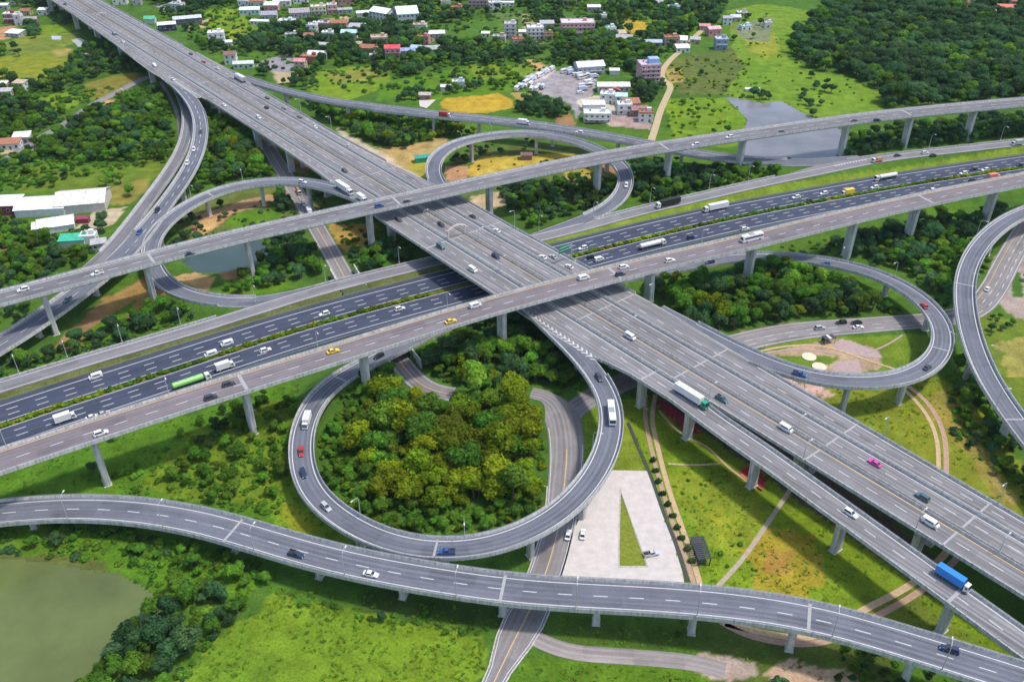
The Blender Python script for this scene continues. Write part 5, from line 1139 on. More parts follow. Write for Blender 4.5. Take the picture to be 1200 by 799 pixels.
# (polygon, mean spacing m, radius range m, species weights, place phrase, share kept)
TZ = [
 ([(410, 530), (418, 500), (440, 472), (505, 468), (560, 466), (610, 474), (640, 494), (645, 545), (636, 585), (600, 592), (560, 600), (500, 602), (455, 590), (425, 565)], 6.0, (3.0, 6.4), dict(lime=9, mid=4, rust=1, bright=2), "in the round wood inside the near loop ramp", 1.0),
 ([(374, 525), (384, 490), (402, 468), (440, 455), (445, 470), (420, 500), (410, 530), (425, 565), (455, 590), (500, 602), (560, 600), (636, 585), (640, 600), (600, 615), (555, 627), (500, 630), (450, 620), (405, 592), (382, 560)], 3.6, (1.3, 2.5), dict(bright=6, mid=4, lime=1), "on the grassy rim inside the near loop ramp", 0.8),
 ([(478, 412), (560, 375), (620, 380), (665, 440), (690, 455), (640, 468), (610, 470), (560, 460), (520, 462), (500, 440)], 4.8, (2.4, 4.0), dict(dark=5, mid=3, bright=2), "in the thicket between the lower flyover and the round wood", 0.95),
 ([(500, 448), (545, 415), (600, 405), (640, 418), (640, 452), (590, 462), (540, 456)], 5.5, (2.8, 3.8), dict(bright=4, lime=2), "in the thicket between the lower flyover and the round wood", 0.6),
 ([(395, 450), (440, 425), (490, 410), (500, 440), (505, 468), (440, 455), (402, 468), (388, 480)], 5.0, (2.4, 3.6), dict(dark=3, mid=4, bright=1), "behind the flyover pier at the top of the near loop", 0.9),
 ([(190, 560), (240, 505), (345, 450), (352, 490), (338, 545), (335, 590), (300, 600), (250, 590)], 5.6, (1.6, 2.9), dict(mid=5, dark=1, bright=4), "on the rough slope left of the near loop ramp", 0.75),
 ([(20, 560), (130, 515), (240, 485), (330, 450), (335, 470), (240, 510), (150, 545), (60, 568)], 7.0, (1.9, 3.0), dict(dark=2, mid=5), "on the grass below the lower flyover", 0.5),
 ([(150, 755), (185, 712), (215, 690), (262, 690), (290, 705), (285, 730), (250, 745), (225, 765), (205, 800), (190, 840), (90, 840), (100, 795), (128, 765)], 5.0, (2.2, 3.6), dict(mid=4, dark=3, bright=3), "on the bank of the green pond", 0.92),
 ([(0, 622), (60, 620), (140, 620), (230, 645), (330, 675), (320, 692), (230, 680), (180, 680), (120, 650), (60, 642), (0, 644)], 5.2, (1.7, 2.8), dict(mid=4, bright=4, dark=2), "between the bottom ramp bridge and the green pond", 0.72),
 ([(290, 700), (350, 690), (430, 705), (500, 725), (570, 735), (560, 748), (480, 738), (400, 722), (320, 715)], 6.0, (1.4, 2.2), dict(mid=4, dark=3, bright=2), "along the ditch under the bottom ramp bridge", 0.45),
 ([(820, 770), (850, 762), (900, 775), (925, 799), (925, 830), (820, 830)], 6.5, (2.4, 3.6), dict(bright=3, dark=2), "at the bottom edge beside the dirt patch", 0.8),
 ([(985, 745), (1040, 762), (1100, 790), (1130, 830), (980, 830), (985, 790)], 6.5, (1.8, 2.8), dict(mid=3, dark=3, bright=1), "under the right end of the bottom ramp bridge", 0.7),
 # row north of the frontage road
 ([(-60, 452), (10, 428), (60, 412), (110, 393), (160, 372), (205, 356), (255, 356), (245, 366), (190, 386), (120, 408), (60, 425), (0, 442), (-60, 465)], 5.0, (2.0, 3.3), dict(dark=4, mid=3, bright=1), "on the slope above the far frontage road", 0.9),
 ([(245, 345), (300, 322), (335, 300), (372, 298), (386, 320), (350, 330), (300, 343)], 5.0, (2.0, 3.4), dict(mid=3, bright=3, dark=3), "beside the underpass road below the upper flyover", 0.9),
 ([(295, 282), (340, 275), (372, 285), (376, 305), (330, 315), (300, 312)], 5.2, (2.8, 4.0), dict(dark=4, mid=2), "beside the small pond under the upper flyover", 0.9),
 ([(405, 300), (440, 288), (488, 290), (492, 303), (440, 318), (412, 322)], 4.6, (2.0, 3.2), dict(bright=3, dark=3, mid=2), "beside the pier between the underpass road and the viaduct", 0.9),
 ([(188, 292), (200, 270), (225, 252), (240, 262), (232, 285), (205, 300)], 5.0, (2.2, 3.4), dict(dark=4, mid=2), "inside the left loop ramp", 0.85), ([(228, 258), (260, 240), (290, 232), (292, 246), (255, 262)], 5.5, (1.8, 2.6), dict(dark=4), "inside the left loop ramp", 0.6), ([(318, 222), (345, 225), (348, 244), (330, 250)], 5, (2.4, 3.2), dict(dark=2, bright=2), "inside the left loop ramp", 0.9),
 # between main viaduct and left ramp
 ([(238, 135), (262, 140), (300, 165), (330, 190), (330, 208), (290, 210), (250, 218), (225, 228), (222, 215), (238, 185), (246, 160)], 5.0, (2.8, 4.6), dict(mid=3, bright=3, dark=3, lime=1), "in the wedge between the left ramp and the wide viaduct", 0.95),
 # left woods
 ([(-30, 120), (40, 118), (60, 132), (110, 130), (150, 122), (190, 108), (206, 140), (205, 175), (190, 190), (150, 192), (60, 188), (0, 200), (-40, 205)], 5.6, (2.5, 4.1), dict(dark=4, mid=5, bright=3), "in the left woods above the white warehouse", 0.9),
 ([(100, 58), (130, 50), (190, 82), (160, 88), (120, 88), (90, 100), (60, 112), (45, 98), (80, 80)], 6.2, (2.6, 4.2), dict(dark=5, mid=2, bright=1), "beside the far end of the wide viaduct on its left", 0.85),
 ([(60, 20), (120, 25), (100, 30), (60, 30)], 6.5, (2.8, 4.2), dict(dark=5), "beside the far end of the wide viaduct on its left", 0.8), ([(-30, -10), (60, -10), (58, 12), (20, 8), (-30, 10)], 8, (2.8, 4.2), dict(dark=5, mid=1), "at the upper left corner", 0.7), ([(34, 32), (48, 32), (46, 47), (36, 46)], 5, (2.8, 3.8), dict(dark=3), "in the upper left fields", 0.9), ([(-20, 52), (15, 52), (25, 70), (-20, 70)], 7, (2.4, 3.6), dict(dark=3, mid=2), "in the upper left fields", 0.6), ([(-20, 88), (25, 92), (50, 104), (40, 118), (-20, 116)], 6.5, (2.4, 3.8), dict(dark=3, mid=2), "in the upper left fields", 0.7),
 ([(-30, 228), (0, 248), (30, 272), (70, 275), (110, 300), (80, 330), (40, 345), (-40, 365)], 5.4, (2.0, 3.4), dict(mid=4, bright=3, dark=3), "in the thicket between the white warehouse and the upper flyover", 0.85),
 ([(0, 186), (90, 190), (160, 200), (188, 215), (150, 232), (120, 222), (60, 226), (0, 212)], 7.5, (2.0, 3.2), dict(mid=4, bright=4, dark=1), "on the green strip behind the white warehouse", 0.45), ([(120, 245), (148, 250), (130, 275), (112, 285)], 6, (2.4, 3.4), dict(dark=3), "beside the left ramp near the warehouse", 0.6), ([(-30, 385), (0, 372), (50, 352), (30, 375), (0, 392)], 5, (2, 3), dict(dark=3, mid=2), "left of the left ramp near the picture edge", 0.8),
 # between viaduct and connector
 ([(318, 104), (345, 118), (400, 130), (440, 136), (500, 142), (540, 150), (520, 162), (495, 168), (478, 176), (440, 170), (400, 152), (350, 120)], 5.4, (3.0, 4.6), dict(mid=4, bright=2, dark=3, lime=1), "between the wide viaduct and the far connector bridge", 0.95),
 ([(520, 150), (560, 156), (540, 162), (515, 168)], 5, (2.2, 3.2), dict(lime=2, dark=2), "outside the far loop ramp", 0.8), ([(545, 172), (620, 164), (628, 180), (560, 186)], 6, (1.8, 2.8), dict(dark=4), "inside the far loop ramp", 0.8), ([(528, 185), (545, 180), (545, 195), (532, 196)], 5, (2.2, 3), dict(dark=3), "inside the far loop ramp", 0.9),
 ([(582, 222), (640, 215), (715, 208), (725, 222), (700, 235), (640, 246), (600, 250), (590, 240)], 4.4, (2.0, 3.2), dict(dark=5, mid=2, bright=1), "in the hedge-like belt inside the far loop ramp", 0.95), ([(604, 252), (650, 246), (700, 238), (712, 228), (700, 246), (660, 256), (620, 268)], 4.4, (1.8, 2.8), dict(bright=2, dark=3, mid=3), "in the hedge-like belt inside the far loop ramp", 0.95),
 ([(742, 196), (790, 190), (850, 196), (900, 193), (945, 194), (930, 204), (880, 212), (810, 226), (745, 242), (738, 225)], 4.8, (2.2, 3.6), dict(dark=5, mid=3), "between the upper flyover and the frontage road", 0.95),
 ([(988, 190), (1000, 160), (1080, 148), (1220, 135), (1230, 158), (1120, 170), (1040, 180)], 5.2, (2.4, 3.8), dict(dark=5, mid=2), "below the right end of the upper flyover", 0.9),
 # right middle
 ([(742, 330), (800, 326), (840, 318), (900, 316), (960, 320), (1010, 330), (1045, 348), (1060, 366), (1000, 370), (930, 374), (880, 384), (840, 396), (800, 372)], 5.0, (2.6, 4.2), dict(dark=4, mid=3, bright=2, lime=2), "inside the right-hand loop ramp", 0.95),
 ([(905, 292), (960, 292), (1060, 262), (1160, 248), (1180, 250), (1150, 268), (1122, 300), (1115, 345), (1118, 372), (1100, 348), (1060, 320), (1010, 302), (950, 292)], 5.4, (2.6, 4.2), dict(dark=5, mid=3, bright=1), "between the right-hand loop ramp and the far right ramp", 0.9),
 ([(1108, 430), (1128, 410), (1140, 440), (1168, 480), (1205, 530), (1210, 590), (1160, 560), (1120, 500)], 5.2, (2.0, 3.2), dict(dark=3, mid=4, bright=2), "on the slope below the far right ramp", 0.8), ([(1150, 375), (1185, 372), (1190, 392), (1160, 400)], 4.6, (1.4, 2.2), dict(dark=3, mid=2), "beside the far right ramp bridge", 0.8), ([(1150, 300), (1162, 296), (1155, 330), (1146, 335)], 4.5, (1.5, 2.2), dict(dark=3, mid=2), "beside the plaza road", 0.9), ([(1176, 272), (1198, 258), (1190, 275), (1170, 300)], 4.5, (1.2, 1.9), dict(dark=2, mid=2), "beside the plaza road", 0.7), ([(1190, 285), (1230, 280), (1220, 350), (1196, 350), (1186, 320)], 6, (1.2, 1.9), dict(dark=2, mid=2), "on the plaza at the right edge", 0.5),
 # upper right forest
 ([(948, 30), (985, -20), (1240, -30), (1240, 118), (1120, 122), (1035, 134), (1036, 110), (1000, 90), (945, 80), (925, 62), (932, 44)], 7.2, (3.6, 5.6), dict(dark=8, mid=3), "in the upper right forest", 0.97),
 ([(780, 0), (850, -10), (850, 15), (835, 32), (800, 52), (770, 70), (740, 62), (700, 60), (690, 30), (705, 8)], 7.5, (3.0, 4.6), dict(dark=5, mid=2), "among the far houses", 0.78),
 ([(640, 40), (720, 38), (745, 50), (768, 70), (758, 80), (740, 82), (700, 75), (650, 80)], 6.5, (2.8, 4.4), dict(dark=4, mid=3, bright=1), "among the far houses", 0.85), ([(725, 72), (765, 80), (758, 110), (745, 118), (735, 112), (742, 95)], 6, (2.8, 4.0), dict(dark=4, mid=1), "beside the pink apartment house", 0.7), ([(740, 95), (778, 98), (780, 108), (760, 124), (752, 112)], 5.5, (2.6, 3.8), dict(dark=4), "beside the pink apartment house", 0.8),
 ([(610, 120), (640, 118), (668, 128), (672, 140), (640, 138), (600, 132)], 5.2, (2.6, 3.8), dict(dark=4), "below the coach park", 0.95), ([(455, 115), (520, 105), (560, 98), (600, 96), (640, 100), (600, 108), (545, 108), (515, 116), (470, 122)], 6.2, (2.2, 3.4), dict(dark=4, mid=2), "behind the golden field", 0.7),
 ([(460, 60), (500, 50), (560, 50), (615, 50), (640, 60), (615, 76), (540, 80), (470, 95), (430, 90), (455, 75)], 7.0, (2.6, 4.2), dict(dark=5, mid=2), "among the far houses", 0.66),
 ([(280, 48), (330, 30), (400, 32), (450, 30), (500, 30), (500, 55), (440, 75), (380, 80), (345, 68), (300, 62), (280, 60)], 7.0, (3.0, 4.6), dict(dark=6, mid=1), "among the far houses", 0.85),
 ([(300, 88), (318, 78), (320, 98), (340, 96), (370, 82), (372, 108), (340, 104)], 6.0, (2.4, 3.6), dict(dark=4, mid=2), "beside the grey yard", 0.75), ([(220, 45), (260, 48), (270, 70), (245, 62)], 6, (2.6, 3.6), dict(dark=4, mid=2), "beside the wide viaduct on its far side", 0.8),
 ([(150, -10), (240, -10), (300, 0), (240, 12), (180, 6)], 7, (3.2, 4.6), dict(dark=6), "at the top edge beside the wide viaduct", 0.85), ([(400, -10), (560, -20), (700, -10), (690, 14), (640, 16), (600, 12), (520, 30), (420, 25)], 7.5, (3.0, 4.4), dict(dark=6, mid=2), "among the far houses", 0.6), ([(640, 12), (665, 8), (660, 30), (640, 34), (620, 20)], 7, (3, 4.2), dict(dark=5, mid=2), "among the far houses", 0.7),
 ([(180, 12), (240, 12), (235, 42), (210, 35)], 7, (2.6, 4), dict(dark=4, mid=1), "beside the wide viaduct on its far side", 0.5),
 ([(-300, 200), (-40, 130), (-40, 360), (-300, 420)], 9, (3, 4.5), dict(dark=3, mid=3), "beyond the left picture edge", 0.7), ([(1230, 100), (1420, 90), (1420, 130), (1230, 140)], 9, (3, 4.5), dict(dark=3, mid=1), "beyond the right picture edge", 0.8),
 ([(-200, -60), (1400, -60), (1400, -18), (-200, -12)], 11, (3.5, 5.5), dict(dark=4, mid=2), "beyond the top edge", 0.75),
 ([(780, 118), (800, 112), (868, 140), (866, 165), (790, 168)], 9, (1.6, 2.8), dict(bright=3, mid=3), "on the meadow left of the grey pond", 0.5), ([(790, 84), (860, 72), (860, 108), (800, 110)], 9, (1.6, 2.6), dict(mid=3, dark=2), "on the meadow left of the grey pond", 0.4), ([(882, 112), (900, 110), (902, 122), (884, 124)], 6, (2.6, 3.4), dict(dark=2), "on the bank of the grey pond", 1), ([(948, 92), (982, 92), (978, 112), (955, 108)], 8, (2.4, 3.4), dict(dark=4), "standing alone in the lime meadow", 0.6), ([(925, 108), (945, 108), (968, 128), (960, 140), (930, 128)], 7, (2.4, 3.4), dict(dark=4), "on the bank of the grey pond", 0.6), ([(846, 25), (900, 18), (905, 45), (885, 62), (868, 62)], 8, (1.8, 3), dict(dark=3, mid=3), "among the far houses", 0.45),
]
pts = []
for zi, (poly, sp_, rr, spec, phrase, keep) in enumerate(TZ):
    wp = W(poly); X0, X1 = min(p[0] for p in wp), max(p[0] for p in wp); Y0, Y1 = min(p[1] for p in wp), max(p[1] for p in wp)
    r = np.random.RandomState(500 + zi); gxx, gyy = np.meshgrid(np.arange(X0, X1, sp_), np.arange(Y0, Y1, sp_ * 0.9))
    gxx = gxx + (np.arange(gxx.shape[0]) % 2)[:, None] * sp_ / 2
    x = gxx.ravel() + (r.rand(gxx.size) - 0.5) * sp_ * 0.8; y = gyy.ravel() + (r.rand(gxx.size) - 0.5) * sp_ * 0.8
    k = inpoly(x, y, wp) & (r.rand(len(x)) < keep)
    if keep < 0.9: k &= fbm(x, y, 30, 77) > 0.58 - keep * 0.4
    x, y = x[k], y[k]; names = list(spec); pw = np.array([spec[n] for n in names], float); pw /= pw.sum()
    if not len(x): continue
    rad = rr[0] * 0.85 + (rr[1] * 1.08 - rr[0] * 0.85) * r.rand(len(x)) ** 1.3; kind = r.choice(len(names), len(x), p=pw)
    # neighbours tend to be of one kind
    f = fbm(x, y, 18, 60 + zi); kind = np.where(r.rand(len(x)) < 0.55, (np.searchsorted(np.cumsum(pw), np.clip((f - 0.25) * 2, 0, 0.999))), kind)
    kind = np.clip(kind, 0, len(names) - 1)
    for a, b_, c, d in zip(x, y, rad, kind): pts.append((a, b_, c, names[int(d)], phrase, zi))
px_ = np.array([p[0] for p in pts]); py_ = np.array([p[1] for p in pts]); pr_ = np.array([p[2] for p in pts])
ok = clear_of_roads(px_, py_, pr_, pr_ * 2.6 + np.maximum(ground_h(px_, py_), 0))
for wp in KEEP: ok &= ~inpoly(px_, py_, wp)
for (bx, by, br) in BLD:     # keep clear of buildings
    ok &= (px_ - bx) ** 2 + (py_ - by) ** 2 > (br + pr_ * 0.45) ** 2
pts = [p for p, o_ in zip(pts, ok) if o_]
px_, py_, pr_ = px_[ok], py_[ok], pr_[ok]; pz_ = np.maximum(ground_h(px_, py_), 0)
PXY = np.array([to_px((a, b_, c + 3)) for a, b_, c in zip(px_, py_, pz_)])
size = pr_ / PXY[:, 2]; inframe = (PXY[:, 0] > -5) & (PXY[:, 0] < 1205) & (PXY[:, 1] > 0) & (PXY[:, 1] < 805)
rank = np.argsort(-(size * inframe)); single = set(int(i) for i in rank[:300])
names_ = {'dark': 'dark green', 'mid': 'mid green', 'lime': 'yellow-green', 'bright': 'bright green', 'rust': 'olive-brown'}
def ninth(i):
    return None
def where(i):
    """how a tree sits among the trees of its own wood"""
    zi = pts[i][5]; m = [j for j in single if pts[j][4] == pts[i][4]]
    X = [PXY[j][0] for j in m]; Y = [PXY[j][1] for j in m]
    fx = (PXY[i][0] - min(X)) / (max(X) - min(X) + 1e-6); fy = (PXY[i][1] - min(Y)) / (max(Y) - min(Y) + 1e-6)
    return fx, fy
groups = {}
for i in single: groups.setdefault(pts[i][4], []).append(i)
labs = {}
SHORT = {"on the grassy rim inside the near loop ramp": "on the rim of the near loop's interior", "in the round wood inside the near loop ramp": "in the round wood", "in the thicket between the lower flyover and the round wood": "in the thicket above the round wood", "behind the flyover pier at the top of the near loop": "behind the near loop's top pier",
 "on the rough slope left of the near loop ramp": "on the slope left of the near loop", "between the bottom ramp bridge and the green pond": "between bottom ramp and green pond", "along the ditch under the bottom ramp bridge": "along the bottom ramp's ditch",
 "at the bottom edge beside the dirt patch": "beside the bottom dirt patch", "under the right end of the bottom ramp bridge": "below the bottom ramp's right end", "beside the underpass road below the upper flyover": "beside the underpass road",
 "beside the small pond under the upper flyover": "beside the small pond", "beside the pier between the underpass road and the viaduct": "beside the underpass pier", "in the wedge between the left ramp and the wide viaduct": "in the wedge right of the left ramp",
 "in the left woods above the white warehouse": "in the woods above the warehouse", "beside the far end of the wide viaduct on its left": "left of the far viaduct", "in the thicket between the white warehouse and the upper flyover": "in the thicket below the warehouse",
 "between the wide viaduct and the far connector bridge": "between viaduct and far connector", "in the hedge-like belt inside the far loop ramp": "in the far loop's tree belt", "between the upper flyover and the frontage road": "between upper flyover and frontage road",
 "below the right end of the upper flyover": "below the upper flyover's right end", "between the right-hand loop ramp and the far right ramp": "between right loop and right ramp", "on the slope below the far right ramp": "on the slope below the right ramp",
 "on the grass below the lower flyover": "on the grass below the lower flyover", "on the slope above the far frontage road": "on the bank above the frontage road"}
for phrase, mem in groups.items():
    X = np.array([PXY[j][0] for j in mem]); Y = np.array([PXY[j][1] for j in mem]); R = np.array([pr_[j] for j in mem])
    rx = {j: k for k, j in enumerate(sorted(mem, key=lambda j: PXY[j][0]))}; ry = {j: k for k, j in enumerate(sorted(mem, key=lambda j: PXY[j][1]))}
    n = len(mem); used = {}
    for j in mem:
        fx, fy = rx[j] / max(1, n - 1), ry[j] / max(1, n - 1)
        hx = "far-left" if fx < 0.14 else "left" if fx < 0.28 else "centre-left" if fx < 0.43 else "middle" if fx < 0.57 else "centre-right" if fx < 0.72 else "right" if fx < 0.86 else "far-right"
        hy = "rearmost" if fy < 0.2 else "rear" if fy < 0.4 else "mid" if fy < 0.6 else "front" if fy < 0.8 else "foremost"
        sz = "small" if pr_[j] < np.percentile(R, 33) else "large" if pr_[j] > np.percentile(R, 66) else "medium"
        lab = "%s %s tree %s, %s %s" % (sz, names_[pts[j][3]], SHORT.get(phrase, phrase), hy, hx)
        used.setdefault(lab, []).append(j)
        labs[j] = lab
    for lab, jj in used.items():
        if len(jj) > 1:
            jj.sort(key=lambda j: PXY[j][0])
            for k, j in enumerate(jj): labs[j] = lab + (("; left one", "; right one")[k] if len(jj) == 2 else "; %s from left" % ["first", "second", "third", "fourth", "fifth", "sixth", "seventh", "eighth"][k])
    for j in mem:
        lab = labs[j]
        p = pts[j]; sc = p[2] / 4.15
        o = bpy.data.objects.new("tree", None); COL.objects.link(o); o.location = (p[0], p[1], float(pz_[j])); o.rotation_euler = (0, 0, rnd.uniform(0, 6.28)); o.scale = (sc, sc, sc * rnd.uniform(0.8, 1.3))
        props(o, lab, "tree", "trees " + phrase)
        t = bpy.data.objects.new("trunk", TK[j % 3]); COL.objects.link(t); t.parent = o
        c = bpy.data.objects.new("crown", TR[p[3]][j % 3]); COL.objects.link(c); c.parent = o
# everything smaller or farther: one woodland object, trees set on points
def scatter_obj(name, P, S, K, meshes, label=None):
    me = bpy.data.meshes.new(name); me.vertices.add(len(P)); me.vertices.foreach_set("co", np.array(P, np.float32).ravel())
    a = me.attributes.new("sz", 'FLOAT', 'POINT'); a.data.foreach_set("value", np.array(S, np.float32))
    a = me.attributes.new("kind_index", 'INT', 'POINT'); a.data.foreach_set("value", np.array(K, np.int32))
    o = link(name, me); ng = bpy.data.node_groups.new(name + "_nodes", 'GeometryNodeTree')
    ng.interface.new_socket("Geometry", in_out='INPUT', socket_type='NodeSocketGeometry'); ng.interface.new_socket("Geometry", in_out='OUTPUT', socket_type='NodeSocketGeometry')
    N = ng.nodes; L = ng.links; gi = N.new("NodeGroupInput"); go = N.new("NodeGroupOutput")
    jn = N.new("GeometryNodeJoinGeometry"); tmp = []
    g2i = []
    for k, mm in enumerate(meshes):
        ob = bpy.data.objects.new("%s_source" % name, mm); ob.use_fake_user = True
        oi = N.new("GeometryNodeObjectInfo"); oi.inputs[0].default_value = ob; oi.inputs["As Instance"].default_value = True; tmp.append(oi)
    for oi in reversed(tmp): L.new(oi.outputs["Geometry"], jn.inputs[0])
    ip = N.new("GeometryNodeInstanceOnPoints"); ip.inputs["Pick Instance"].default_value = True
    na = N.new("GeometryNodeInputNamedAttribute"); na.data_type = 'FLOAT'; na.inputs[0].default_value = "sz"
    nk = N.new("GeometryNodeInputNamedAttribute"); nk.data_type = 'INT'; nk.inputs[0].default_value = "kind_index"
    rv = N.new("FunctionNodeRandomValue"); rv.data_type = 'FLOAT_VECTOR'; rv.inputs[0].default_value = (0, 0, 0); rv.inputs[1].default_value = (0.05, 0.05, 6.28)
    L.new(gi.outputs[0], ip.inputs["Points"]); L.new(jn.outputs[0], ip.inputs["Instance"])
    L.new(nk.outputs["Attribute"], ip.inputs["Instance Index"]); L.new(na.outputs["Attribute"], ip.inputs["Scale"]); L.new(rv.outputs["Value"], ip.inputs["Rotation"])
    L.new(ip.outputs[0], go.inputs[0])
    md = o.modifiers.new("scatter", 'NODES'); md.node_group = ng
    props(o, label, None, kind="stuff"); return o
def tree_full(sp, i):
    """crown and trunk in one mesh for the woodland"""
    a = TR[sp][i]; me = bpy.data.meshes.new("woodland_tree"); b1 = bmesh.new(); b1.from_mesh(a)
    for f in b1.faces: f.material_index = 0
    n0 = len(b1.faces); b1.from_mesh(TK[i]); b1.faces.ensure_lookup_table()
    for f in b1.faces[n0:]: f.material_index = 1
    b1.to_mesh(me); b1.free(); me.materials.append(LM[sp]); me.materials.append(M_BARK); return me
spn = list(LM); tf = [tree_full(s, i) for s in spn for i in range(3)]
rest = [i for i in range(len(pts)) if i not in single]
scatter_obj("woodland", [(px_[i], py_[i], pz_[i]) for i in rest], [pr_[i] / 4.15 for i in rest], [spn.index(pts[i][3]) * 3 + i % 3 for i in rest], tf, "scattered smaller and farther trees of the woods and village")
print("trees", len(pts), "single", len(single))

# undergrowth: shrubs nobody could count
SZ = [
 ([(374, 525), (384, 490), (440, 455), (505, 468), (640, 480), (650, 545), (644, 610), (600, 628), (540, 640), (450, 625), (400, 590)], 2.6, (0.7, 1.3), dict(mid=3, bright=3, lime=2), 0.8),
 ([(0, 612), (60, 612), (160, 620), (260, 645), (340, 675), (330, 705), (270, 720), (215, 800), (150, 760), (195, 706), (160, 680), (120, 660), (40, 650), (0, 655)], 2.4, (0.5, 1.2), dict(mid=3, bright=5, dark=2), 0.75),
 ([(130, 550), (240, 500), (345, 450), (352, 560), (330, 605), (240, 595), (140, 580)], 3.0, (0.5, 1.2), dict(mid=2, bright=6), 0.5),
 ([(300, 690), (430, 700), (580, 735), (560, 752), (430, 735), (330, 722)], 3.0, (0.4, 1.0), dict(mid=3, bright=5), 0.45),
 ([(-60, 452), (110, 390), (205, 352), (262, 356), (240, 370), (120, 412), (0, 446)], 2.8, (0.6, 1.2), dict(dark=3, mid=3, bright=1), 0.8),
 ([(385, 455), (500, 400), (600, 375), (690, 430), (690, 455), (640, 468), (500, 465), (400, 480)], 3.0, (0.6, 1.3), dict(dark=3, mid=3, bright=2), 0.8),
 ([(742, 330), (840, 318), (960, 320), (1060, 366), (930, 374), (840, 396)], 3.4, (0.6, 1.3), dict(dark=3, mid=3, bright=2), 0.6),
 ([(905, 290), (1160, 248), (1118, 372), (1060, 320)], 3.6, (0.6, 1.3), dict(dark=4, mid=3), 0.6), ([(1108, 440), (1140, 440), (1210, 530), (1210, 600), (1120, 520)], 3.0, (0.5, 1.2), dict(dark=2, mid=4, bright=3), 0.7),
 ([(-30, 100), (200, 105), (205, 190), (0, 225), (-40, 205)], 3.6, (0.7, 1.6), dict(dark=1, mid=5, bright=4), 0.6), ([(-30, 228), (110, 270), (110, 300), (-40, 365)], 3.4, (0.7, 1.4), dict(mid=3, bright=3, dark=2), 0.6),
 ([(740, 196), (945, 192), (745, 244)], 3.2, (0.7, 1.3), dict(dark=3, mid=2), 0.7), ([(582, 222), (725, 208), (700, 246), (610, 262)], 3.0, (0.7, 1.3), dict(dark=3, mid=2), 0.7),
 ([(238, 135), (330, 190), (330, 208), (225, 228)], 3.4, (0.7, 1.3), dict(bright=3, mid=2, dark=2), 0.6), ([(395, 260), (490, 290), (410, 325)], 3.2, (0.6, 1.2), dict(bright=3, mid=2, dark=2), 0.5), ([(318, 104), (530, 148), (440, 172)], 4, (0.7, 1.4), dict(mid=3, dark=3), 0.6),
 ([(170, -10), (860, -10), (780, 80), (640, 95), (420, 110), (300, 80), (230, 50)], 6.0, (0.8, 1.8), dict(dark=2, mid=5, bright=3), 0.6), ([(780, 60), (880, 60), (868, 170), (784, 168)], 5.0, (0.5, 1.1), dict(bright=4, lime=3), 0.25), ([(850, 10), (1035, 110), (960, 140), (860, 115)], 8.0, (0.4, 1.0), dict(bright=3, lime=3), 0.15),
 ([(985, 740), (1120, 790), (1100, 830), (980, 820)], 3.0, (0.4, 1.0), dict(mid=3, bright=3, dark=1), 0.6), ([(640, 722), (830, 722), (836, 760), (645, 750)], 5.0, (0.3, 0.6), dict(mid=3, bright=2), 0.35), ([(780, 500), (840, 530), (940, 620), (900, 680), (830, 670), (790, 560)], 4.5, (0.25, 0.7), dict(bright=3, mid=3), 0.4), ([(600, 775), (830, 780), (830, 820), (590, 820)], 4.0, (0.3, 0.7), dict(bright=3, mid=3), 0.4),
 ([(210, 250), (380, 225), (385, 262), (230, 296)], 4.2, (0.5, 1.1), dict(dark=3, mid=2), 0.4), ([(50, 420), (210, 340), (190, 380), (90, 425)], 4, (0.4, 0.9), dict(mid=2, bright=3), 0.35), ([(525, 190), (700, 175), (700, 205), (560, 225)], 6, (0.4, 0.9), dict(dark=3, mid=2), 0.25),
]
SP = []; SS = []; SK = []
for zi, (poly, sp_, rr, spec, keep) in enumerate(SZ):
    wp = W(poly); r = np.random.RandomState(900 + zi); X0, X1 = min(p[0] for p in wp), max(p[0] for p in wp); Y0, Y1 = min(p[1] for p in wp), max(p[1] for p in wp)
    n = int((X1 - X0) * (Y1 - Y0) / sp_ ** 2); x = X0 + (X1 - X0) * r.rand(n); y = Y0 + (Y1 - Y0) * r.rand(n)
    k = inpoly(x, y, wp) & (fbm(x, y, 9, 200 + zi) > 0.62 - 0.35 * keep); x, y = x[k], y[k]
    names = list(spec); pw = np.array([spec[q] for q in names], float); pw /= pw.sum(); kk = r.choice(len(names), len(x), p=pw)
    rad = rr[0] + (rr[1] - rr[0]) * r.rand(len(x)) ** 1.5
    o_ = clear_of_roads(x, y, rad * 1.9, rad * 1.8 + np.maximum(ground_h(x, y), 0))
    for wp2 in KEEP: o_ &= ~inpoly(x, y, wp2)
    for (bx, by, br) in BLD: o_ &= (x - bx) ** 2 + (y - by) ** 2 > (br * 0.9) ** 2
    x, y, rad, kk = x[o_], y[o_], rad[o_], kk[o_]; h = ground_h(x, y)
    for a, b_, c, d, e in zip(x, y, h, rad, kk):
        SP.append((a, b_, max(c, -0.2))); SS.append(d); SK.append(spn.index(names[int(e)]) * 2 + rnd.randrange(2))
# hedge of shrubs on the highway median and the verge shrubs
for q in np.arange(4, P_D.L - 4, 1.1):
    if P_D.npx(500, 345) < q < P_D.npx(655, 303): continue
    p, t, n = P_D.f(q); yel = vnoise(np.array([q]), np.array([0.]), 40, 5)[0]
    for _ in range(1 if rnd.random() < 0.8 else 0):
        SP.append(tuple(p + n * rnd.uniform(-0.5, 0.5) + np.array([0, 0, -0.2]))); SS.append(rnd.uniform(0.7, 1.05)); SK.append(spn.index('lime' if yel > 0.4 and rnd.random() < 0.8 else 'mid') * 2 + rnd.randrange(2))
scatter_obj("undergrowth", SP, SS, SK, [SH[s][i] for s in spn for i in range(2)], "low shrubs, weeds and hedge growth on banks and verges")
print("shrubs", len(SP))
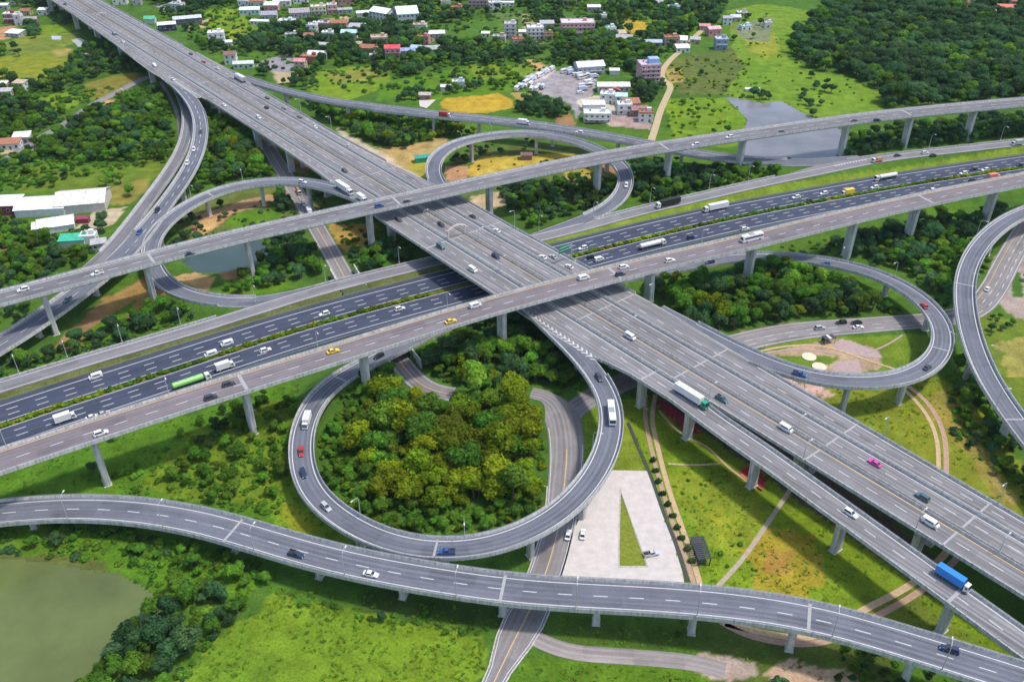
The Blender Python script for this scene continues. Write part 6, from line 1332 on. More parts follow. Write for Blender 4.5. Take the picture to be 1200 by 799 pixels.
# ================================================================== VEHICLES
M_PAINT = mat("vehicle_paint", objcol=True, rough=0.3, spec=0.5)
M_VG = mat("vehicle_glass", (0.02, 0.025, 0.03), 0.08, spec=0.8)
M_TYRE = mat("tyre_rubber", (0.02, 0.02, 0.02), 0.8)
M_RIM = mat("rim_metal", (0.45, 0.45, 0.46), 0.4, metal=0.6)
M_HL = mat("headlight_lens", (0.75, 0.75, 0.72), 0.2); M_TLT = mat("tail_light_lens", (0.35, 0.02, 0.02), 0.3)
M_CHAS = mat("chassis_black", (0.03, 0.03, 0.032), 0.7)
def loft(mb, secs):
    """secs: list of (x, halfwidth, z0, z1, topscale) box-like sections along x"""
    V = []; 
    for x, hw, z0, z1, ts in secs:
        V += [(x, -hw, z0), (x, -hw, z0 + (z1 - z0) * 0.55), (x, -hw * ts, z1), (x, hw * ts, z1), (x, hw, z0 + (z1 - z0) * 0.55), (x, hw, z0)]
    n = len(secs); Fc = [(i * 6 + k, i * 6 + (k + 1) % 6, (i + 1) * 6 + (k + 1) % 6, (i + 1) * 6 + k) for i in range(n - 1) for k in range(6)]
    Fc += [(5, 4, 3, 2, 1, 0), tuple((n - 1) * 6 + k for k in range(6))]
    mb.add(V, Fc)
_w = {}
def wheel_me(r, w):
    k = (r, w)
    if k not in _w:
        mb = MB(); mb.tube([(0, -w / 2, 0), (0, w / 2, 0)], r, 14); a = mb.me("wheel", M_TYRE)
        mb = MB(); mb.tube([(0, -w / 2 - 0.02, 0), (0, w / 2 + 0.02, 0)], r * 0.55, 10); _w[k] = (a, mb.me("rim", M_RIM))
    return _w[k]
def proto(kind):
    P = []      # (name, mesh, location, parent index)
    def add(n, mb, m, par=-1): P.append((n, mb.me(n, m) if isinstance(mb, MB) else mb, (0, 0, 0), par)); return len(P) - 1
    def wheels(L, r=0.33, w=0.22):
        a, rim = wheel_me(r, w)
        for x, y in L: P.append(("wheel", a, (x, y, r), -1)); P.append(("rim", rim, (0, 0, 0), len(P) - 1))
    def lights(xf, xr, y, z, s=0.3):
        for sy in (-1, 1):
            mb = MB(); mb.box((xf, sy * y, z), (0.1, s, 0.16)); add("headlight", mb, M_HL)
            mb = MB(); mb.box((xr, sy * y, z + 0.1), (0.1, s, 0.16)); add("tail_light", mb, M_TLT)
    if kind in ("car", "suv", "taxi", "pickup"):
        h = {"car": 1.42, "taxi": 1.42, "suv": 1.72, "pickup": 1.7}[kind]; hw = 0.9; L2 = 2.35 if kind != "pickup" else 2.6; zb = 0.95 if kind in ("suv", "pickup") else 0.86
        mb = MB(); loft(mb, [(-L2, hw * .9, .35, zb - .12, .9), (-L2 + .25, hw, .28, zb, .93), (-1.1, hw, .25, zb + .03, .95), (0.9, hw, .25, zb, .95), (L2 - .5, hw * .97, .27, zb - .1, .9), (L2, hw * .85, .32, zb - .28, .85)]); add("body", mb, M_PAINT)
        if kind == "pickup": c0, c1, c2, c3 = -0.7, -0.5, 0.6, 1.25
        elif kind == "suv": c0, c1, c2, c3 = -2.2, -1.9, 0.35, 1.05
        else: c0, c1, c2, c3 = -1.75, -1.05, 0.25, 1.05
        z0 = zb - 0.02; wt = hw * 0.76
        # roof shell with pillars
        mb = MB(); V = [(c0, -hw * .9, z0), (c0, hw * .9, z0), (c3, hw * .9, z0), (c3, -hw * .9, z0), (c1, -wt, h), (c1, wt, h), (c2, wt, h), (c2, -wt, h)]
        mb.add(V, [(4, 7, 6, 5), (0, 4, 5, 1), (1, 5, 6, 2), (2, 6, 7, 3), (3, 7, 4, 0)]); add("cabin", mb, M_PAINT)
        def pane(n, a, b_, c, d, k=0.10):
            A = [np.array(V[q]) for q in (a, b_, c, d)]; ce = sum(A) / 4; nrm = np.cross(A[1] - A[0], A[3] - A[0]); nrm /= np.linalg.norm(nrm)
            if np.dot(nrm, ce - np.array([(c0 + c3) / 2, 0, 1.0])) < 0: nrm = -nrm
            q = [tuple(ce + (p_ - ce) * (1 - k) + nrm * 0.015) for p_ in A]; mb = MB(); mb.add(q, [(0, 1, 2, 3)]); add(n, mb, M_VG)
        pane("windscreen", 3, 2, 6, 7); pane("rear_window", 0, 1, 5, 4); pane("side_window", 1, 2, 6, 5, .16); pane("side_window", 3, 0, 4, 7, .16)
        if kind == "pickup":
            mb = MB(); mb.box((-1.65, 0, zb + 0.02), (1.6, 1.5, 0.06)); add("cargo_bed", mb, M_CHAS)
            for sy in (-1, 1): mb = MB(); mb.box((-1.65, sy * 0.85, zb + .2), (1.8, 0.08, 0.4)); add("bed_side", mb, M_PAINT)
        if kind == "taxi": mb = MB(); mb.box((-0.4, 0, h + 0.08), (0.2, 0.6, 0.16)); add("roof_sign", mb, M_HL)
        wheels([(-1.4, -.8), (-1.4, .8), (1.42, -.8), (1.42, .8)]); lights(L2 - .03, -L2 + .02, .6, .62)
        for sy in (-1, 1): mb = MB(); mb.box((0.85, sy * 1.0, 1.0), (0.12, 0.16, 0.14)); add("wing_mirror", mb, M_PAINT)
    elif kind == "van":
        mb = MB(); loft(mb, [(-2.5, .88, .35, 2.0, .86), (-2.3, .95, .3, 2.1, .88), (1.2, .95, .3, 2.1, .88), (1.9, .93, .3, 1.45, .88), (2.5, .88, .35, 1.1, .9)]); add("body", mb, M_PAINT)
        mb = MB(); mb.add([(1.26, -.78, 2.0), (1.26, .78, 2.0), (1.94, .80, 1.47), (1.94, -.80, 1.47)], [(0, 1, 2, 3)]); add("windscreen", mb, M_VG)
        for sy in (-1, 1):
            mb = MB(); mb.box((-0.2, sy * 0.93, 1.6), (2.7, 0.06, 0.45)); add("side_window", mb, M_VG)
        mb = MB(); mb.box((-2.5, 0, 1.55), (0.06, 1.4, 0.5)); add("rear_window", mb, M_VG); wheels([(-1.6, -.85), (-1.6, .85), (1.6, -.85), (1.6, .85)]); lights(2.5, -2.52, .65, .75)
    elif kind in ("box_truck", "flat_truck"):
        mb = MB(); mb.box((0, 0, 0.7), (7.2, 1.0, 0.35)); add("chassis", mb, M_CHAS)
        mb = MB(); loft(mb, [(2.1, 1.05, .5, 2.5, .92), (3.3, 1.05, .5, 2.45, .9), (3.7, 1.0, .5, 1.4, .95)]); cb = add("cab", mb, mat("cab_white", (0.66, 0.66, 0.66), 0.35))
        mb = MB(); mb.add([(3.33, -.9, 2.38), (3.33, .9, 2.38), (3.74, .93, 1.42), (3.74, -.93, 1.42)], [(0, 1, 2, 3)]); add("windscreen", mb, M_VG, cb)
        for sy in (-1, 1): mb = MB(); mb.box((2.7, sy * 1.06, 1.8), (0.9, 0.05, 0.6)); add("side_window", mb, M_VG, cb)
        if kind == "box_truck": mb = MB(); mb.box((-0.9, 0, 2.15), (5.6, 2.3, 2.5)); bx_ = add("cargo_box", mb, M_PAINT); mb = MB(); mb.box((-3.72, 0, 2.1), (0.06, 2.0, 2.2)); add("rear_door", mb, M_RIM, bx_)
        else:
            mb = MB(); mb.box((-0.9, 0, 1.1), (5.6, 2.3, 0.3)); bx_ = add("flat_bed", mb, M_PAINT); mb = MB(); mb.box((-1.2, 0, 1.8), (4.2, 1.9, 1.2), top=0.8); add("load", mb, mat("load_tarp", (0.35, 0.20, 0.10), 0.9), bx_)
        wheels([(-2.4, -.95), (-2.4, .95), (2.7, -.95), (2.7, .95)], .46, .3); lights(3.7, -3.74, .8, .8)
    elif kind in ("semi", "tank_truck", "ribbed_semi"):
        mb = MB(); mb.box((-1.0, 0, 0.8), (13.5, 1.0, 0.35)); add("chassis", mb, M_CHAS)
        cm = {"semi": mat("cab_white", (0.66, 0.66, 0.66), 0.35), "tank_truck": mat("cab_white", (0.66, 0.66, 0.66), 0.35), "ribbed_semi": mat("cab_white", (0.66, 0.66, 0.66), 0.35)}[kind]
        mb = MB(); loft(mb, [(4.9, 1.15, .6, 3.0, .92), (6.6, 1.15, .6, 2.9, .9), (7.1, 1.1, .6, 1.6, .95)]); cb = add("cab", mb, cm)
        mb = MB(); mb.add([(6.64, -1.0, 2.8), (6.64, 1.0, 2.8), (7.14, 1.03, 1.65), (7.14, -1.03, 1.65)], [(0, 1, 2, 3)]); add("windscreen", mb, M_VG, cb)
        for sy in (-1, 1): mb = MB(); mb.box((6.0, sy * 1.15, 2.1), (1.0, 0.05, 0.7)); add("side_window", mb, M_VG, cb)
        if kind == "tank_truck":
            mb = MB(); mb.tube([(-7.6, 0, 2.2), (-7.3, 0, 2.2), (4.0, 0, 2.2), (4.3, 0, 2.2)], [0.8, 1.2, 1.2, 0.8], 16); tk = add("tank", mb, M_PAINT)
            for x in (-5, -2, 1): mb = MB(); mb.tube([(x, 0, 3.3), (x, 0, 3.6)], 0.35, 10); add("hatch", mb, M_RIM, tk)
        else:
            mb = MB(); mb.box((-1.7, 0, 2.5), (12.0, 2.45, 2.8)); tk = add("trailer", mb, M_PAINT)
            mb = MB(); mb.box((-7.73, 0, 2.45), (0.06, 2.2, 2.5)); add("rear_door", mb, M_RIM, tk)
            if kind == "ribbed_semi":
                for i in range(11): mb = MB(); mb.box((-7.2 + i * 1.1, 0, 3.95), (0.14, 2.5, 0.12)); add("roof_bow", mb, M_PAINT, tk)
        wheels([(x, y) for x in (-6.6, -5.3, -4.0, 3.6, 6.3) for y in (-1.0, 1.0)], .5, .32); lights(7.1, -7.75, .9, .9)
    elif kind == "bus":
        mb = MB(); loft(mb, [(-5.6, 1.2, .4, 3.1, .93), (-5.4, 1.22, .35, 3.2, .94), (5.4, 1.22, .35, 3.2, .94), (5.7, 1.15, .4, 2.8, .94)]); b0 = add("body", mb, M_PAINT)
        for sy in (-1, 1): mb = MB(); mb.box((-0.2, sy * 1.2, 2.1), (10.2, 0.08, 0.8)); add("side_window", mb, M_VG)
        mb = MB(); mb.box((5.66, 0, 1.95), (0.12, 2.1, 1.2)); add("windscreen", mb, M_VG); mb = MB(); mb.box((0.5, 0, 3.3), (2.6, 1.7, 0.25)); add("roof_unit", mb, M_RIM, b0)
        wheels([(-3.6, -1.1), (-3.6, 1.1), (3.7, -1.1), (3.7, 1.1)], .5, .3); lights(5.72, -5.62, .85, .8)
    elif kind == "motorcycle":
        mb = MB(); loft(mb, [(-.7, .12, .5, .85, .6), (0, .18, .4, .95, .6), (.6, .1, .5, 1.05, .6)]); add("body", mb, M_PAINT); wheels([(-.65, 0), (.65, 0)], .3, .12)
    return P
PROTO = {}
def vehicle(kind, p, ang, col, label, group=None, zoff=0.0):
    if kind not in PROTO: PROTO[kind] = proto(kind)
    names = {"car": "car", "suv": "car", "taxi": "taxi", "pickup": "pickup_truck", "van": "van", "box_truck": "truck", "flat_truck": "truck", "semi": "semi_truck", "ribbed_semi": "semi_truck", "tank_truck": "tanker_truck", "bus": "bus", "motorcycle": "motorcycle"}
    cats = {"pickup_truck": "pickup truck", "semi_truck": "truck", "tanker_truck": "tanker truck"}
    n = names[kind]; root = empty(n, tuple(p), label, cats.get(n, n), group, ang); made = []
    for pn, me_, loc, par in PROTO[kind]:
        o = link(pn, me_, root if par < 0 else made[par], loc); o.color = (*col, 1); made.append(o)
    return root
RP = {"M": (P_MAIN, 0), "A": (P_A, 0), "B": (P_B, 0), "G": (P_G, 0), "LB": (P_LB, 0), "LR": (P_LR, 0), "UR": (P_UR, 0), "UL": (P_UL, 0), "ULR": (P_ULR, 0), "ULW": (P_ULW, 0), "C": (P_C, 0), "RR": (P_RR, 0), "D": (P_D, 0), "F": (P_F, 0), "G1": (P_G1, 0), "G2": (P_G2, 0), "G3": (P_G3, 0), "L": (P_L, 0)}
wh = (0.70, 0.70, 0.70); bk = (0.02, 0.022, 0.026); dk = (0.05, 0.06, 0.075); sv = (0.40, 0.41, 0.42); bl = (0.03, 0.09, 0.28); rd = (0.42, 0.03, 0.035); yl = (0.75, 0.52, 0.04); gn = (0.25, 0.55, 0.15); tl = (0.06, 0.13, 0.15); pk = (0.65, 0.06, 0.35); nb = (0.02, 0.04, 0.09); og = (0.7, 0.2, 0.1); sky_ = (0.03, 0.22, 0.62)
cn = {wh: "white", bk: "black", dk: "dark grey", sv: "silver", bl: "blue", rd: "red", yl: "yellow", gn: "light green", tl: "dark teal", pk: "magenta", nb: "navy blue", og: "orange-red", sky_: "bright blue"}
# (kind, colour, road, px, py, heading +1/-1 along the road as listed, phrase)
VL = [
 ("car", bk, "M", 76, 5, 1, "at the far top of the wide viaduct, in its leftmost deck"), ("van", tl, "M", 134, 40, 1, "left of the median on the far viaduct, just behind a white car"), ("car", wh, "M", 144, 49, 1, "left of the median just ahead of the dark teal van"),
 ("van", wh, "M", 181, 77, 1, "in the outer left lane where the left ramp begins to split off"), ("car", wh, "M", 203, 93, 1, "in the gore where the left ramp leaves the wide viaduct"),
 ("car", bk, "M", 223.5, 63, -1, "on the right deck of the viaduct level with the lone white house"), ("pickup", rd, "M", 238, 73, -1, "on the right deck of the viaduct just nearer than a black car"), ("car", wh, "M", 255, 80, -1, "on the right deck beside the dark red roofed house"),
 ("semi", wh, "M", 281, 93, -1, "on the right deck where the far connector leaves"), ("car", dk, "M", 270, 92, -1, "right carriageway beside the white semi-truck on the far viaduct"), ("car", bk, "M", 313, 114.5, -1, "right deck just past the start of the far connector"), ("suv", bk, "M", 312, 126, -1, "right carriageway level with the start of the far connector"),
 ("suv", wh, "M", 303, 137.5, 1, "left carriageway across from the pair of black cars"), ("car", bk, "M", 332, 127, -1, "right deck, third black car from the start of the far connector"), ("car", bk, "M", 350.5, 137, -1, "right deck beside the lamp post at the far trees"), ("car", wh, "M", 369, 149, -1, "right deck just nearer than the lamp post at the far trees"), ("car", sv, "M", 408, 171, -1, "right deck beside the tan verge"),
 ("car", wh, "M", 262.5, 123, 1, "left carriageway just past the left ramp gore"), ("suv", dk, "M", 404, 200, 1, "left carriageway behind the long white trucks"),
 ("ribbed_semi", wh, "M", 404, 223, 1, "on the left collector deck, rear one of two above the upper flyover"), ("box_truck", wh, "M", 424, 234, 1, "on the left collector deck, front one of two above the upper flyover"),
 ("suv", dk, "M", 467, 257, 1, "in the upper flyover's shadow on the left collector deck"), ("suv", nb, "M", 517, 263, 1, "left of the median just behind the arched gantry"), ("van", tl, "M", 516.5, 289, 1, "on the left collector deck beside the arched gantry"), ("suv", bk, "M", 553, 254, -1, "right deck just past the upper flyover"),
 ("car", wh, "M", 582, 270, -1, "right deck midway between the two flyovers"), ("suv", nb, "M", 581, 300, 1, "left of the median midway between the two flyovers"), ("van", wh, "M", 554, 316, 1, "on the left collector deck between the two flyovers"),
 ("car", wh, "M", 636, 301, -1, "right deck, farther of two white cars beside the green sign"), ("car", wh, "M", 667, 312, -1, "right deck just before the lower flyover, near the green sign"), ("car", sv, "M", 648, 300.5, -1, "right deck at the foot of the green sign"),
 ("van", wh, "M", 738.5, 394.5, 1, "left of the orange median beyond the lower flyover"), ("ribbed_semi", wh, "M", 811, 467.5, 1, "with green cab on the left collector deck"), ("pickup", tl, "M", 846, 467, 1, "left of the median beside the white semi-truck with green cab"),
 ("van", wh, "M", 921, 502, 1, "left of the orange median above the red court"), ("car", pk, "M", 1025, 542, -1, "right of the orange median at the lower right"), ("suv", tl, "M", 1081, 582, -1, "right of the orange median, near the expansion joint"), ("van", wh, "M", 1090.5, 612.5, 1, "left of the orange median at the lower right"),
 ("suv", wh, "M", 997, 601, 1, "alone on the left collector deck"), ("ribbed_semi", sky_, "M", 1117, 681, 1, "with white cab on the left collector deck at the lower right"),
 ("suv", wh, "B", 118, 507, 1, "on the lower flyover near the left picture edge"), ("suv", dk, "B", 247, 465, 1, "on the lower flyover, outer lane left of its expansion joint"), ("suv", dk, "B", 268, 449.5, 1, "on the lower flyover, inner lane just left of its expansion joint"), ("taxi", yl, "B", 390, 411, 1, "on the lower flyover above the loop ramp's top"), ("taxi", yl, "B", 528, 376, 1, "on the lower flyover just before the wide viaduct"),
 ("van", wh, "B", 557, 358, 1, "on the lower flyover at the left edge of the wide viaduct"), ("van", wh, "B", 684, 325.5, 1, "on the lower flyover above the right deck of the viaduct"), ("suv", dk, "B", 727, 321, 1, "on the lower flyover, outer lane past the wide viaduct"), ("suv", wh, "B", 731, 312.5, 1, "on the lower flyover, inner lane past the wide viaduct"), ("suv", wh, "B", 785, 305, 1, "on the lower flyover near the tanker on the dark highway"), ("bus", wh, "B", 881, 280, -1, "on the lower flyover above the right-hand loop ramp"),
 ("van", wh, "D", 112, 441, -1, "alone on the far carriageway of the dark highway at the left"), ("box_truck", wh, "D", 77, 491, 1, "on the near carriageway of the dark highway at the left edge"), ("car", wh, "D", 108, 488, 1, "small, on the near carriageway just ahead of the white box truck"), ("car", sv, "D", 121, 484, 1, "on the near carriageway second ahead of the white box truck"),
 ("tank_truck", gn, "D", 226, 448.5, 1, "on the dark highway beside the lower flyover's joint"), ("box_truck", wh, "D", 264, 430.5, 1, "just ahead of the light green tanker"), ("van", wh, "D", 247, 415, -1, "on the far carriageway beside the hedge, nearer of two"), ("van", wh, "D", 266, 402.5, -1, "on the far carriageway, second of two near the hedge"), ("suv", wh, "D", 311, 410, 1, "on the near carriageway beyond the box truck"),
 ("suv", wh, "D", 380, 373.5 - 6, -1, "on the far carriageway beside the yellow part of the hedge"), ("suv", wh, "D", 468.5, 361.5, 1, "on the near carriageway just before the wide viaduct"), ("suv", wh, "D", 683, 290.5, -1, "on the far carriageway just right of the wide viaduct"), ("van", wh, "D", 702, 304, 1, "on the near carriageway just right of the wide viaduct"), ("suv", bk, "D", 693, 301, 1, "on the near carriageway beside the end of the hedge"),
 ("tank_truck", wh, "D", 765, 288, 1, "on the near carriageway right of the wide viaduct"), ("suv", nb, "D", 810, 278, 1, "on the near carriageway ahead of the white tanker"), ("suv", wh, "D", 873, 268, 1, "on the near carriageway above the white bus"), ("semi", wh, "D", 838, 245, -1, "on the far carriageway of the dark highway, heading left"), ("suv", wh, "D", 933, 231, -1, "on the far carriageway in front of a semi-truck"), ("car", dk, "D", 947, 234.5, -1, "on the far carriageway beside the hedge right of a white car"), ("suv", wh, "D", 965.5, 226.5, -1, "on the far carriageway left of the yellow truck"),
 ("box_truck", yl, "D", 993, 227, -1, "on the far carriageway beside the hedge"), ("suv", wh, "D", 1025, 219.5, -1, "on the far carriageway beside the big white tanker"), ("tank_truck", wh, "D", 1037, 209, -1, "on the far carriageway at the upper right"), ("suv", wh, "D", 1094, 222.5, 1, "on the near carriageway seen just above the lower flyover's joint"), ("suv", wh, "D", 1129, 203, -1, "on the far carriageway right of the big white tanker"), ("car", bk, "D", 1141, 198, -1, "between two white cars on the far carriageway"), ("suv", wh, "D", 1154.5, 199, -1, "on the far carriageway above the orange-red truck"), ("car", bk, "D", 1140, 211, 1, "on the near carriageway behind the orange-red truck"), ("box_truck", og, "D", 1164, 208.5, 1, "on the near carriageway at the right"), ("car", nb, "D", 1195, 193, -1, "on the far carriageway at the right picture edge"),
 ("semi", bk, "F", 782, 240, -1, "with white cab on the far frontage road"), ("flat_truck", og, "F", 1028, 188.5, -1, "with a load on the frontage road beyond the striped merge"), ("car", dk, "F", 1052, 182, 1, "on the frontage road just beyond the loaded truck"), ("suv", wh, "F", 1084, 179, 1, "on the frontage road between two dark cars"), ("car", dk, "F", 1094, 181.5, 1, "on the frontage road right of the white car"), ("box_truck", sv, "F", 1192, 169, -1, "on the frontage road at the right picture edge"),
 ("suv", wh, "A", 27, 339, -1, "on the upper flyover near the left picture edge"), ("pickup", wh, "A", 114, 320, -1, "on the upper flyover above the left ramp"), ("car", nb, "A", 222, 297, 1, "on the upper flyover above the small pond"), ("suv", bl, "A", 444.5, 241, 1, "on the upper flyover above the wide viaduct, left of a black car"), ("suv", bk, "A", 478, 237, 1, "on the upper flyover above the wide viaduct, right of a blue car"), ("suv", wh, "A", 815, 169.5, -1, "on the upper flyover just past the dirt road"), ("suv", wh, "A", 855, 160.5, -1, "on the upper flyover left of the grey pond"), ("suv", bk, "A", 917, 155, 1, "on the upper flyover above the grey pond"), ("car", dk, "A", 1002, 141.5, 1, "on the upper flyover right of the grey pond"), ("suv", bk, "A", 1028, 141, 1, "on the upper flyover in front of the forest"),
 ("suv", wh, "ULR", 227, 175, 1, "on the left ramp bridge, farther of two"), ("suv", wh, "ULR", 219.5, 191, 1, "on the left ramp bridge, nearer of two"), ("car", dk, "ULR", 235, 154, 1, "on the left ramp bridge just after the gore"), ("suv", bk, "ULR", 184, 246, 1, "on the left ramp bridge beside the white stripes"), ("suv", bl, "ULR", 163, 272, 1, "on the left ramp bridge left of the loop ramp"), ("suv", tl, "ULR", 79, 351, 1, "on the left ramp bridge just below the upper flyover"),
 ("suv", wh, "UL", 354.5, 213, -1, "on the left loop ramp near the wide viaduct"), ("van", wh, "G1", 356, 239, 1, "on the underpass road, farther of two"), ("box_truck", wh, "G1", 363, 250, 1, "on the underpass road just above the upper flyover"), ("flat_truck", og, "G1", 350, 225, 1, "on the underpass road below the left loop ramp"),
 ("suv", wh, "UR", 734, 217, 1, "on the far loop ramp where it dips under the upper flyover"), ("box_truck", rd, "C", 521.5, 136, 1, "on the far connector bridge"), ("box_truck", wh, "C", 614, 145, 1, "on the far connector bridge above the far loop ramp"), ("suv", wh, "C", 679, 155, -1, "on the far connector bridge near the white workshop"),
 ("bus", wh, "LB", 716.5, 486, 1, "on the near loop ramp's right side"), ("suv", dk, "LB", 702, 442, 1, "on the near loop ramp beside the striped gore"), ("box_truck", wh, "LB", 359.5, 495, -1, "on the near loop ramp's left side"), ("suv", rd, "LB", 353, 529, -1, "behind the white truck on the near loop ramp"), ("suv", nb, "LB", 355.5, 554, -1, "on the near loop ramp's left side below a red car"), ("suv", sv, "LB", 382, 593.5, -1, "on the near loop ramp's lower left"), ("pickup", bl, "LB", 523.5, 646, 1, "on the near loop ramp's bottom curve"), ("suv", bk, "LB", 444, 417, -1, "on the near loop ramp half hidden by the flyover pier"),
 ("pickup", bl, "LR", 937, 438, 1, "on the right-hand loop ramp beside the garden"), ("car", dk, "LR", 1087, 430, 1, "on the right-hand loop ramp's lower right curve"), ("suv", rd, "LR", 1083, 358, 1, "on the right-hand loop ramp's right side"), ("car", bl, "LR", 968, 308.5, 1, "on the right-hand loop ramp's top"), ("suv", dk, "LR", 832, 307, 1, "on the ramp just below the lower flyover"),
 ("suv", sv, "G3", 961, 384, 1, "on the local road inside the right-hand loop ramp"), ("suv", bk, "G3", 986, 377.5, -1, "left one of two dark cars on the local road by the wood"), ("car", bk, "G3", 1004, 377.5, -1, "right one of two dark cars on the local road by the wood"), ("car", wh, "G3", 1006, 383, 1, "on the local road below two dark cars"), ("car", wh, "G3", 1157, 338, 1, "on the plaza road beside the far right ramp"),
 ("pickup", nb, "G", 347, 649, 1, "on the bottom ramp bridge left of the near loop"), ("car", wh, "G", 434.5, 672, 1, "on the bottom ramp bridge below the near loop"), ("suv", nb, "G", 1113, 760, -1, "on the bottom ramp bridge at the lower right"),
 ("car", wh, "G2", 666, 626, 1, "on the kerb of the near local road beside the car park"), ("flat_truck", dk, "L", 140, 109, 1, "on the upper left local road"), ("van", wh, "L", 84, 147, 1, "beside the upper left local road"),
]
MAIN_Z = ZM
for kind, colr, road, px, py, sgn, phrase in VL:
    P_ = RP[road][0]; z = P_.P[0][2]
    for _ in range(4):
        c = at(px, py, z + 0.7); s_ = P_.near(c); p, t, n = P_.f(s_); z = p[2]
    kn = {"suv": "car", "box_truck": "box truck", "flat_truck": "flatbed truck", "semi": "semi-truck", "ribbed_semi": "semi-truck", "tank_truck": "tanker truck", "pickup": "pickup truck"}.get(kind, kind)
    o = vehicle(kind, (c[0], c[1], z + 0.04), math.atan2(t[1], t[0]) + (0 if sgn > 0 else math.pi), colr, "%s %s %s" % (cn[colr], kn, phrase))
    if colr == sky_: o.scale = (0.66, 0.92, 0.92)
    if road == "M" and px == 811:
        for ch in o.children:
            if ch.name.startswith("cab"): ch.material_slots[0].link = 'OBJECT'; ch.material_slots[0].material = mat("cab_green", (0.02, 0.30, 0.18), 0.35)
# parked vehicles in the car park
c = at(683, 627, 0.12); vehicle("car", (c[0], c[1], 0.13), math.radians(80), wh, "white car parked at the left side of the pale car park")
c = at(763, 650, 0.12); vehicle("pickup", (c[0], c[1], 0.13), math.radians(15), (0.5, 0.5, 0.52), "grey-white pickup truck parked beside the grass triangle")
# coach park
k = 0
for (ax, ay, bx_, by_, n, ang, row) in ((616, 99, 647, 83, 9, 62, "upper left row"), (607, 105, 622, 101, 4, 70, "lower left row"), (664, 85, 684, 92, 5, 40, "back row by the depot hall"), (696, 92, 680, 110, 6, 20, "right row"), (623, 107, 636, 104, 3, 75, "near left corner")):
    for i in range(n):
        f = i / max(1, n - 1); c = at(ax + (bx_ - ax) * f, ay + (by_ - ay) * f, 0); kd = ("box_truck", "bus", "box_truck", "van")[k % 4]
        colr = (wh, wh, (0.5, 0.55, 0.7), wh)[k % 4]
        ordn = ["first", "second", "third", "fourth", "fifth", "sixth", "seventh", "eighth", "ninth"][i]
        vehicle(kd, (c[0], c[1], 0.12 if row != "x" else 0), math.radians(ang), colr, "%s parked %s, %s from left, coach park %s" % ("white" if colr == wh else "pale blue", {"box_truck": "truck", "bus": "coach", "van": "van"}[kd], ordn, row), "vehicles parked in the coach park"); k += 1

# ================================================================== STREET LAMPS
M_POLE = mat("lamp_pole_galvanised", (0.42, 0.43, 0.43), 0.5, metal=0.2); M_HEAD = mat("lamp_head_grey", (0.62, 0.63, 0.63), 0.4)
_lm = {}
def lamp(px, py, z, towards, label, h=10.0, arm=2.2, group=None, path=None, side=None):
    c = at(px, py, z)
    if path is not None:
        s_ = path.near(c); p, t, n = path.f(s_)
        d = np.dot((c - p)[:2], n[:2]); 
        if side is not None: c = p + n * side; c[2] = p[2] + 0.9
        towards = math.atan2(-n[1] * np.sign(d), -n[0] * np.sign(d)) if side is None else math.atan2(-n[1] * np.sign(side), -n[0] * np.sign(side))
    k = (h, arm)
    if k not in _lm:
        mb = MB(); mb.tube([(0, 0, 0), (0, 0, h * 0.5), (0, 0, h - 1.0), (0.25, 0, h - 0.35), (arm * 0.5, 0, h), (arm, 0, h + 0.1)], [0.15, 0.12, 0.1, 0.09, 0.08, 0.07], 7); a = mb.me("pole", M_POLE)
        mb = MB(); mb.box((arm + 0.45, 0, h + 0.08), (1.1, 0.4, 0.2), top=0.7); b_ = mb.me("lamp_head", M_HEAD)
        mb = MB(); mb.box((0, 0, 0.12), (0.5, 0.5, 0.24)); _lm[k] = (a, b_, mb.me("base_plate", M_CONC))
    o = empty("street_lamp", tuple(c), label, "street lamp", group, towards)
    for nme, me_ in zip(("pole", "lamp_head", "base_plate"), _lm[k]): link(nme, me_, o)
wds = ["first", "second", "third", "fourth", "fifth", "sixth", "seventh", "eighth", "ninth", "tenth", "eleventh", "twelfth"]
for i, (x, y) in enumerate([(69, 611), (184, 618), (292, 648), (404, 678), (539, 704), (677, 716), (821, 722), (974, 745), (1097, 776)]):
    lamp(x, y, 10, 0, "grey street lamp on the near parapet of the bottom ramp bridge, %s from the left" % wds[i], path=P_G, side=-5.6, h=9.5)
for i, (x, y) in enumerate([(8, 527), (197, 463), (367, 409), (521, 365), (672, 326), (821, 289)]):
    lamp(x, y, 22, 0, "grey street lamp on the far parapet of the lower flyover, %s from the left" % wds[i], path=P_B, side=6.2, h=8)
for i, (x, y) in enumerate([(23, 440), (76, 424), (145, 402), (215, 380), (290, 347), (380, 328), (471, 309), (628, 266), (692, 252), (762, 239), (830, 223), (878, 212), (1080, 170), (1160, 160)]):
    w_ = P_F.near(at(x, y, 4.5)); lamp(x, y, 4.5, 0, "grey street lamp on the far side of the frontage road, " + (wds[i] + " from the left" if i < 12 else ("near the right picture edge" if i == 13 else "right of the pond")), path=P_F, side=5.6, h=9)
for i, (x, y) in enumerate([(413, 606), (546, 630), (690, 540)]):
    lamp(x, y, 9, 0, "grey street lamp on the inner parapet of the near loop ramp, %s from the left" % wds[i], path=P_LB, side=(-4.2 if True else 4.2), h=7.5)
for i, (x, y) in enumerate([(160, 40), (352, 132), (400.5, 152), (600, 262), (769.7, 356), (1022, 508), (1188, 600)]):
    c = at(x, y, 15.9); lamp(x, y, 15.9, 0, "grey street lamp on the right-hand edge of the wide viaduct, %s from the top" % wds[i], path=P_MAIN, side=-1 * 0 + float(R_OUT(P_MAIN.near(c))) - 0.1, h=9)
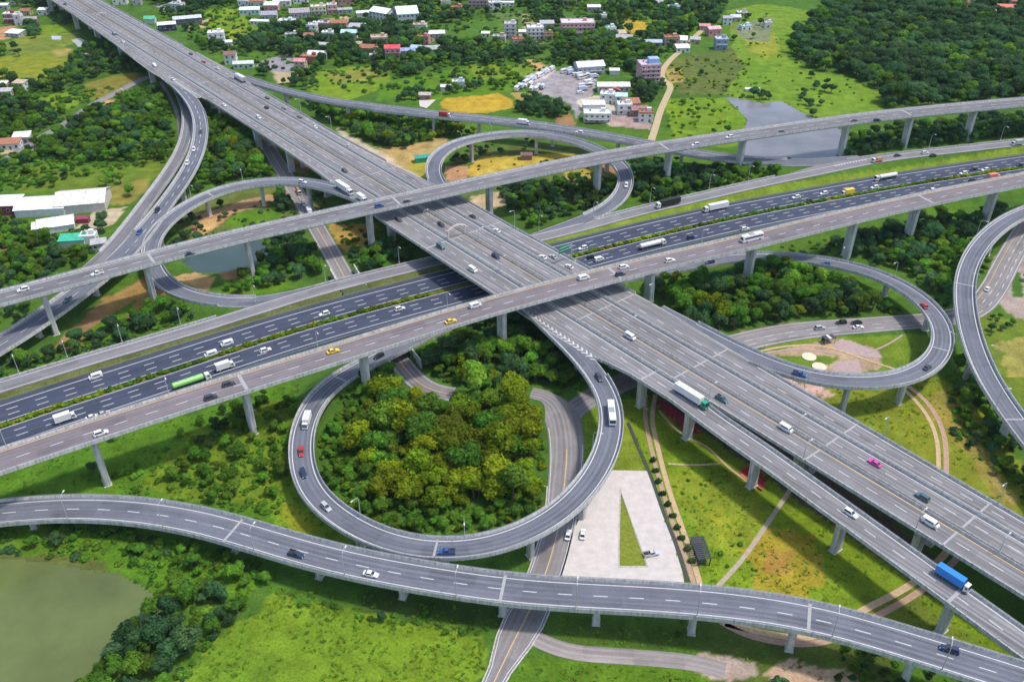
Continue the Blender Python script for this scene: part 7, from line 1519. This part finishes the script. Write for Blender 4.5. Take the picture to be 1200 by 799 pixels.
for i, (x, y) in enumerate([(480, 272), (560, 330), (820, 476), (934, 545), (1063, 634)]):
    c = at(x, y, 15.9); lamp(x, y, 15.9, 0, "grey street lamp on the barrier beside the left collector deck, %s from the top" % wds[i], path=P_MAIN, side=-10.9, h=7)
for i, (x, y) in enumerate([(921, 524), (1152, 640), (730, 388), (560, 282)]):
    lamp(x, y, 15.9, 0, "grey street lamp on the median barrier of the wide viaduct, %s of four" % wds[i], path=P_MAIN, side=-0.3, h=6)
for i, (x, y) in enumerate([(870, 297), (985, 300), (1052, 325), (1112, 420)]):
    lamp(x, y, 9, 0, "grey street lamp on the outer parapet of the right-hand loop ramp, %s along it" % wds[i], path=P_LR, side=(4.2 if False else -4.2), h=7.5)
for i, (x, y) in enumerate([(1143, 278), (1120, 340), (1203, 475), (1170, 430)]):
    lamp(x, y, 13, 0, "grey street lamp on the far right ramp bridge, %s one counted from the top" % wds[i], path=P_RR, side=(4.3 if i % 2 else -4.3), h=8)
for i, (x, y) in enumerate([(495, 160), (568, 157), (640, 153)]):
    lamp(x, y, 12, 0, "grey street lamp on the outer parapet of the far loop ramp, %s from the left" % wds[i], path=P_UR, side=4.3 * 0 - 4.3, h=7.5)
for i, (x, y) in enumerate([(284, 212), (225, 232)]):
    lamp(x, y, 12, 0, "grey street lamp on the left loop ramp, %s one from the viaduct" % wds[i], path=P_UL, side=-4.2, h=7.5)

# ================================================================== GANTRIES AND SIGN
def place_on_main(px, py, z=15.0):
    c = at(px, py, z); s_ = P_MAIN.near(c); p, t, n = P_MAIN.f(s_); return s_, p, t, n
def gantry(px, py, o0, o1, label, h=6.2, m=None, arch=True, n_=9):
    s_, p, t, n = place_on_main(px, py); m = m or mat("gantry_paint", (0.60, 0.50, 0.47), 0.5)
    base = p + n * o0; root = empty("sign_gantry", tuple(base), label, "gantry", None, math.atan2((n * np.sign(o1 - o0))[1], (n * np.sign(o1 - o0))[0])); Wd = abs(o1 - o0)
    for x in (0, Wd):
        mb = MB(); mb.tube([(x, 0, 0), (x, 0, h - 1.2)], 0.32, 8); link("post", mb.me("post", m), root)
    for dy in (-0.5, 0.5):
        mb = MB(); pts_ = [(Wd * i / 12, dy, h - 1.2 + (1.6 * math.sin(math.pi * i / 12) if arch else 0.5)) for i in range(13)]; mb.tube(pts_, 0.14, 6); link("beam", mb.me("beam", m), root)
    mb = MB()
    for i in range(1, 12):
        z = h - 1.2 + (1.6 * math.sin(math.pi * i / 12) if arch else 0.5); mb.tube([(Wd * i / 12, -0.5, z), (Wd * i / 12, 0.5, z)], 0.07, 5)
        z2 = h - 1.2 + (1.6 * math.sin(math.pi * (i + 1) / 12) if arch else 0.5)
        if i < 11: mb.tube([(Wd * i / 12, -0.5, z), (Wd * (i + 1) / 12, 0.5, z2)], 0.05, 5)
    b_ = link("bracing", mb.me("bracing", m), root); b_["kind"] = "stuff"
    return root
gantry(512, 281, -10.5, -0.6, "pinkish arched gantry spanning the left carriageway of the viaduct below the upper flyover")
gantry(118, 26, -10.5, -0.6, "grey gantry spanning the left carriageway at the far top of the viaduct", m=M_POLE)
# green direction sign over the right deck
s_, p, t, n = place_on_main(657, 308); o_ = float(R_OUT(s_))
base = p + n * (o_ - 0.3); root = empty("direction_sign", tuple(base), "green direction sign on a post over the right deck of the viaduct", "road sign", None, math.atan2(-n[1], -n[0]))
mb = MB(); mb.tube([(0, 0, 0), (0, 0, 7.8)], 0.25, 8); link("post", mb.me("post", M_POLE), root)
mb = MB(); mb.tube([(0, 0, 6.2), (7.2, 0, 6.2)], 0.12, 6); mb.tube([(0, 0, 7.6), (7.2, 0, 7.6)], 0.12, 6); link("arm", mb.me("arm", M_POLE), root)
mb = MB(); mb.box((4.2, -0.3, 6.6), (6.4, 0.12, 3.4)); pn = link("sign_panel", mb.me("sign_panel", mat("sign_green", (0.01, 0.26, 0.14), 0.5)), root)
mb = MB()
for zz in (-1.6, 1.6): mb.box((4.2, -0.38, 6.6 + zz), (6.4, 0.05, 0.1))
for xx in (-3.15, 3.15, 0.0): mb.box((4.2 + xx, -0.38, 6.6), (0.1, 0.05, 3.3))
for xx in (1.8, 5.2): mb.box((xx, -0.38, 7.1), (1.9, 0.05, 0.5)); mb.box((xx, -0.38, 6.1), (1.4, 0.05, 0.35))
link("border", mb.me("border", M_WHITE), pn)
# rusty red bridge abutment wall under the viaduct beside the sign
# ================================================================== GORE MARKINGS (chevrons), stripes
def chevrons(P_, q0, q1, oa, ob, dz, m, step=2.6, w=0.9, skew=1.6):
    mb = MB(); q = q0
    while q < q1:
        a, b_ = val(oa, q), val(ob, q); mid = (a + b_) / 2
        for e, sk in ((a, skew), (b_, skew)):
            V = []
            for (o, s__) in ((mid, q), (e, q - sk), (e, q - sk + w), (mid, q + w)):
                p, t, n = P_.f(s__); v = p + n * o; V.append((v[0], v[1], v[2] + dz))
            mb.add(V, [(0, 1, 2, 3)])
        q += step
    return mb
for nm, P_, q0, q1, oa, ob in (("near", P_MAIN, ms(668), ms(716), lambda q: float(np.interp(q, [ms(655), ms(717)], [-21.3, -22.2 + OFF0 * 0])), lambda q: float(np.interp(q, [ms(655), ms(717)], [-21.8, -22.8])) - 2.4 * max(0, (q - ms(655)) / 62)),
    ("far", P_MAIN, ms(275), ms(330), lambda q: -19.0, lambda q: -19.0 - 3.6 * (q - ms(250)) / 80)):
    mb = chevrons(P_, q0, q1, oa, ob, 0.07, M_WHITE); o = mb.build("gore_marking", M_WHITE); props(o, kind="structure")
mb = MB(); a0 = P_F.npx(955, 203); ribbon(mb, P_F, lambda q: 4.4 + 0.2, lambda q: 4.5, 0.03, a0, a0 + 10)
mb = chevrons(P_F, P_F.npx(985, 198), P_F.npx(1020, 190), lambda q: 3.6, lambda q: 2.0, 0.04, M_WHITE, step=2.2, w=0.8, skew=0.5); props(mb.build("gore_marking", M_WHITE), kind="structure")
# red-brown roadside hedge end / underpass walls
for (nm, x, y) in (("far", 408, 330), ("near", 466, 415)):
    c = at(x, y, 2); s_ = P_G1.near(c); p, t, n = P_G1.f(s_)
    for sgn in (-1, 1):
        mb = MB(); L_ = 9.0; 
        for k_ in range(3):
            pp, tt, nn = P_G1.f(max(0, min(P_G1.L, s_ + (k_ - 1) * 7))); cc = pp + nn * 5.7 * sgn; mb.box((cc[0], cc[1], 2.0 + 0.1 * k_), (7.3, 0.5, 4.6 - 0.2 * k_), math.atan2(tt[1], tt[0]))
        o = mb.build("retaining_wall", M_CONC); props(o, "grey concrete retaining wall on the %s side at the %s mouth of the underpass" % ("left" if sgn > 0 else "right", nm), "retaining wall")

mb = MB(); sweep(mb, P_G1, [(-6.1, 3.5), (6.1, 3.5), (6.1, 4.15), (-6.1, 4.15)], P_G1.near(at(402, 329, 4.5)) , P_G1.near(at(462, 411, 4)))
o = mb.build("underpass_slab", mat("verge_turf", (0.07, 0.09, 0.025), 0.95, noise=0.3, nscale=0.8)); props(o, "concrete slab over the underpass below the dark highway", "bridge slab")
# shelter beside the local road in the right loop
c = at(970, 401, 0); root = empty("bus_shelter", (c[0], c[1], 0), "dark shelter with a white roof strip beside the local road in the garden", "shelter", None, 0.3)
mb = MB(); mb.box((0, 0, 2.6), (5.2, 3.2, 0.2)); link("roof", mb.me("roof", mat("dark_slats", (0.05, 0.055, 0.065), 0.7)), root)
mb = MB(); mb.box((0, 0, 2.74), (1.2, 3.0, 0.1)); link("skylight", mb.me("skylight", M_FRAME), root)
for x in (-2.3, 2.3):
    for y in (-1.4, 1.4): mb = MB(); mb.box((x, y, 1.25), (0.2, 0.2, 2.5)); link("post", mb.me("post", M_RAIL), root)
mb = MB(); mb.box((0, 1.4, 1.3), (4.6, 0.1, 2.2)); link("back_panel", mb.me("back_panel", M_VG), root)
# ================================================================== WEEDS AND TUFTS on the near meadows
def tuft_mesh(seed, m):
    r = np.random.RandomState(seed); V = []; Fc = []
    for i in range(9):
        a = r.rand() * 6.28; l = 0.35 + 0.4 * r.rand(); x, y = r.normal(size=2) * 0.25; k = len(V)
        dx, dy = math.cos(a), math.sin(a); V += [(x - dy * .14, y + dx * .14, 0), (x + dy * .14, y - dx * .14, 0), (x + dx * l, y + dy * l, 0.35 + 0.3 * r.rand())]; Fc.append((k, k + 1, k + 2))
    return mesh("tuft", V, Fc, m)
TP = []; TS = []; TKI = []
tsp = ['bright', 'lime', 'mid', 'rust']; tme = [tuft_mesh(i, LM[s]) for i, s in enumerate(tsp)]
for zi, (poly, dens, cl) in enumerate([
    ([(190, 840), (215, 780), (260, 735), (330, 700), (430, 715), (568, 748), (575, 790), (560, 840)], 1.0, (0.5, 0.3, 0.15, 0.05)),
    ([(0, 560), (130, 515), (350, 440), (352, 560), (330, 620), (240, 600), (100, 580), (-20, 585)], 1.2, (0.6, 0.2, 0.2, 0)),
    ([(0, 612), (200, 640), (330, 680), (280, 700), (200, 690), (120, 660), (0, 650)], 0.9, (0.6, 0.2, 0.2, 0)),
    ([(735, 480), (830, 490), (960, 590), (1210, 770), (1210, 800), (1060, 745), (850, 690), (790, 680)], 1.3, (0.55, 0.42, 0.03, 0.0)),
    ([(890, 440), (1100, 440), (1210, 560), (1210, 620), (1100, 560)], 1.5, (0.4, 0.45, 0.1, 0.05)),
    ([(590, 840), (612, 772), (830, 782), (835, 840)], 1.2, (0.6, 0.2, 0.2, 0)), ([(632, 722), (1040, 760), (1060, 830), (838, 765), (640, 752)], 1.3, (0.4, 0.2, 0.3, 0.1)),
    ([(310, 585), (350, 560), (420, 640), (400, 655), (330, 635)], 1.1, (0.4, 0.4, 0.1, 0.1)), ([(300, 680), (600, 720), (600, 745), (430, 735), (300, 705)], 1.0, (0.4, 0.1, 0.45, 0.05))]):
    wp = W(poly); r = np.random.RandomState(3000 + zi); X0, X1 = min(p[0] for p in wp), max(p[0] for p in wp); Y0, Y1 = min(p[1] for p in wp), max(p[1] for p in wp)
    n = int((X1 - X0) * (Y1 - Y0) / dens ** 2 * 0.4); x = X0 + (X1 - X0) * r.rand(n); y = Y0 + (Y1 - Y0) * r.rand(n)
    k = inpoly(x, y, wp) & (fbm(x, y, 8, 400 + zi) + 0.25 * r.rand(n) > 0.55); x, y = x[k], y[k]; s = 0.5 + 0.7 * r.rand(len(x)); o_ = clear_of_roads(x, y, s, s)
    for wp2 in KEEP: o_ &= ~inpoly(x, y, wp2)
    x, y, s = x[o_], y[o_], s[o_]; kk = r.choice(4, len(x), p=cl); h = ground_h(x, y)
    for a, b_, c, d, e in zip(x, y, h, s, kk): TP.append((a, b_, max(c, -0.3))); TS.append(d); TKI.append(int(e))
scatter_obj("grass_tufts", TP, TS, TKI, tme, "rough grass tufts and weeds on the meadows")
print("tufts", len(TP))
for o in bpy.data.objects:
    l = o.get("label")
    if l and len(l.split()) > 16: print("LONG", len(l.split()), l)
for (x, y, i) in SHRUBS:
    o = empty("round_shrub", (x, y, 0), "dark round shrub beside the tan path right of the car park, %s from the top" % wds[i], "shrub", "round shrubs along the tan path"); o.scale = (0.8, 0.8, 1.3)
    link("foliage", SH['dark'][i % 2], o)

# ================================================================== HAZE
mb = MB(); mb.box((0, 700, 104.0), (2600, 1700, 220.0))
hz = mb.build("haze", None); hz.data.materials.clear()
hm = bpy.data.materials.new("haze_air"); hm.use_nodes = True; hn = hm.node_tree.nodes; hn.remove(hn["Principled BSDF"])
pv = hn.new("ShaderNodeVolumePrincipled"); pv.inputs["Density"].default_value = 0.000022; pv.inputs["Color"].default_value = (0.72, 0.88, 1.0, 1); pv.inputs["Anisotropy"].default_value = 0.0
hm.node_tree.links.new(pv.outputs[0], hn["Material Output"].inputs["Volume"]); hz.data.materials.append(hm); props(hz, kind="stuff")
